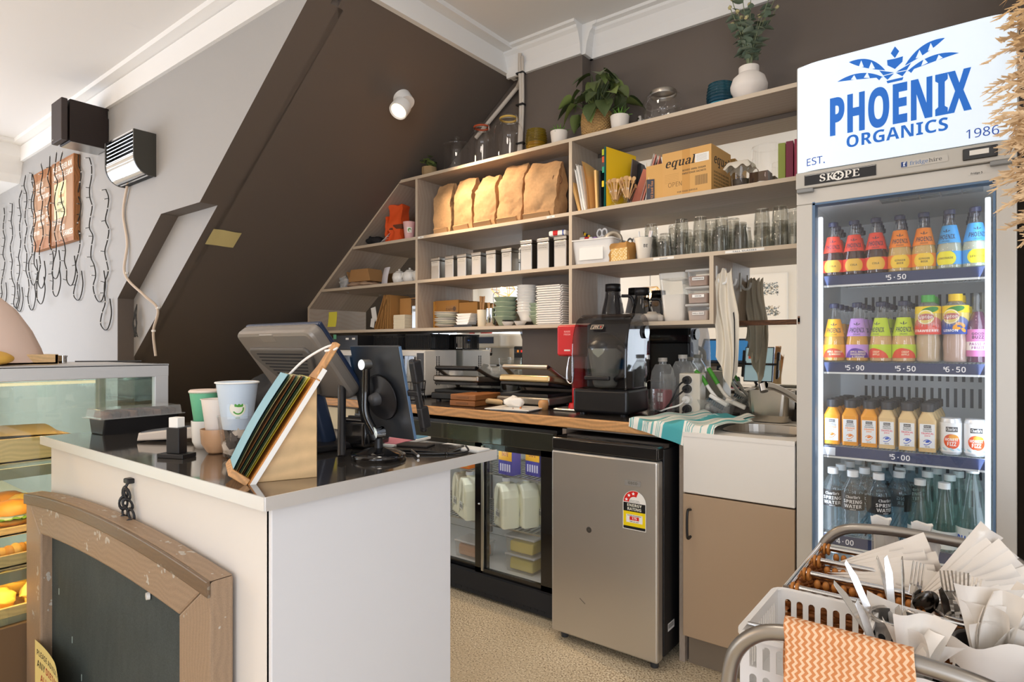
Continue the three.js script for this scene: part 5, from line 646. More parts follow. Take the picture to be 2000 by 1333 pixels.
// ---- drinks
const emblem = (g, x, y, s, c) => { g.fillStyle = c; for (const q of [-1, 1]) { g.beginPath(); g.moveTo(x + q * 4 * s, y); g.quadraticCurveTo(x + q * 12 * s, y - 10 * s, x + q * 24 * s, y - 6 * s); g.quadraticCurveTo(x + q * 12 * s, y - 4 * s, x + q * 4 * s, y); g.fill(); } g.beginPath(); g.moveTo(x, y - 14 * s); g.lineTo(x + 4 * s, y - 6 * s); g.lineTo(x, y + 2 * s); g.lineTo(x - 4 * s, y - 6 * s); g.fill(); };
function sodaLabels(c, disc, words, wordC = '#5a4a20') {
  const up = cell(220, 90, (g, w, h) => { fill(g, c, 0, 0, w, h); emblem(g, w / 2, 36, 1.3, '#1d2648'); txt(g, 'PHOENIX', w / 2, 70, 32, '#1d2648', 'sans-serif', true, 120); txt(g, 'ORGANIC', w / 2, 84, 12, '#1d2648', 'sans-serif', false); });
  const lo = cell(240, 90, (g, w, h) => { fill(g, c, 0, 0, w, h); g.fillStyle = disc; g.beginPath(); g.ellipse(w / 2, 48, 66, 54, 0, 0, 7); g.fill(); words.forEach((s, i) => txt(g, s, w / 2, 52 + i * 20 - (words.length - 1) * 8, 18, wordC, 'sans-serif', true, 110)); });
  return { up, lo };
}
const cone = h => [[.001, 0], [.031, 0], [.034, .004], [.0345, h * .3], [.031, h * .42], [.021, h * .68], [.0135, h * .85], [.013, h * .93]];
function soda(label, x, y, w, h, lb, liq, group, mid = .1) {
  const t = T('soda_bottle', label, 'bottle', x, y, w, mid, group);
  P(t, 'bottle_glass', L(cone(h), 24), glass); P(t, 'drink', L([[.001, .003], [.029, .003], [.0325, .006], [.033, h * .3], [.0295, h * .42], [.0205, h * .66], [.001, h * .665]], 22), liq); P(t, 'cap', L([[.001, h], [.0145, h], [.0155, h * .985], [.0155, h * .925], [.014, h * .92]], 18), M(0x252c4e, .35), 'navy cap');
  if (lb) { wrapLabel(t, 'lower_label', lb.lo, .0349, .0349, h * .22, h * .07, 0, 3.0); wrapLabel(t, 'neck_label', lb.up, .0192, .0312, h * .3, h * .43, 0, 3.2); }
  return t;
}
{
  const cola = sodaLabels('#ee4a35', '#f2c24a', ['COLA']), ging = sodaLabels('#f58a1f', '#f8cf35', ['GINGER', 'BEER']), lemo = sodaLabels('#4aa8e8', '#f5ec2a', ['LEMONADE']);
  const dk = M(0x3a1418, .12), gg = M(0xcfae6a, .15), lm = M(0xdfe6d4, .12, 0, { transmission: .4, thickness: 0 });
  const R = [[-.411, cola, dk, 'red-labelled cola bottle at the left end of the top fridge shelf'], [-.348, cola, dk, 'second red-labelled cola bottle on the top fridge shelf'], [-.285, cola, dk, 'third red-labelled cola bottle, next to the ginger beer'], [-.218, ging, gg, 'orange-labelled ginger beer bottle next to the cola'], [-.154, ging, gg, 'orange-labelled ginger beer bottle next to the lemonade'], [-.088, lemo, lm, 'light blue lemonade bottle, left of two'], [-.024, lemo, lm, 'light blue lemonade bottle at the right end of the top shelf']];
  R.forEach(([x, l, q, s], i) => { soda(s, x, 1.442, 2.325, .185, l, q, 0, i == 5 ? -.3 : i == 6 ? .25 : .1); for (let k = 1; k < 4; k++) soda(`${nth[k]} in the file behind the ${nth[i]} front bottle of the top fridge shelf`, x - .004 * k, 1.442, 2.325 + .075 * k, .185, k == 1 ? l : null, q, `rear bottles ${i < 3 ? 'cola' : i < 5 ? 'ginger beer' : 'lemonade'}`); });
  // second shelf
  const juice = (c, blob, words, wc = '#f4e7c0') => { const l = sodaLabels(c, c, []); l.lo = cell(240, 90, (g, w, h) => { fill(g, c, 0, 0, w, h); g.fillStyle = blob; g.beginPath(); g.moveTo(30, h); g.quadraticCurveTo(60, 20, 120, 26); g.quadraticCurveTo(200, 40, 214, h); g.fill(); words.forEach((s, i) => txt(g, s, 130, 56 + i * 17, 17, wc, 'sans-serif', true, 110)); }); return l; };
  const a = juice('#f8b32a', '#e4502e', ['APPLE, ORANGE', '& MANGO']), b = juice('#c79ae6', '#5a2f9c', ['APPLE, MANGO', 'PASSIONFRUIT', '& ORANGE']), c = juice('#c4dc32', '#e64a2a', ['CRISP', 'APPLE']), am = M(0xd8a245, .15), ap = M(0xd9b27a, .15);
  [[-.408, a, am, 'orange-labelled juice bottle at the left end of the second fridge shelf'], [-.339, b, am, 'purple-labelled juice bottle on the second fridge shelf'], [-.27, c, ap, 'lime-labelled apple juice bottle next to the purple one'], [-.208, c, ap, 'lime-labelled apple juice bottle next to the strawberry iced tea']].forEach(([x, l, q, s], i) => { soda(s, x, 1.154, 2.325, .197, l, q, 0, i == 2 ? -.45 : .1); for (let k = 1; k < 4; k++) soda(`${nth[k]} in the file behind the ${nth[i]} front juice of the second fridge shelf`, x + .003 * k, 1.154, 2.325 + .075 * k, .197, k < 3 && i ? l : null, q, `rear juice bottles ${['orange', 'purple', 'lime', 'lime'][i]}`); });
  const tea = (bg, main, w1, w2, word) => cell(300, 220, (g, w, h) => { fill(g, '#f6d51a', 0, 0, w, h); g.fillStyle = bg; g.beginPath(); g.ellipse(150, 170, 120, 90, 0, 0, 7); g.fill(); g.fillStyle = '#2f8a3a'; g.beginPath(); g.ellipse(160, 30, 60, 22, -.2, 0, 7); g.fill(); g.fillStyle = '#f8e04a'; g.beginPath(); g.arc(130, 85, 56, 0, 7); g.fill(); g.strokeStyle = '#fff'; g.lineWidth = 5; g.beginPath(); g.arc(130, 85, 50, 0, 7); g.stroke(); g.fillStyle = '#c8201e'; g.beginPath(); g.ellipse(130, 84, 54, 24, -.08, 0, 7); g.fill(); txt(g, 'Lipton', 130, 95, 34, '#fff', 'sans-serif', true, 96); g.fillStyle = main; for (let i = 0; i < 5; i++) { g.beginPath(); g.ellipse(180 + 30 * Math.sin(i * 2), 140 + 12 * i, 20, 12, i, 0, 7); g.fill(); } txt(g, word, 130, 200, 27, '#fff', 'sans-serif', true, 170); });
  const pet = (l, x, lab, capC, liq, mid) => { const t = T('iced_tea_bottle', l, 'bottle', x, 1.154, 2.33, mid), h = .21; P(t, 'bottle_plastic', L([[.001, 0], [.028, .0], [.033, .006], [.032, .03], [.0345, .06], [.0315, .085], [.036, .09], [.036, .15], [.03, .175], [.016, .19], [.015, .195]], 26), plasticClear); P(t, 'drink', L([[.001, .003], [.027, .003], [.031, .008], [.0305, .03], [.033, .06], [.03, .085], [.034, .09], [.034, .15], [.028, .172], [.001, .174]], 24), liq); wrapLabel(t, 'printed_sleeve', lab, .0345, .0366, .088, .088, 0, 3.6); P(t, 'cap', C(.0185, .0185, .022, 0, .19, 0, 20), capC); return t; };
  const s1 = tea('#e84a3a', '#f08a84', 0, 0, 'STRAWBERRY'), s2 = tea('#1f4aa8', '#f2a51e', 0, 0, 'LEMON'), tl = M(0xd8b98a, .15), pl = M(0xc9a08c, .15);
  pet('strawberry iced tea bottle with green cap on the second fridge shelf', -.143, s1, M(0x4ab04a, .4), tl, .1); pet('lemon iced tea bottle with yellow cap on the second fridge shelf', -.073, s2, M(0xf0c818, .4), pl, -.1);
  for (let k = 1; k < 3; k++) { const t = pet('iced tea bottle directly behind the green-capped strawberry one', -.14, s1, M(0x4ab04a, .4), tl, .2); t.position.z = -2.33 - .08 * k; t.userData.group = 'rear strawberry tea'; const q = pet('iced tea bottle directly behind the yellow-capped lemon one', -.068, s2, M(0xf0c818, .4), pl, .2); q.position.z = -2.33 - .08 * k; q.userData.group = 'rear lemon tea'; }
  const pf = T('cider_bottle', 'long-necked passionfruit bottle with pink label at second shelf right end', 'bottle', -.018, 1.154, 2.325); P(pf, 'bottle_glass', L([[.001, 0], [.028, 0], [.03, .004], [.03, .11], [.022, .135], [.014, .155], [.013, .2], [.014, .21], [.001, .213]], 22), glass); P(pf, 'drink', L([[.001, .003], [.027, .003], [.0285, .11], [.02, .135], [.0125, .155], [.001, .156]], 20), M(0x5a2c4a, .15)); wrapLabel(pf, 'printed_label', cell(220, 190, (g, w, h) => { fill(g, '#d07ab0', 0, 0, w, h); fill(g, '#f4ece8', 0, 86, w, 60); txt(g, 'GOOD', 110, 40, 24, '#2a2430'); txt(g, 'BUZZ', 110, 66, 28, '#2a2430'); txt(g, 'PASSI◦N', 110, 112, 26, '#8a2a7a'); txt(g, 'FRUIT', 110, 138, 26, '#8a2a7a'); }), .0306, .0306, .082, .02, 0, 3.2);
  // third shelf
  const jl = (w1, wc, pic) => cell(110, 190, (g, w, h) => { fill(g, '#f2f5f6', 0, 0, w, h); fill(g, '#1f2226', 30, 10, 52, 22); txt(g, 'Charlie’s', 56, 26, 14, '#fff', 'serif', true, 46); txt(g, 'HONEST', 56, 48, 16, '#33363a'); txt(g, w1 == 'ORANGE' ? 'SQUEEZED' : 'PRESSED', 56, 62, 15, '#33363a'); txt(g, w1, 56, 82, 19, wc, 'sans-serif', true, 92); txt(g, 'juice', 56, 98, 17, wc, 'serif'); g.strokeStyle = pic; g.lineWidth = 5; g.beginPath(); g.moveTo(28, 140); g.quadraticCurveTo(56, 110, 84, 140); g.quadraticCurveTo(56, 176, 30, 162); g.stroke(); g.fillStyle = pic; g.beginPath(); g.ellipse(58, 138, 17, 9, -.3, 0, 7); g.fill(); txt(g, '300 ML', 56, 184, 11, '#555'); });
  const jo = jl('ORANGE', '#f07a1a', '#f0841e'), jt = jl('TROPICAL', '#d82a4a', '#2a5ac8');
  const jb = (l, x, w, lab, liq, group) => { const t = T('juice_bottle', l, 'bottle', x, .874, w, .05, group); P(t, 'juice_body', skin([rbx(.01, .01, .002, .004), rbx(.046, .046, .002, .008), rbx(.048, .048, .1, .008), rbx(.03, .03, .122, .014), rbx(.028, .028, .128, .013), rbx(.01, .01, .129, .004)]), liq); P(t, 'cap', L([[.001, .152], [.0175, .152], [.0185, .149], [.0185, .128], [.017, .126]], 20), M(0x2c2f36, .4), 'dark ribbed cap'); if (lab) decal(t, 'printed_label', lab, .039, .074, 0, .052, .0246); };
  const oj = M(0xf0a01e, .25), tj = M(0xe3c48c, .25);
  [-.411, -.357, -.302, -.252, -.197, -.144].forEach((x, i) => { jb(`${i < 3 ? 'orange juice' : 'pale tropical juice'} bottle, ${['left', 'middle', 'right'][i % 3]} of the three ${i < 3 ? 'orange' : 'tropical'} ones in front`, x, 2.315, i < 3 ? jo : jt, i < 3 ? oj : tj); for (let k = 1; k < 5; k++) jb(`${nth[k]} in the file behind the ${nth[i]} front juice of the third fridge shelf`, x + .003 * k, 2.315 + .058 * k, null, i < 3 ? oj : tj, `rear ${i < 3 ? 'orange' : 'tropical'} juices`); });
  const cl = cell(260, 170, (g, w, h) => { fill(g, '#f2f5f6', 0, 0, w, h); fill(g, '#1c1f24', 90, 24, 84, 28); txt(g, 'Charlie’s', 132, 46, 24, '#fff', 'serif', true, 74); g.fillStyle = '#e85a2a'; g.beginPath(); g.ellipse(132, 108, 58, 42, .1, 0, 7); g.fill(); g.fillStyle = '#f2a22a'; g.beginPath(); g.ellipse(146, 84, 36, 16, .1, 0, 7); g.fill(); txt(g, 'HONEST', 130, 106, 24, '#fff'); txt(g, 'FIZZ', 130, 134, 32, '#fff'); g.fillStyle = '#b9dbe4'; for (let i = 0; i < 5; i++) { g.beginPath(); g.ellipse(30 + i * 50, 154, 18, 6, .4, 0, 7); g.fill(); } });
  [[-.084, 'white fizz drink can, left of two on the third fridge shelf'], [-.024, 'white fizz drink can at the right end of the third fridge shelf']].forEach(([x, l]) => { const t = T('drink_can', l, 'can', x, .874, 2.318, .1); P(t, 'can_body', L([[.001, .002], [.022, .002], [.024, 0], [.028, .008], [.028, .098], [.025, .108], [.0255, .111], [.023, .109], [.001, .108]], 26), M(0xe9ecee, .25, .3)); wrapLabel(t, 'printed_label', cl, .0284, .0284, .088, .009, 0, 3.4); });
  // fourth shelf: water
  const wl = cell(260, 110, (g, w, h) => { fill(g, '#1f2429', 0, 0, w, h); txt(g, 'Charlie’s', 130, 32, 24, '#f4f4f2', 'serif', true, 80); txt(g, 'SPRING', 130, 64, 30, '#f4f4f2'); txt(g, 'WATER', 130, 94, 30, '#f4f4f2'); txt(g, '600ml', 130, 107, 11, '#ddd'); });
  const wBody = L([[.001, .002], [.028, .002], [.031, .008], [.03, .03], [.032, .04], [.029, .052], [.032, .064], [.03, .078], [.034, .09], [.034, .14], [.032, .155], [.02, .178], [.013, .19], [.013, .196]], 26);
  const wb = (l, x, w, mid, group) => { const t = T('water_bottle', l, 'bottle', x, .579, w, mid, group); P(t, 'bottle_plastic', wBody, M(0xdcebf0, .06, 0, { transmission: .93, thickness: 0 })); wrapLabel(t, 'printed_label', wl, .0344, .0344, .055, .088, 0, 4.2); P(t, 'cap', C(.0165, .0165, .02, 0, .194, 0, 20), M(0xeff3f4, .4)); };
  [[-.411, 2.32, .1, 'spring water bottle at the left end of the fourth fridge shelf'], [-.348, 2.3, .15, 'spring water bottle second from left, front on the fourth fridge shelf'], [-.274, 2.3, .75, 'spring water bottle third from left with its label turned right'], [-.225, 2.38, 2.6, 'water bottle behind with back label of small text showing']].forEach(([x, w, m, l]) => wb(l, x, w, m));
  [[-.4, 2.4], [-.325, 2.38], [-.3, 2.46], [-.385, 2.48], [-.23, 2.46], [-.37, 2.56], [-.29, 2.55], [-.21, 2.55], [-.2, 2.63], [-.34, 2.64]].forEach(([x, w]) => wb('water bottle in the rows behind the front spring water bottles', x, w, .3, 'rear water bottles'));
  const pl2 = cell(240, 90, (g, w, h) => { fill(g, '#e6efee', 0, 0, w, h); txt(g, 'PHOENIX', w / 2, 66, 50, '#1c4fc0', 'sans-serif', true, 190); txt(g, 'Sparkling', w / 2, 22, 12, '#8a9a98'); });
  const pw = (l, x, w, h, r, lab, group) => { const t = T('sparkling_bottle', l, 'bottle', x, .579, w, .1, group); P(t, 'bottle_glass', L([[.001, .002], [r * .93, .002], [r, .008], [r, h * .33], [r * .85, h * .48], [r * .45, h * .82], [.014, h * .9], [.014, h * .93]], 26), M(0xdcebe6, .03, 0, { transmission: .96, thickness: 0 })); if (lab) wrapLabel(t, 'printed_label', pl2, r + .0006, r + .0006, h * .26, h * .05, 0, 2.8); P(t, 'cap', C(.016, .016, h * .09, 0, h * .92, 0, 18), M(0xeef4f4, .4)); };
  pw('small clear sparkling water bottle, left of the front pair', -.163, 2.315, .205, .034, 1); pw('small clear sparkling water bottle, right of the front pair', -.1, 2.3, .205, .034, 1); pw('large clear sparkling water bottle at the right end of fourth shelf', -.03, 2.31, .265, .043, 1);
  [[-.15, 2.42], [-.09, 2.4], [-.13, 2.5], [-.07, 2.48]].forEach(([x, w]) => pw('clear sparkling bottle in the rows behind the front pair', x, w, .215, .034, 0, 'rear sparkling bottles'));
  for (let i = 0; i < 7; i++) wb(`${nth[i]} water bottle from the left on the lowest fridge shelf`, -.41 + i * .065, 2.34, .1, 'lowest shelf bottles');
  scene.children.filter(o => o.userData.group == 'lowest shelf bottles').forEach(o => { o.position.y = .306; });
}
// navy panel right of the fridge
S('navy_panel', 'dark navy panel standing right of the drinks fridge', 'panel', B(.5, 2.6, .04, 0, 0, 0, .003), M(0x1a2036, .6), .345, 0, 2.4);
// ================================================================== service counter
const YC = .9;
{
  const c = T('service_counter', 'white service counter with brushed metal top at the till', 'counter', 0, 0, 0);
  P(c, 'front_panel', B(1.36, .872, .02, -1.845, 0, -.7, .002), M(0xe9e3db, .5)); P(c, 'end_panel', B(.02, .872, .53, -1.166, 0, -.955, .002), M(0xe6e6e8, .45)); P(c, 'far_panel', B(.02, .872, .6, -2.51, 0, -1.0), white); P(c, 'back_panel', B(1.34, .872, .02, -1.84, 0, -1.21), white);  // both white; warm front and cool end tints paint in the light on them
  P(c, 'counter_top', bUV(B(1.4, .026, .73, -1.838, .874, -1.03, .003), .5), M(0x9b958e, .13, .9, { roughnessMap: texBrush }), 'brushed metal top'); P(c, 'edge_band', MG([B(1.4, .028, .004, -1.838, .873, -.664), B(.004, .028, .73, -1.137, .873, -1.03)]), M(0xe9e7e4, .42, .5));
}
{ // sandwich tray
  let t = T('sandwich_tray', 'black food tray with clear lid full of dark rolls', 'tray', -2.44, YC, .92, .06); P(t, 'tray_base', RT(EX([[-.045, 0], [.045, 0], [.062, .055], [-.062, .055]], .25, .004), 0, 0, 0, 0, 0, -.125), black); P(t, 'clear_lid', RT(EX([[-.066, .055], [.066, .055], [.055, .088], [-.055, .088]], .27, .004), 0, 0, 0, 0, 0, -.135), plasticClear); for (let i = 0; i < 9; i++) P(t, 'food_roll', crumple(B(.1, .028, .024, 0, .05, -.11 + i * .027, .008), .006, 60, i), M([0x4a3426, 0x33241c, 0x6a4c38][i % 3], .6)); P(t, 'rim', MG([B(.145, .004, .285, 0, .055, 0, .001)]), plasticClear);
  const e = T('card_terminal', 'beige and grey card payment terminal lying on the counter', 'card reader', -2.08, YC, .89, -.85); P(e, 'terminal_body', RT(EX([[-.09, .005], [.085, .012], [.09, .05], [-.085, .03]], .075, .006), 0, PI / 2, 0, -.0375, 0, 0), M(0xcfc2b4, .45)); P(e, 'screen_top', RT(B(.066, .006, .16, 0, 0, 0, .003), .11, 0, 0, 0, .036, .0), M(0x55595f, .25)); P(e, 'receipt_slot', B(.05, .01, .004, 0, .017, .088), black);
  const s = T('tag_stand', 'small black stand with white cube on top near counter edge', 'stand', -1.755, YC, .765, .4); P(s, 'base', B(.085, .012, .05, 0, 0, 0, .002), black); P(s, 'post', B(.042, .07, .03, 0, .012, 0, .002), black); P(s, 'white_cube', B(.03, .028, .026, 0, .082, 0, .002), paper);
  const cupW = (t, r1, r0, h, y, m, inner) => { P(t, 'cup_wall', L([[.001, y + .003], [r0, y], [r1, y + h - .003], [r1 + .003, y + h], [r1 - .002, y + h], [r0 - .002, y + .006], [.001, y + .006]], 32), m); };
  const ee = cell(150, 60, (g, w, h) => { fill(g, '#f0eae0', 0, 0, w, h); txt(g, 'COFFEE', w / 2, 44, 38, '#2a2725', 'sans-serif', true, 140); });
  t = T('takeaway_cup', 'mint green takeaway cup standing in a white glass cup', 'cup', -1.86, YC + .075, .89); cupW(t, .04, .028, .092, 0, M(0x6fbf94, .5)); P(t, 'lid', L([[.001, .09], [.036, .092], [.042, .09], [.043, .096], [.038, .1], [.001, .097]], 28), M(0xe9d5c6, .5));
  t = T('ceramic_cup', 'white ceramic cup under the mint green takeaway cup', 'cup', -1.86, YC, .89); P(t, 'cup_wall', L([[.001, .004], [.024, 0], [.033, .02], [.036, .082], [.033, .082], [.029, .02], [.001, .012]], 28), ceramic);
  t = T('takeaway_cup', 'cream takeaway cup lettered coffee, standing on tan cup', 'cup', -1.735, YC + .06, .865, .25); cupW(t, .04, .028, .095, 0, M(0xf0e3d6, .5)); wrapLabel(t, 'printed_word', ee, .0353, .0326, .024, .042, .25, 1.9);
  t = T('ceramic_cup', 'tan rounded ceramic cup under the cream takeaway cup', 'cup', -1.735, YC, .865); P(t, 'cup_wall', L([[.001, .004], [.02, 0], [.026, .006], [.04, .03], [.043, .07], [.04, .07], [.036, .032], [.001, .012]], 28), M(0xc89a72, .3));
  t = T('takeaway_cup', 'white takeaway cup lettered coffee, half hidden behind the menus', 'cup', -1.6, YC, 1.0, .2); cupW(t, .044, .03, .14, 0, M(0xe9e2da, .5)); wrapLabel(t, 'printed_word', ee, .0403, .0373, .03, .07, .7, 1.9);
  t = T('takeaway_cup', 'pale blue takeaway cup with green bird logo, set in the glass', 'cup', -1.63, YC + .078, .87, -.1); cupW(t, .0535, .037, .128, 0, M(0xcfdce8, .5)); P(t, 'rim', new THREE.TorusGeometry(.055, .0025, 8, 36).rotateX(PI / 2).translate(0, .127, 0), paper);
  const lg = cell(200, 200, (g, w, h) => { fill(g, '#cddbe7', 0, 0, w, h); g.fillStyle = '#efe9d8'; g.beginPath(); g.arc(100, 105, 70, 0, 7); g.fill(); g.strokeStyle = '#d5d8b8'; g.lineWidth = 4; g.stroke(); g.fillStyle = '#4a9a2c'; g.beginPath(); g.arc(110, 80, 38, PI * .9, PI * 2.1); g.quadraticCurveTo(110, 100, 74, 90); g.fill(); g.strokeStyle = '#4a9a2c'; g.lineWidth = 12; g.beginPath(); g.arc(104, 108, 46, -.2, 2.6); g.stroke(); txt(g, 'Eat Well', 100, 28, 20, '#8a9a4a', 'serif', false); fill(g, '#7a9a3a', 80, 186, 40, 5); }); wrapLabel(t, 'printed_logo', lg, .0476, .0434, .062, .03, 1.2, 1.25);
  t = T('tip_glass', 'glass tumbler of crumpled receipts under the blue cup', 'glass', -1.63, YC, .87); P(t, 'tumbler', L([[.001, .004], [.036, .004], [.052, .115], [.05, .115], [.034, .012], [.001, .012]], 30), glass); for (let i = 0; i < 7; i++) P(t, 'crumpled_paper', crumple(new THREE.SphereGeometry(.02, 10, 8).translate(.018 * Math.sin(i * 2.3), .028 + .007 * i, .018 * Math.cos(i * 2.3)), .016, 60, i), i % 2 ? M(0x4a4038, .8) : M(0xc9b8a4, .8));
}
{ // wooden menu holder
  const t = T('menu_holder', 'wooden easel stand tilted back on the counter corner', 'easel', -1.342, YC, .74, -.44), tilt = -.55;
  P(t, 'support_block', RT(EX([[.0, 0], [.135, 0], [.135, .215], [.128, .215]], .12, .002), 0, PI / 2, 0, -.06, 0, -.01), oak);
  const bd = new THREE.Group(); bd.name = 'back_board'; at(bd, 0, .0, .005, tilt, 0, 0); t.add(bd);
  P(bd, 'board', bUV(B(.15, .27, .014, 0, .0, -.008, .002), .4, true), M(0xe7b877, .5, 0, { map: texOak })); P(bd, 'handle_bar', bUV(RT(EX([[-.05, 0], [.05, 0], [.02, .035], [.02, .1], [-.02, .1], [-.02, .035]], .014, .003), 0, 0, 0, .03, .27, -.015), .3, true), wood); P(bd, 'ledge', bUV(RT(B(.15, .045, .016, 0, 0, 0, .002), PI / 2 - .1, 0, 0, 0, .004, .0), .3), wood); P(bd, 'edge_face', B(.002, .3, .011, .076, .0, -.01), paper, 'white side edge'); 
  P(bd, 'cord_loop', TU([[.03, .34, .005], [.05, .355, -.01], [.035, .368, -.012], [.012, .352, .004], [.0, .3, .03], [-.02, .25, .04]], .003, 40), paper);
  const cols = [0xe8d24a, 0xf3ef9a, 0x3a5a4a, 0x7a5030, 0xd8d28a, 0x4a6a5c, 0x9a6a40, 0xe6dca0, 0x39594c, 0x8fc0cf];
  cols.forEach((c, i) => { const m = T('menu_sheet', `${nth[i]} menu sheet counted from the easel board in the pile`, 'menu', -1.342, YC + .004, .74, -.44, 'menu sheets on the easel'); const q = P(m, 'sheet_paper', sheet((u, v) => [(u - .5) * .142 - .004 * i * v, v * (.262 - .002 * i), .002 + .0038 * i * (1 + .2 * v) + .006 * Math.sin(v * 3) * (i > 6 ? 1 : .3)], 4, 10), M(c, .5)); at(q, 0, .004, .006, tilt, 0, 0); });
}
{ // till
  const t = T('till_screen', 'tilted grey till screen seen from behind on round base', 'till', -1.59, YC, 1.03);
  const h = new THREE.Group(); h.name = 'screen_head'; at(h, 0, .262, 0, .66, 0, 0); t.add(h);
  P(h, 'back_shell', RT(EX((() => { const s = new THREE.Shape(), r = .03; s.moveTo(-.19 + r, -.12); s.lineTo(.19 - r, -.12); s.quadraticCurveTo(.19, -.12, .19, -.12 + r); s.lineTo(.19, .12 - r); s.quadraticCurveTo(.19, .12, .19 - r, .12); s.lineTo(-.19 + r, .12); s.quadraticCurveTo(-.19, .12, -.19, .12 - r); s.lineTo(-.19, -.12 + r); s.quadraticCurveTo(-.19, -.12, -.19 + r, -.12); return s; })(), .045, .012), 0, 0, 0, 0, 0, -.02), M(0x8a8279, .38, .35), 'grey metallic shell');
  P(h, 'front_bezel', B(.375, .235, .014, 0, -.1175, -.024, .006), M(0x1b2a44, .3)); P(h, 'lit_screen', B(.33, .19, .002, 0, -.095, -.032), M(0x2a6ab0, .3, 0, { emissive: 0x3aa0e0, emissiveIntensity: .8 }));
  P(h, 'vent_panel', EX((() => { const s = new THREE.Shape(); s.moveTo(-.14, .07); s.lineTo(.13, .07); s.quadraticCurveTo(.15, .06, .14, .03); s.lineTo(.06, -.1); s.lineTo(-.06, -.1); s.lineTo(-.15, .03); s.quadraticCurveTo(-.16, .06, -.14, .07); return s; })(), .014, .005).translate(0, 0, .02), M(0x5f5952, .45)); P(h, 'vent_slots', MG(Array.from({ length: 11 }, (_, i) => B(.23 - Math.max(0, i - 2) * .018, .004, .004, 0, .05 - i * .012, .033))), blackMatte); P(h, 'latch', B(.07, .03, .008, -.02, .085, .022, .004), M(0x8f877d, .38, .35)); P(h, 'logo_disc', RT(L([[.001, .006], [.03, .006], [.04, 0]], 24), PI / 2, 0, 0, .02, -.06, .03), M(0x6f685f, .4, .3));
  decal(h, 'logo_print', cell(90, 30, (g, w, h2) => { fill(g, '#6a635b', 0, 0, w, h2); g.strokeStyle = '#d8d4cc'; g.lineWidth = 4; g.beginPath(); g.arc(16, 15, 9, 0, 7); g.stroke(); for (let i = 0; i < 4; i++) { g.beginPath(); g.arc(36 + i * 14, 17, 5, 0, 5); g.stroke(); } }), .05, .016, .02, -.062, .038);
  P(t, 'stand_neck', RT(B(.09, .24, .05, 0, 0, 0, .015), .3, 0, 0, 0, .01, -.09), M(0x24334c, .35)); P(t, 'stand_foot', B(.2, .02, .16, 0, 0, -.06, .008), black); P(t, 'rear_leg', SL([[.17, .2, -.03], [.235, .012, .02]], .011, 12), black);
  const p = T('receipt_printer', 'small black receipt printer between till and tablet stand', 'printer', -1.5, YC, 1.2, .2); P(p, 'printer_body', B(.12, .09, .12, 0, 0, 0, .02), blackGloss); P(p, 'paper_slot', B(.08, .004, .01, 0, .09, .02), darkGrey);
}
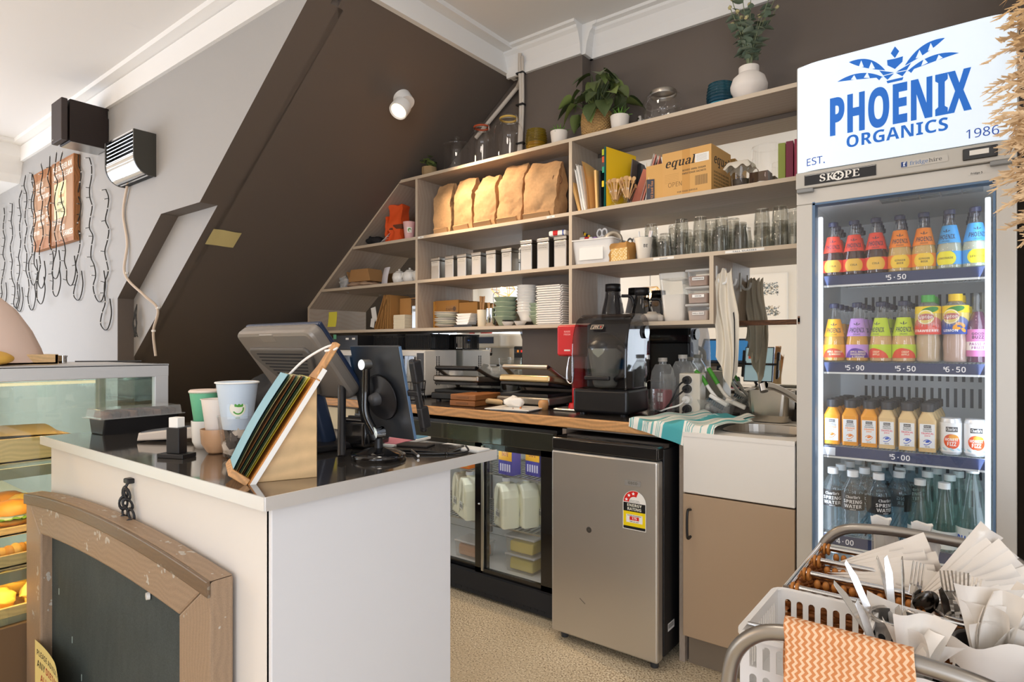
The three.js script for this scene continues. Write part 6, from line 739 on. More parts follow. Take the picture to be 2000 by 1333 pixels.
{ // tablet on stand
  const t = T('tablet_stand', 'black round-based tablet stand with clamp arms', 'stand', -1.3, YC, 1.09);
  P(t, 'round_base', L([[.001, .03], [.02, .03], [.055, .02], [.072, .014], [.074, .0], [.001, 0]], 40), blackGloss); P(t, 'neck', C(.01, .012, .04, 0, .028, 0), black); P(t, 'lower_joint', RT(C(.018, .018, .03), PI / 2, 0, 0, 0, .07, -.01), chrome); P(t, 'arm', TU([[0, .07, .012], [-.025, .12, .022], [-.03, .18, .02], [-.018, .255, .028]], .011, 30), blackGloss); P(t, 'upper_joint', RT(C(.014, .014, .026), PI / 2, 0, 0, -.018, .255, .018), silver); P(t, 'pivot_disc', RT(L([[.001, .012], [.02, .014], [.03, .006], [.06, .004], [.064, -.002], [.001, -.002]], 32), PI / 2 + .22, 0, 0, .0, .165, -.008), black); P(t, 'pivot_knob', RT(L([[.001, .03], [.016, .028], [.02, 0]], 20), PI / 2 + .22, 0, 0, 0, .165, -.005), darkGrey);
  P(t, 'clamp_bar', RT(MG([B(.25, .016, .014, 0, 0, -.012, .004), B(.022, .06, .03, .122, .035, -.018, .006), B(.02, .06, .03, .122, -.09, -.018, .006), B(.018, .2, .016, .118, -.1, -.014, .006), B(.02, .2, .03, -.12, -.09, -.018, .006)]), .22, 0, 0, 0, .17, -.02), black);
  const b = T('tablet', 'grey tablet held upright in the black clamp stand', 'tablet', -1.315, YC + .18, 1.115); b.rotation.x = .22; P(b, 'tablet_back', B(.205, .262, .008, 0, -.132, 0, .004), M(0x45474a, .4, .5)); P(b, 'tablet_screen', B(.19, .245, .001, 0, -.124, -.0046), M(0xb8d8e0, .3, 0, { emissive: 0xbfe0ea, emissiveIntensity: .7 })); P(b, 'screen_picture', B(.07, .06, .001, -.04, .04, -.0052), M(0xd8502a, .3, 0, { emissive: 0xd85a3a, emissiveIntensity: .6 })); P(b, 'side_edge', B(.002, .255, .0075, .1025, -.128, 0), M(0x7fa0c8, .3, .6));
  const k = T('black_tablet', 'flat black tablet lying at the far counter corner', 'tablet', -1.3, YC, 1.27, .35); P(k, 'tablet_body', B(.19, .009, .13, 0, 0, 0, .003), blackGloss); P(k, 'hand_strap', B(.1, .006, .06, -.04, .009, -.01, .003), M(0x3a322c, .8));
  S('charging_cable', 'thin black charging cable curling beside the flat tablet', 'cable', TU([[-1.4, YC + .004, -1.16], [-1.3, YC + .005, -1.17], [-1.22, YC + .004, -1.22], [-1.17, YC + .004, -1.28], [-1.18, YC + .005, -1.32], [-1.2, YC + .014, -1.33]], .0028, 40, 6), black);
  S('stylus_pen', 'silver pen lying behind the tablet stand base', 'pen', SL([[-1.3, YC + .006, -1.21], [-1.22, YC + .006, -1.16]], .004, 8), silver);
  const n = T('paper_pad', 'pink and white paper pad lying left of the tablet stand', 'pad', -1.5, YC, 1.32, .2); P(n, 'pad_sheets', B(.15, .008, .2, 0, 0, 0, .002), paper); P(n, 'pink_cover', B(.15, .002, .1, 0, .0085, .04), M(0xe08a96, .6)); P(n, 'blue_cover', B(.12, .002, .06, .01, .0085, -.06), M(0x5a9ab8, .5));
  const r = T('white_sleeve', 'white envelope lying at the back edge beside the flat tablet', 'envelope', -1.24, YC, 1.36); P(r, 'envelope', B(.17, .004, .05, 0, 0, 0), paper);
  S('dark_bag', 'crumpled dark bag with green corner heaped behind the cups', 'bag', crumple(new THREE.SphereGeometry(.12, 20, 14).scale(1.6, .7, .7).translate(0, .08, 0), .05, 12), blackMatte, -2.1, YC + .03, 1.26); S('green_packet', 'small green packet on the dark bag behind the cups', 'packet', crumple(B(.1, .03, .06, 0, 0, 0, .01), .02, 30), green, -1.9, YC + .14, 1.26); S('grey_cloth', 'crumpled grey plastic lying at the left of the dark bag', 'cloth', crumple(new THREE.SphereGeometry(.07, 16, 12).scale(1.2, .9, .8).translate(0, .06, 0), .04, 20), M(0x6a645c, .6), -2.32, YC + .02, 1.16);
}
// ================================================================== chalkboard leaning on the counter
{
  const t = T('chalkboard', 'large blank chalkboard in rough wooden frame against the counter', 'chalkboard', -1.925, 0, .63), frame = M(0xffffff, .5, 0, { map: texFrame, bumpMap: texFrame, bumpScale: .002 }), H = .715, w = .636, iw = .488, ih = .598;
  const arch = (x, y) => y + .034 * (1 - (x / w) ** 2), n = 12, top = [];
  for (let i = 0; i <= n; i++) { const x = -w + 2 * w * i / n; top.push([x, arch(x, H - .006)]); }
  const inner = []; for (let i = 0; i <= n; i++) { const x = iw - 2 * iw * i / n; inner.push([x, ih + .018 * (1 - (x / iw) ** 2)]); }
  P(t, 'top_rail', bUV(EX([...top, ...inner], .05, .006).translate(0, 0, -.05), .4), frame); P(t, 'left_stile', bUV(EX([[-w, 0], [-iw, 0], [-iw, ih], [-w, H - .008]], .05, .006).translate(0, 0, -.05), .4, true), frame); P(t, 'right_stile', bUV(EX([[iw, 0], [w, 0], [w, H - .008], [iw, ih]], .05, .006).translate(0, 0, -.05), .4, true), frame); P(t, 'bottom_rail', bUV(B(2 * iw, .12, .05, 0, 0, -.025, .005), .4), frame);
  P(t, 'raised_edge', bUV(EX([...top, ...top.slice().reverse().map(q => [q[0], q[1] - .035])], .008, .003), .4), M(0xb9b2a8, .4, 0, { map: texFrame }));
  P(t, 'slate_panel', bUV(B(2 * iw + .02, .56, .006, 0, .07, -.035), 1), M(0xffffff, .75, 0, { map: texChalk }), 'dark slate panel'); P(t, 'white_magnet', RT(C(.009, .01, .008, 0, 0, 0, 16), PI / 2, 0, .2, .258, .575, -.031), ceramic);
  for (const [x, y] of [[-.42, .41], [-.3, .29], [-.22, .2]]) P(t, 'chalk_mark', B(.003, .02, .001, x, y, -.0315), M(0xa9b8b0, .9));
  const s = T('paper_notice', 'curled yellow notice about dietary allergies on the chalkboard', 'notice', -2.27, 0, .61);
  const r = cell(360, 420, (g, W, Hh) => { fill(g, '#f2df94', 0, 0, W, Hh); txt(g, 'PLEASE ADVISE OF', W / 2, 66, 37, '#3a342c', 'sans-serif', true, 330); g.textAlign = 'left'; txt(g, 'ANY', 24, 122, 46, '#2a2622'); txt(g, 'DIETARY', 124, 122, 46, '#a8241c', 'sans-serif', true, 220); g.textAlign = 'center'; txt(g, 'ALLERGIES', W / 2, 180, 46, '#a8241c', 'sans-serif', true, 320); txt(g, 'BEFORE YOU', W / 2, 236, 40, '#2a2622'); txt(g, 'ORDER', W / 2, 290, 40, '#2a2622'); txt(g, 'THANK YOU', W / 2, 350, 40, '#2a2622'); });
  P(s, 'notice_sheet', mapUV(sheet((u, v) => [-.165 + u * .335, -.02 + v * .275 + .015 * u - (u > .8 && v > .8 ? (u - .8) * (v - .8) * .9 : 0), -.012 + .03 * u * u * v], 12, 10), r), printMat(r, .6));
  const c = T('hanging_chain', 'black chain hanging from a hook on the counter front', 'chain', -1.85, .83, .69); P(c, 'hook', MG([B(.03, .014, .02, 0, 0, .008, .004), TU([[0, 0, .012], [.0, -.015, .018], [.004, -.02, .01]], .004)]), black);
  const link = new THREE.TorusGeometry(.0095, .003, 6, 14).scale(1, 1.7, 1); for (const s2 of [-1, 1]) for (let i = 0; i < 4; i++) { const l = P(c, 'chain_link', link, black); at(l, s2 > 0 ? .008 + .014 * i : -.006, -.026 - .026 * i, .016 + .004 * (i % 2), 0, i % 2 ? PI / 2 - .3 : .3, s2 > 0 ? .5 : 0); }
}
// ================================================================== display cabinet at the left
{
  const d = T('display_cabinet', 'glass food display cabinet with metal top rail at the far left', 'display case', 0, 0, 0), X1 = -2.57, X0 = -3.25, W0 = -.35, W1 = 1.09, al = M(0xd6d7d8, .45, .35), zc = -(W0 + W1) / 2, lz = W1 - W0;
  P(d, 'top_rail', bUV(MG([B(.03, .05, lz, X1 - .015, 1.087, zc, .003), B(X1 - X0 - .064, .05, .03, (X0 + X1) / 2, 1.087, -W1 + .015, .003), B(.03, .05, lz, X0 + .015, 1.087, zc, .003), B(X1 - X0, .006, lz, (X0 + X1) / 2, 1.131, zc)]), .5), al, 'brushed metal top'); P(d, 'corner_post', B(.03, .82, .05, X1 - .015, .27, -W1 + .026, .003), al); P(d, 'corner_post', B(.03, .82, .03, X0 + .015, .27, -W1 + .015, .003), al); P(d, 'base_cabinet', B(X1 - X0, .27, lz, (X0 + X1) / 2, 0, zc, .003), M(0x6a5238, .6));
  P(d, 'front_glass', B(.005, .82, lz - .08, X1 - .018, .27, zc, 0), glassGreen); P(d, 'end_glass', B(X1 - X0 - .06, .82, .005, (X0 + X1) / 2, .27, -W1 + .02), glassGreen);
  for (const k of [0, 1]) { const s = P(d, 'sliding_door', MG([B(.012, .8, .02, X0 + .02 - k * .014, .28, -(.55 - k * .02)), B(.012, .8, .02, X0 + .02 - k * .014, .28, -(1.06 - k * .52)), B(.012, .02, .5, X0 + .02 - k * .014, 1.06, -(.8 - k * .52))]), M(0xe2e6e4, .4)); P(s, 'door_glass', B(.005, .78, .5, X0 + .02 - k * .014, .29, -(.8 - k * .52)), glassGreen); }
  P(d, 'glass_shelf', B(.56, .008, lz - .1, -2.88, .795, zc), glassGreen); P(d, 'glass_shelf', B(.56, .008, lz - .1, -2.88, .445, zc), glassGreen); P(d, 'shelf_rail', MG([B(.012, .035, lz - .1, -2.602, .757, zc), B(.012, .035, lz - .1, -2.602, .408, zc), B(.012, .03, lz - .1, -2.602, .262, zc)]), M(0xa8a294, .4, .6)); P(d, 'shelf_bracket', MG([B(.5, .02, .01, -2.88, .775, -.83), B(.5, .02, .01, -2.88, .425, -.83)]), M(0xb9bdb8, .4, .6));
  P(d, 'door_stay', TU([[-3.1, 1.0, -.62], [-3.05, 1.0, -.56], [-3.0, .97, -.5], [-2.98, .92, -.46]], .006, 24), darkGrey);
  const em = M(0xffffff, .5, 0, { emissive: 0xffd890, emissiveIntensity: 1.6 }); for (const [y, w] of [[1.07, .9], [.78, .9], [.43, .9]]) { P(d, 'lamp_tube', B(.014, .01, w, -2.62, y, -.4), em, 'unseen strip light for the lit fridge interior'); areaLight(0xffcf86, y > 1 ? 45 : 80, w, .03, [-2.625, y - .008, -.4], [-2.85, .1, -.4]); }  // cabinet lamps are unseen; strips placed to light the food warmly
  const tray = (l, x, y, w, wx, wz, h) => { const t = T('wooden_tray', l, 'tray', x, y, w); P(t, 'tray_floor', bUV(B(wx, .008, wz, 0, 0, 0), .4), oak); for (const s of [-1, 1]) { P(t, 'tray_side', bUV(B(.012, h, wz, s * (wx / 2 - .006), 0, 0, .002), .4), oak); P(t, 'tray_side', bUV(B(wx, h, .012, 0, 0, s * (wz / 2 - .006), .002), .4), oak); } return t; };
  const bigTray = tray('deep wooden tray on the upper glass shelf of the cabinet', -2.83, .804, .45, .4, .66, .085); P(bigTray, 'paper_liner', sheet((u, v) => [(u - .5) * .39, .088 + .01 * Math.sin(u * 6 + v * 4), (v - .5) * .66], 8, 12), M(0xe2c48e, .7));
  tray('wooden tray holding the burgers in the cabinet', -2.82, .54, .42, .24, .66, .03); tray('wooden tray holding croissants at the cabinet front', -2.66, .455, .42, .11, .66, .045); tray('wooden tray holding pies on the lowest cabinet level', -2.78, .275, .42, .36, .66, .05);
  const bread = T('bread_loaf', 'flat brown bread slice pile on the upper tray', 'bread', -2.8, .905, .46); for (let i = 0; i < 3; i++) P(bread, 'bread_slice', crumple(B(.16, .028, .16, 0, i * .029, 0, .012), .006, 30, i), M(i % 2 ? 0xc8924a : 0xb07c3c, .8));
  const bun = M(0xd9923a, .45), seedM = M(0xe6c060, .6);
  const burger = (l, x, y, w, rough) => { const t = T('burger', l, 'burger', x, y, w); P(t, 'bottom_bun', L([[.001, 0], [.05, 0], [.056, .012], [.05, .02], [.001, .02]], 24), bun); P(t, 'lettuce', crumple(L([[.001, .02], [.062, .02], [.066, .026], [.05, .03], [.001, .03]], 30), .012, 70), M(0x6f9a36, .6)); P(t, 'filling', crumple(C(.052, .054, .014, 0, .024, 0), .006, 60), M(0xe9e0c8, .6)); P(t, 'top_bun', crumple(L([[.056, .036], [.058, .046], [.05, .068], [.03, .08], [.001, .084]], 24), rough ? .006 : .001, 90), rough ? seedM : bun); };
  burger('shiny round burger bun nearest the front glass', -2.77, .57, .64, 0); burger('seeded burger just behind the shiny one', -2.85, .57, .7, 1); burger('burger at the back of the cabinet tray', -2.92, .575, .66, 0);
  const cro = (l, w) => { const t = T('croissant', l, 'croissant', -2.66, .465, w, .2); const g = []; for (let i = -3; i <= 3; i++) { const a = i * .3; P(t, 'pastry_fold', new THREE.SphereGeometry(.03 - .004 * Math.abs(i), 14, 10).scale(1, .95, .62).rotateY(a).translate(-.02 * (1 - Math.cos(a * 1.4)) * 2, .03, i * .019), i % 2 ? M(0xc98a3c, .5) : M(0xdba752, .5)); } };
  cro('golden croissant at the front edge of the cabinet', .625); cro('croissant nearer the cabinet end, left of the first', .47); S('ham_roll', 'pink ham filled roll beside the front croissant', 'roll', crumple(SPH(.034, 0, .03, 0), .015, 50), M(0xe0a08a, .6), -2.655, .464, .73);
  const pie = (l, x, w, s) => S('pie', l, 'pie', crumple(crumple(new THREE.SphereGeometry(.06, 22, 14).scale(1, .68, 1).translate(0, .036, 0), .022, 26, s), .008, 80, s), M(s % 2 ? 0xe0b04a : 0xe9c86a, .5), x, .284, w);
  pie('knobbly golden pie at left on the lowest cabinet tray', -2.72, .58, 1); pie('pale twisted pie next to the chalkboard on the lowest tray', -2.7, .7, 2); pie('pie hidden deeper on the lowest cabinet tray', -2.86, .66, 3); pie('third golden pie nearer the left end of the lowest tray', -2.72, .44, 4);
  // on top of the cabinet
  const wb = tray('shallow wooden box with orange sides on top of the cabinet', -2.92, 1.138, .55, .3, .46, .038); wb.userData.category = 'box';
  const dome = T('food_cover', 'pale pink fabric dome cover on the wooden box', 'cover', -2.93, 1.146, .57); P(dome, 'dome_fabric', L([[.001, .27], [.06, .255], [.12, .2], [.17, .12], [.2, .05], [.215, .0]], 8), M(0xe3c9ba, .8)); 
  S('bread_roll', 'yellow bread roll at the left edge on the cabinet top', 'roll', crumple(new THREE.SphereGeometry(.04, 16, 10).scale(1, .6, 1.2).translate(0, .024, 0), .006, 40), M(0xd8a848, .6), -2.7, 1.138, .58);
  S('metal_tin', 'small silver tin at the end of the wooden box on the cabinet', 'tin', MG([C(.014, .014, .03, 0, 0, 0, 16), C(.016, .016, .006, 0, .026, 0, 16)]), chrome, -2.9, 1.138, .83);
  S('metal_rod', 'thin metal rod lying along the cabinet top', 'rod', SL([[-2.86, 1.146, -.86], [-2.75, 1.146, -1.06]], .003, 6), darkGrey);
}
// ================================================================== things on the near wall
{
  const WF = 1.555;
  const s = T('wall_speaker', 'dark wooden box speaker fixed high on the wall', 'speaker', -4.635, 2.5, WF, 0); P(s, 'cabinet', bUV(B(.19, .265, .215, 0, 0, .11, .004), .3), M(0x4a3c34, .6, 0, { map: texDarkWood })); P(s, 'front_grille', B(.19, .262, .035, 0, .001, .245, .006), M(0x3d3330, .7)); P(s, 'badge', B(.018, .006, .002, -.06, .02, .2635), silver); P(s, 'bracket', B(.05, .05, .01, .07, .2, .006), silver); P(s, 'base_foil', B(.18, .003, .2, 0, -.003, .11), M(0xa9a9a7, .3, .8));
  const h = T('fan_heater', 'dark wall heater with chrome louvres and curved chrome base', 'heater', -4.045, 2.2, WF); for (const k of [-1, 1]) P(h, 'side_cheek', RT(EX((() => { const q = new THREE.Shape(); q.moveTo(0, 0); q.lineTo(.04, 0); q.quadraticCurveTo(.12, .02, .12, .11); q.lineTo(.12, .25); q.lineTo(0, .25); q.lineTo(0, 0); return q; })(), .012), 0, -PI / 2, 0, k * .215 + (k > 0 ? 0 : .012), 0, 0), M(0x38362f, .5));
  P(h, 'chrome_base', sheet((u, v) => { const a = v * PI / 2; return [(u - .5) * .406, .11 - .108 * Math.cos(a), .035 + .083 * Math.sin(a)].map((q, i) => i == 2 ? .035 + .083 * Math.sin(a) : i == 1 ? .108 - .106 * Math.cos(a) : q); }, 6, 14), chrome, 'curved chrome base'); P(h, 'back_body', B(.406, .245, .05, 0, .003, .03), blackMatte); for (let i = 0; i < 6; i++) P(h, 'louvre', RT(B(.402, .003, .034), .5, 0, 0, 0, .125 + i * .022, .1), chrome); P(h, 'frame', MG([B(.406, .008, .012, 0, .242, .113), B(.406, .008, .012, 0, .106, .113)]), chrome); P(h, 'top_cover', B(.406, .004, .115, 0, .247, .058), M(0x38362f, .5));
  S('wall_screw', 'small screw head above the chrome heater', 'screw', RT(C(.006, .006, .008), PI / 2, 0, 0), silver, -3.93, 2.48, WF - .004);
  const signWood = M(0xd2bcae, .6, 0, { map: texWood });
  const sg = (l, x0, x1, lines, extra) => { const t = T('menu_board', l, 'sign', (x0 + x1) / 2, 1.96, WF), w = x1 - x0; P(t, 'plank', bUV(B(w, .61, .04, 0, 0, .022, .003), .5, true), signWood);
    const r = cell(260, 330, (g, W, H) => { fill(g, '#b38a68', 0, 0, W, H); lines.forEach(([tx, x, y, z]) => txt(g, tx, x, y, z, '#f4efe6', 'sans-serif', true, W - 10)); extra && extra(g); }); decal(t, 'painted_lettering', r, w * .94, w * .94 * 330 / 260 > .58 ? .58 : w * .94 * 330 / 260, 0, .31, .0426, 0, 0, 0, .7); };
  sg('left brown wooden menu plank with white letters behind fairy lights', -5.96, -5.575, [['DE JEES', 100, 40, 34], ["EAT THAT", 120, 76, 34], ["ICE CREAMS", 170, 112, 34], ['SEVEREAL', 90, 190, 30], ['15', 225, 176, 30], ['STRAWBERRY', 100, 222, 30], ['15', 225, 210, 30], ['MOCHA', 130, 256, 30], ['15', 225, 246, 30], ['OTHER', 50, 300, 30]]);
  sg('right brown wooden menu plank with a cream card behind fairy lights', -5.53, -5.06, [['PLS ORDER AN', 130, 34, 34], ['WITH-A-LEMON', 150, 68, 34], ['COFFEE', 60, 262, 32], ['AND', 130, 290, 32], ['SHAKES', 200, 318, 32]], g => { g.fillStyle = '#f5e9b4'; g.fillRect(30, 84, 150, 152); txt(g, 'WE ARE', 120, 150, 18, '#e07a4a'); txt(g, 'we have', 110, 180, 22, '#444', 'serif'); txt(g, 'wonderful', 110, 208, 22, '#444', 'serif'); });
  // fairy lights
  const strands = [[-6.92, 2.45, 1.62], [-6.68, 2.45, 1.58], [-6.44, 2.52, 1.55], [-6.28, 2.62, 1.55], [-6.1, 2.62, 1.75], [-5.88, 2.56, 1.58], [-5.7, 2.6, 1.7], [-5.52, 2.62, 1.75], [-5.38, 2.62, 1.62], [-5.24, 2.6, 1.68], [-5.04, 2.56, 1.58], [-4.82, 2.5, 1.55], [-4.54, 2.24, 1.36]];
  const cable = M(0x28261f, .7), led = M(0xf4f4f0, .3, 0, { transmission: .4, thickness: 0 });
  strands.forEach(([x, y1, y0], i) => {
    const onSign = x > -5.98 && x < -5.04, t = T('fairy_light_strand', `${nth[i]} hanging strand of dark-wired fairy lights counted from the left`, 'fairy lights', x, 0, onSign ? WF - .05 : WF - .006, 0, 'fairy light strands'), pts = [], n = Math.round((y1 - y0) / .07), tw = [], lb = [];
    for (let k = 0; k <= n; k++) { const y = y1 - (y1 - y0) * k / n, px = .03 * Math.sin(k * 1.9 + i) + .02 * (rnd() - .5) + (k > n * .65 ? .08 * Math.sin((k / n - .65) * 5) * (i % 2 ? 1 : -1) : 0), pz = .004 + .006 * rnd(); pts.push([px, y, pz]); const s2 = rnd() > .5 ? 1 : -1, a = [px, y, pz], b = [px + s2 * .035, y + .012 * (rnd() - .3), pz + .01]; tw.push(SL([a, b], .0026, 5)); lb.push(RT(C(.003, .0045, .014, 0, 0, 0, 6), 0, 0, PI / 2, b[0] + s2 * .006, b[1], b[2])); }
    pts.push([pts[n][0] + .05, y0 - .04, .004], [pts[n][0] + .12, y0 - .03, .006], [pts[n][0] + .17, y0 + .06, .004], [pts[n][0] + .15, y0 + .16, .006]); P(t, 'wire', TU(pts, .0036, pts.length * 4, 5), cable); P(t, 'twig_wires', MG(tw), cable).userData.kind = 'stuff'; P(t, 'bulbs', MG(lb), led).userData.kind = 'stuff';
  });
  const pc = T('heater_cable', 'pale cable hanging from the heater down into the stair recess', 'cable'); P(pc, 'cable_run', TU([[-4.2, 2.22, -1.54], [-4.28, 2.05, -1.545], [-4.22, 1.85, -1.545], [-4.24, 1.66, -1.54], [-4.1, 1.52, -1.6], [-4.02, 1.44, -1.64], [-4.08, 1.3, -1.64], [-4.06, 1.15, -1.645]], .008, 80), M(0xd8c6b2, .6)); for (const [x, y, w] of [[-4.24, 1.66, 1.545], [-4.02, 1.44, 1.64], [-4.08, 1.3, 1.64]]) P(pc, 'cable_clip', B(.03, .012, .012, x, y, -w), paper);
  S('wire_tangle', 'knot of black wire hanging in the stair recess', 'wire', MG(Array.from({ length: 7 }, (_, i) => TU([[0, .12, 0], [.02 * Math.sin(i * 2), .06, .01], [.03 * Math.cos(i * 3), 0, .012], [-.02 * Math.sin(i), -.06, .01], [.03 * Math.sin(i * 4), -.09, .006]], .0025, 24, 5))), cable, -4.3, 1.36, 1.63);
}
// ================================================================== cutlery caddy in the foreground
{
  const tb = T('side_table', 'dark side table carrying the cutlery caddy, mostly below the frame', 'table', .05, 0, 1.42); P(tb, 'table_top', B(.82, .03, .95, 0, .54, 0, .004), M(0x4a3a2c, .6)); for (const [x, z] of [[-.37, -.43], [.37, -.43], [-.37, .43], [.37, .43]]) P(tb, 'leg', B(.04, .54, .04, x, 0, z), black);
  const t = T('cutlery_caddy', 'wicker and chrome cutlery caddy with two arched steel handles', 'caddy', 0, 0, 0), steelBar = M(0xa39d95, .34, .85), Yr = .7, cane = M(0x9a5a22, .55), caneL = M(0xc07a34, .55);
  const hoop = (w, r) => TU([[-.335, .58, -w], [-.336, .65, -w], [-.322, .705, -w], [-.285, .742, -w], [-.22, .757, -w], [-.1, .76, -w], [.0, .752, -w], [.06, .73, -w], [.09, .68, -w], [.095, .58, -w]], r, 90, 12);
  P(t, 'arched_handle', hoop(1.02, .0125), steelBar); P(t, 'arched_handle', hoop(1.72, .0125), steelBar);
  P(t, 'side_rail', SL([[-.328, Yr, -1.355], [-.328, Yr, -1.72]], .0075, 12), chrome); P(t, 'side_rail', SL([[.09, Yr, -1.02], [.09, Yr, -1.72]], .0075, 12), chrome);
  P(t, 'wicker_floor', B(.42, .012, .7, -.12, .571, -1.37), cane);
  const weave = (x0, x1, w, y0, y1) => { const g = []; const n = Math.round((x1 - x0) / .017); for (let r = 0; r < Math.round((y1 - y0) / .012); r++) { const y = y0 + .006 + r * .012; g.push(TU(Array.from({ length: n + 1 }, (_, i) => [x0 + (x1 - x0) * i / n, y, -w + .005 * ((i + r) % 2 ? 1 : -1)]), .0052, n * 3, 5)); } return MG(g); };
  const beads = (x0, x1, w, y) => MG(Array.from({ length: Math.round((x1 - x0) / .017) }, (_, i) => new THREE.SphereGeometry(.009, 8, 6).scale(.8, 1.15, .9).translate(x0 + .008 + i * .017, y, -w + .002)));
  for (const w of [1.37, 1.475, 1.58, 1.69]) { P(t, 'cross_rail', SL([[-.328, Yr, -w], [.09, Yr, -w]], .0065, 10), chrome); const wv = P(t, 'woven_panel', weave(-.315, .08, w, .585, .672), cane); P(wv, 'woven_border', beads(-.3, .08, w, .68), caneL); for (const x of [-.318, -.1, .075]) P(t, 'cane_binding', MG([0, 1].map(k => new THREE.TorusGeometry(.011, .0035, 6, 16).rotateY(PI / 2).translate(x + .009 * k, Yr - .003, -w))), caneL); }
  P(t, 'woven_panel', RT(weave(-.175, .175, 0, .585, .685), 0, PI / 2, 0, -.328, 0, -1.54), cane); P(t, 'woven_panel', RT(weave(-.34, .34, 0, .585, .685), 0, PI / 2, 0, .09, 0, -1.37), cane);
  // chevron cloth over the near handle
  const chev = canvasTex(256, 256, (g, w, h) => { fill(g, '#e9c4a0', 0, 0, w, h); g.strokeStyle = '#cc8450'; g.lineWidth = 12; for (let x = -32; x < w + 32; x += 32) { g.beginPath(); for (let y = -16; y <= h + 16; y += 16) g.lineTo(x + ((y / 16) % 2 ? 9 : -7), y); g.stroke(); } });
  const cl = T('chevron_cloth', 'orange zigzag patterned cloth draped over the near handle', 'cloth', -.165, .76, 1.02);
  P(cl, 'cloth', sheet((u, v) => { const s = (v - .42) * .34, over = .02, y = Math.abs(s) < over ? .015 * Math.cos(s / over * 1.3) : -(Math.abs(s) - over) * .96 + .002, z = -s > 0 ? Math.min(.016, -s) + .003 * Math.sin(u * 14) + Math.max(0, -s - .05) * .12 : -Math.min(.016, s) - .003; return [(u - .5) * .17 + .006 * Math.sin(v * 7), y + .004, z]; }, 30, 60), M(0xffffff, .9, 0, { map: (() => { chev.repeat.set(2.2, 3.6); return chev; })(), bumpMap: texFab, bumpScale: .0005 }));
  // white plastic basket
  const pb = T('plastic_basket', 'white slotted plastic basket at the left front of the caddy', 'basket', -.252, .59, 1.212), wp = M(0xf1eeea, .4), sl = [];
  for (const [y0, y1] of [[.058, .098], [.012, .046]]) for (let i = 0; i < 7; i++) { const x = -.066 + i * .022, a = []; for (let k = 0; k <= 8; k++) { const q = k / 8 * PI; a.push([x + .006 * Math.cos(q), y1 - .006 + .006 * Math.sin(q)]); } sl.push([[x - .006, y0], [x + .006, y0], ...a]); }
  const panel = new THREE.Group(); P(pb, 'long_side', EX(rect(-.085, .0, .085, .116), .003, 0, sl).translate(0, 0, -.12), wp); P(pb, 'long_side', EX(rect(-.085, .0, .085, .116), .003, 0, sl).translate(0, 0, .117), wp);
  const sl2 = []; for (let i = 0; i < 13; i++) sl2.push(rect(-.09 + i * .0145, .03, -.084 + i * .0145, .095)); for (const x of [-.088, .085]) P(pb, 'short_side', RT(EX(rect(-.12, 0, .12, .116), .003, 0, sl2), 0, PI / 2, 0, x, 0, 0), wp);
  P(pb, 'rim', skin([rbx(.172, .242, .114, .02), rbx(.19, .26, .116, .026), rbx(.19, .26, .108, .026)]), wp); P(pb, 'basket_floor', B(.17, .004, .24, 0, 0, 0), wp);
  // cutlery cups
  const perf = (l, x, w, y0, h, r, m, dots) => { const t2 = T('cutlery_cup', l, 'cup', x, y0, w); P(t2, 'cup_wall', L([[.001, .003], [r * .92, .003], [r, .008], [r, h - .006], [r + .005, h], [r + .002, h + .004], [r - .003, h], [r - .003, .01]], 36), m); const dg = new THREE.CircleGeometry(.0065, 14); for (let j = 0; j < Math.floor((h - .02) / .022); j++) for (let i = 0; i < 12; i++) { const a = i / 12 * 2 * PI; at(P(t2, 'hole', dg, dots), (r + .0006) * Math.sin(a), .018 + j * .022, (r + .0006) * Math.cos(a), 0, a, 0); } return t2; };
  const gun = M(0x4a4644, .4, .5); perf('dark dotted cutlery cup stuffed with napkins at right', .008, 1.285, .578, .13, .05, gun, M(0xb3aca6, .4)); perf('grey cutlery cup with crumpled napkin behind the near handle', -.098, 1.1, .578, .135, .05, M(0x55504e, .4, .6), blackMatte); perf('perforated steel cutlery cup holding knives beside the white basket', -.125, 1.3, .578, .135, .042, M(0xb9b4ae, .25, .9), blackMatte); perf('steel cutlery cup holding forks before the right napkin fan', -.035, 1.41, .578, .13, .042, M(0xb9b4ae, .25, .9), blackMatte);
  const kn = (l, p, q, roll = 0, m = M(0xcfcdca, .2, 1)) => { const a = V3(p[0], p[1], -p[2]), b = V3(q[0], q[1], -q[2]), d = b.clone().sub(a), len = d.length(), t2 = T('table_knife', l, 'knife'); t2.position.copy(a); t2.quaternion.setFromUnitVectors(V3(0, 1, 0), d.normalize()).multiply(new THREE.Quaternion().setFromAxisAngle(V3(0, 1, 0), roll)); P(t2, 'handle', EX([[-.004, 0], [.004, 0], [.005, len * .4], [-.005, len * .4]], .005, .001).translate(0, 0, -.0025), m); P(t2, 'blade', EX([[-.004, len * .4], [.006, len * .4], [.009, len * .5], [.009, len * .85], [.002, len], [-.004, len * .97]], .002, .0005).translate(0, 0, -.001), m); };
  const C1 = [-.125, .6, 1.3], C2 = [-.098, .6, 1.1], C3 = [-.035, .6, 1.41];
  kn('slim knife leaning far left out of the steel cup', C1, [-.215, .79, 1.33], .4); kn('bright knife leaning left beside the slim one', [-.12, .6, 1.29], [-.23, .755, 1.3], .8); kn('upright knife pair, dark one behind the white napkin', [-.11, .6, 1.32], [-.165, .8, 1.36], 1.2); kn('broad upright knife with golden reflection', [-.13, .6, 1.31], [-.15, .805, 1.36], .2); kn('thin dark-tipped upright knife right of the golden one', [-.115, .6, 1.3], [-.125, .805, 1.37], 1.4);
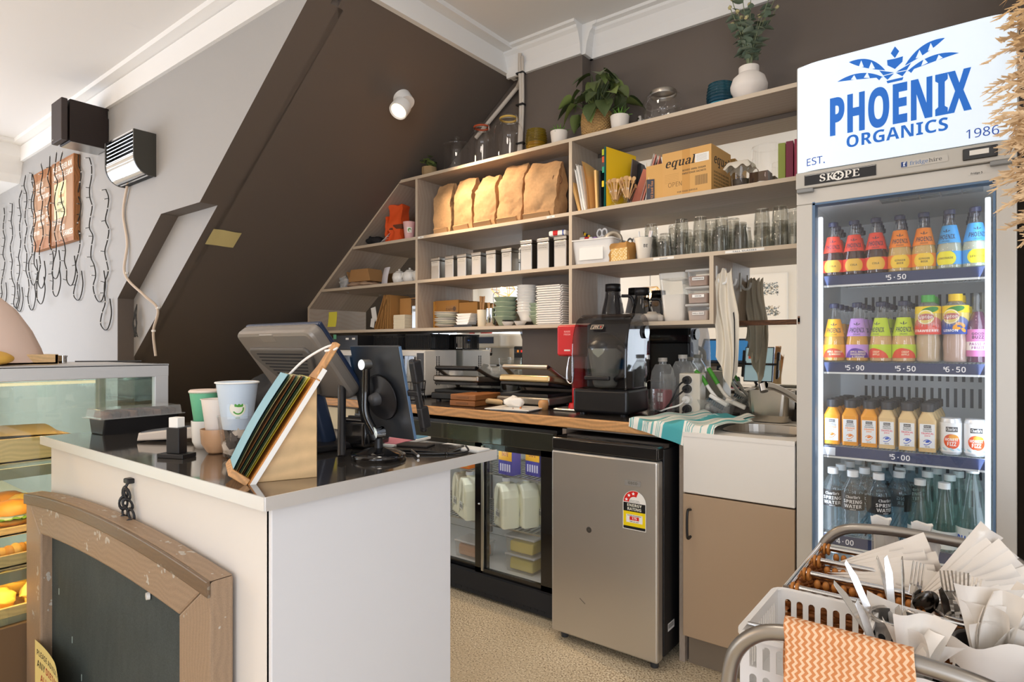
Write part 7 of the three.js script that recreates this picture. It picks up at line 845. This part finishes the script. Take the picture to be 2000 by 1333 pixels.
  kn('long knife leaning left out of the front grey cup', C2, [-.165, .795, 1.12], .6); kn('broad knife standing upright in the front grey cup', [-.1, .6, 1.11], [-.108, .8, 1.12], .3); kn('second upright knife touching the broad one', [-.095, .6, 1.11], [-.1, .795, 1.125], 1.0); kn('knife lying low at the left rim of the front grey cup', [-.08, .62, 1.09], [-.16, .72, 1.06], 1.3, M(0x6a6460, .2, .9)); kn('short knife point beside the crumpled napkin', [-.04, .6, 1.4], [-.065, .765, 1.36], .4);
  const fk = (l, p, q, roll) => { const a = V3(p[0], p[1], -p[2]), b = V3(q[0], q[1], -q[2]), d = b.clone().sub(a), len = d.length(), t2 = T('table_fork', l, 'fork'); t2.position.copy(a); t2.quaternion.setFromUnitVectors(V3(0, 1, 0), d.normalize()).multiply(new THREE.Quaternion().setFromAxisAngle(V3(0, 1, 0), roll)); P(t2, 'handle', B(.007, len * .72, .002, 0, 0, 0), chrome); P(t2, 'fork_head', B(.022, len * .1, .002, 0, len * .7, 0, .0009), chrome); for (let i = 0; i < 4; i++) P(t2, 'tine', B(.0028, len * .22, .002, -.0095 + i * .0063, len * .78, 0), chrome); };
  fk('fork standing left in the rear steel cup', C3, [-.06, .775, 1.43], .3); fk('fork standing middle in the rear steel cup', C3, [-.035, .775, 1.44], .1); fk('fork standing right in the rear steel cup', C3, [-.015, .77, 1.44], -.3); fk('fork behind the knives in the perforated steel cup', [-.12, .6, 1.33], [-.1, .79, 1.4], .5);
  const sp = T('table_spoon', 'long steel spoon lying across the white basket rim', 'spoon'); P(sp, 'handle', TU([[-.335, .708, -1.12], [-.28, .705, -1.13], [-.2, .69, -1.12], [-.15, .66, -1.1]], .0045, 30), chrome); P(sp, 'bowl', new THREE.SphereGeometry(.018, 14, 10).scale(1.3, .4, .8).translate(-.137, .652, -1.095), chrome);
  const sp2 = T('table_spoon', 'dark oval spoon bowl beside the upright knives', 'spoon', -.09, .72, 1.38); P(sp2, 'bowl', RT(new THREE.SphereGeometry(.02, 16, 10).scale(1, 1.5, .35), .2, .3, -.6), M(0x55514d, .15, 1)); P(sp2, 'handle', SL([[.01, -.02, 0], [.03, -.12, .02]], .003, 6), chrome);
  // napkins
  const nap = M(0xfbf4ea, .85, 0, { transmission: .15, thickness: 0 });
  const fan = (l, px, py, w, len, a0, a1, n, dw) => { for (let i = 0; i < n; i++) { const th = a0 + (a1 - a0) * i / (n - 1), o = T('paper_napkin', `${nth[i]} folded napkin counted upwards in ${l}`, 'napkin', px, py, w + dw * i, .12 - .03 * i, l), wd = .2, L0 = len * (1 - .05 * Math.sin(i * 2.3)); P(o, 'napkin_fold', sheet((u, v) => { const s = (v - .5) * 2, q = th + s * wd * .5; return [Math.cos(q) * L0 * u, Math.sin(q) * L0 * u + .006 * (1 - u), .012 * u * (1 - Math.abs(s)) + .004 * Math.sin(u * 8 + i)]; }, 10, 6), nap); } };
  fan('the left napkin fan of the caddy', -.29, .675, 1.54, .215, .02, .48, 9, .012); fan('the right napkin fan of the caddy', -.115, .67, 1.43, .21, .12, .95, 11, .01);
  const stuffed = (l, x, y, w, n, s, k) => { for (let i = 0; i < n; i++) { const a = i / n * PI * 1.1 - .5, o = T('paper_napkin', `${nth[i]} pleat of napkin ${l}`, 'napkin', x, y, w, a, l); P(o, 'napkin_fold', sheet((u, v) => [(u - .5) * s * (.5 + .6 * v), v * s * (1.1 + .35 * Math.sin(i * 2.1)) * k, .03 * v * v + .014 * Math.sin(u * 6 + i) + .02 * (u - .5) * v], 8, 8), nap); } };
  stuffed('stuffed in the front grey cup', -.085, .69, 1.115, 4, .07, 1.15); stuffed('stuffed in the dark dotted cup', .005, .68, 1.28, 7, .085, 1.1);
  const wrapN = (l, x, y, w, r, h) => { const o = T('paper_napkin', l, 'napkin', x, y, w); P(o, 'napkin_fold', sheet((u, v) => { const a = -1.9 + u * 3.8, rr2 = r * (1 + .14 * v); return [rr2 * Math.sin(a), v * h * (.5 + .7 * u) + .006 * Math.sin(a * 5), rr2 * Math.cos(a)]; }, 24, 6), nap); };
  wrapN('wide napkin wrapped round the front of the grey cup', -.098, .68, 1.1, .056, .05); wrapN('wide napkin wrapped round the front of the dark dotted cup', .008, .67, 1.285, .056, .07);
  S('paper_napkin', 'flat white napkin standing behind the perforated steel cup', 'napkin', RT(sheet((u, v) => [(u - .5) * .12, v * .1 - u * .025, .01 * Math.sin(u * 5)], 8, 4), 0, 0, 0), nap, -.12, .635, 1.345);
  S('paper_napkin', 'crumpled white napkin lying inside the white basket', 'napkin', crumple(B(.09, .06, .08, 0, 0, 0, .02), .03, 30), paper, -.21, .6, 1.17);
  for (const [x, l] of [[-.205, 'white paper-wrapped straw bundle in clear tube, left of two'], [-.12, 'white paper-wrapped straw bundle in clear tube, right of two']]) { const o = T('straw_bundle', l, 'straws', x, .571, 1.775); P(o, 'clear_tube', C(.022, .022, .17, 0, 0, 0, 18, true), plasticClear); P(o, 'paper_wrap', crumple(new THREE.BoxGeometry(.032, .2, .03, 3, 8, 3).translate(0, .105, 0), .012, 40), paper); P(o, 'paper_wrap', crumple(new THREE.BoxGeometry(.02, .17, .02, 3, 8, 3).translate(.02, .09, .008), .012, 40, 4), paper); }
}
// ---- dried pampas grass at the right edge
{
  const t = T('pampas_grass', 'fluffy beige dried pampas grass reaching in at the right edge', 'dried grass', .26, .555, 1.62);
  P(t, 'floor_vase', L([[.001, 0], [.07, 0], [.09, .1], [.06, .24], [.04, .3], [.045, .32]], 24), M(0xd8d2c6, .6));
  const bit = sheet((u, v) => [(u - .5) * .005 * (1 - v * .7), v * .017, 0], 1, 1), pl = M(0xe3c49a, .9), pl2 = M(0xcda876, .9), v = V3(), q = new THREE.Quaternion(), up = V3(0, 1, 0);
  [[-.15, 1.38, .06, .3], [-.165, 1.0, .1, .26], [-.12, 1.16, -.02, .3], [-.16, 1.26, .14, .26], [-.14, .86, .0, .24], [-.07, 1.42, .1, .3], [-.06, 1.02, .12, .34], [-.165, 1.12, .04, .26], [-.17, .9, .08, .24]].forEach(([x, y, z, len], k) => {
    P(t, 'stem', TU([[0, .2, 0], [x * .3, y * .55, z * .5], [x, y, z]], .003, 20, 5), pl2); const g = [];
    for (let i = 0; i < 70; i++) { const a = rnd() * 6.28, s = rnd(), rad = (.028 + .05 * Math.sin(s * PI)) * (.5 + rnd() * .7), o = V3(x - .03 * s * s, y + (s - .3) * len, z), tip = V3(Math.cos(a) * rad, .01 - rad * .35, Math.sin(a) * rad); for (let n = 0; n < 18; n++) { const f = (n + rnd()) / 18; v.set(tip.x + (rnd() - .5) * .06, -.02 + (rnd() - .35) * .07, tip.z + (rnd() - .5) * .06).normalize(); q.setFromUnitVectors(up, v); g.push(bit.clone().applyQuaternion(q).translate(o.x + tip.x * f, o.y + tip.y * f + .02 * Math.sin(f * 2.5), o.z + tip.z * f)); } }
    const m = P(t, 'plume', MG(g), k % 3 ? pl : pl2); m.userData.kind = 'stuff';
  });
}
// ================================================================== the room behind the camera, seen in the mirrors, and unseen ceiling lamps
{
  const cl = (l, x, w, k = 22) => { const t = T('unseen_ceiling_light', l, 'unseen ceiling light', x, 2.925, w); P(t, 'trim_ring', L([[.17, 0], [.19, 0], [.19, -.02], [.17, -.022], [.17, 0]], 32), white); P(t, 'lamp_disc', C(.168, .168, .006, 0, -.012, 0, 32), M(0xffffff, .5, 0, { emissive: 0xfff0e0, emissiveIntensity: 4 })); areaLight(0xfff3e4, k, .32, .32, [x, 2.9, -w], [x, 0, -w - .001]); };  // ceiling lamps out of view, placed to light the counter and room
  cl('unseen round ceiling light for the customer side of the counter', -1.0, .15); cl('unseen round ceiling light nearest the shop windows', -1.2, -1.7); cl('unseen round ceiling light for the far left of the room', -4.4, -.6);  cl('unseen round ceiling light near the drinks fridge', .7, .9);
  cl('unseen round ceiling light placed to light the bench and aisle', -1.35, 1.25, 62);  // out of view, placed to light the bench, floor and fridge fronts
  const pend = (l, x, y, w) => { const t = T('wire_pendant', l, 'pendant light', x, y, w); P(t, 'wire_cage', (() => { const g = new THREE.IcosahedronGeometry(.17, 0).scale(1, .8, 1), p = g.attributes.position, o = []; for (let i = 0; i < p.count; i += 3) for (let k = 0; k < 3; k++) { const a = [p.getX(i + k), p.getY(i + k), p.getZ(i + k)], j = i + (k + 1) % 3, b = [p.getX(j), p.getY(j), p.getZ(j)]; o.push(SL([a, b], .004, 6)); } return MG(o); })(), M(0xc9a04a, .3, .9)); P(t, 'bulb', SPH(.035, 0, 0, 0), M(0xffffff, .5, 0, { emissive: 0xffd08a, emissiveIntensity: 14 })); P(t, 'cord', C(.003, .003, 2.925 - y - .13, 0, .13, 0, 6), black); const p = new THREE.PointLight(0xffcf90, 5, 0, 2); p.position.set(x, y, -w); p.castShadow = true; p.shadow.radius = 2; scene.add(p); };
  pend('gold wire cage pendant glowing above the plates in the mirror', -5.4, 2.03, -1); pend('gold wire cage pendant reflected beside the flour container', -3.16, 1.81, -1);
  const bb = T('coffee_bar', 'coffee bar reflected in the mirror, carrying the espresso machine', 'counter', -4.5, 0, .35); P(bb, 'bar_body', B(1.5, .87, .5, 0, 0, 0), wallWhite); P(bb, 'bar_top', B(1.54, .03, .54, 0, .87, 0), M(0x6a6460, .3));
  const m = T('espresso_machine', 'white espresso machine reflected below the shelves', 'coffee machine', -4.55, .9, .36, PI); const mw = M(0xe9e4da, .35);
  P(m, 'machine_body', MG([B(.78, .16, .5, 0, .3, 0, .03), B(.78, .1, .5, 0, 0, 0, .02), B(.7, .22, .26, 0, .09, -.1)]), mw); P(m, 'drip_tray', B(.7, .02, .2, 0, .1, .16), steel); P(m, 'blue_panel', B(.4, .07, .01, -.1, .35, .252), M(0x1d2a48, .3)); P(m, 'power_light', SPH(.01, .05, .385, .258, 8, 6), M(0x3a7aff, .3, 0, { emissive: 0x3a8aff, emissiveIntensity: 3 })); for (const x of [-.18, .12]) { P(m, 'group_head', C(.035, .035, .06, x, .25, .18), chrome); P(m, 'portafilter', MG([C(.036, .03, .03, x, .215, .18), SL([[x, .23, .2], [x, .215, .34]], .012, 8)]), black); } P(m, 'gauge', RT(C(.04, .04, .012), PI / 2, 0, 0, .28, .33, .25), black); P(m, 'rail', SL([[-.36, .5, .22], [.36, .5, .22]], .008, 8), chrome); P(m, 'steam_wand', TU([[.34, .3, .22], [.37, .2, .26], [.35, .1, .27]], .006, 16), chrome);
  const gr = T('coffee_grinder', 'black coffee grinder with hopper reflected beside espresso machine', 'grinder', -3.98, .9, .36, PI); P(gr, 'grinder_body', B(.2, .32, .24, 0, 0, 0, .02), M(0x2c2b2b, .4)); P(gr, 'hopper', L([[.04, .32], [.05, .38], [.09, .5], [.09, .52], [.001, .53]], 20), smoke); P(gr, 'display_panel', B(.16, .05, .006, 0, .24, .122), blackGloss); P(gr, 'display_digit', B(.02, .025, .003, -.02, .252, .126), M(0xff4040, .4, 0, { emissive: 0xff3a2a, emissiveIntensity: 2 })); P(gr, 'display_digit', B(.02, .025, .003, .03, .252, .126), M(0xffa040, .4, 0, { emissive: 0xff8a2a, emissiveIntensity: 2 }));
  const art = canvasTex(256, 384, (g, w, h) => { fill(g, '#f4f2ee', 0, 0, w, h); for (let k = 0; k < 2; k++) for (let i = 0; i < 160; i++) { const y = k ? 280 + 70 * (rnd() - .5) : 110 + 90 * (rnd() - .5), x = 128 + 150 * (rnd() - .5); g.strokeStyle = ['#2f3a44', '#6a7a84', '#a89a80', '#3a5a6a'][i % 4]; g.lineWidth = 3 + rnd() * 5; g.beginPath(); g.moveTo(x, y); g.lineTo(x + 30 * (rnd() - .5), y + 20 * (rnd() - .5)); g.stroke(); } });
  const pa = T('wall_print', 'abstract dark and white print on the wall seen in the mirror', 'picture', -2.35, 1.5, -2.99, PI); P(pa, 'frame', B(.5, .72, .02, 0, 0, 0, .003), white); P(pa, 'print', new THREE.PlaneGeometry(.46, .68).translate(0, .36, .0112), M(0xffffff, .6, 0, { map: art }));
  const sh = T('wooden_wall_shelf', 'wooden shelf on the far wall seen above the mirrored plates', 'shelf', -6.1, 1.78, -2.9, PI); P(sh, 'shelf_board', bUV(B(2.2, .03, .18, 0, 0, 0), .5), wood);
  [[-6.7, 0xc9a07a], [-6.3, 0x7a8a94], [-5.9, 0xe0b0a8], [-5.4, 0xb07a4a]].forEach(([x, c], i) => S('storage_jar', `${['tan', 'blue-grey', 'pink', 'brown'][i]} jar on the wooden shelf seen in the mirror`, 'jar', L([[.001, 0], [.06, 0], [.065, .12], [.04, .15], [.001, .16]], 18), M(c, .5), x, 1.8105, -2.9));
  const rb = T('red_cups', 'white and red cup boxes on the espresso machine', 'box', -4.7, 1.362, .36); for (let i = 0; i < 4; i++) P(rb, 'cup_pile', crumple(B(.09, .07, .12, -.16 + i * .1, 0, 0, .015), .02, 30, i), i % 2 ? red : paper);
}
// every light casts shadows
scene.traverse(o => { if (o.isDirectionalLight || o.isSpotLight || o.isPointLight) o.castShadow = true; });
renderer.render(scene, camera);
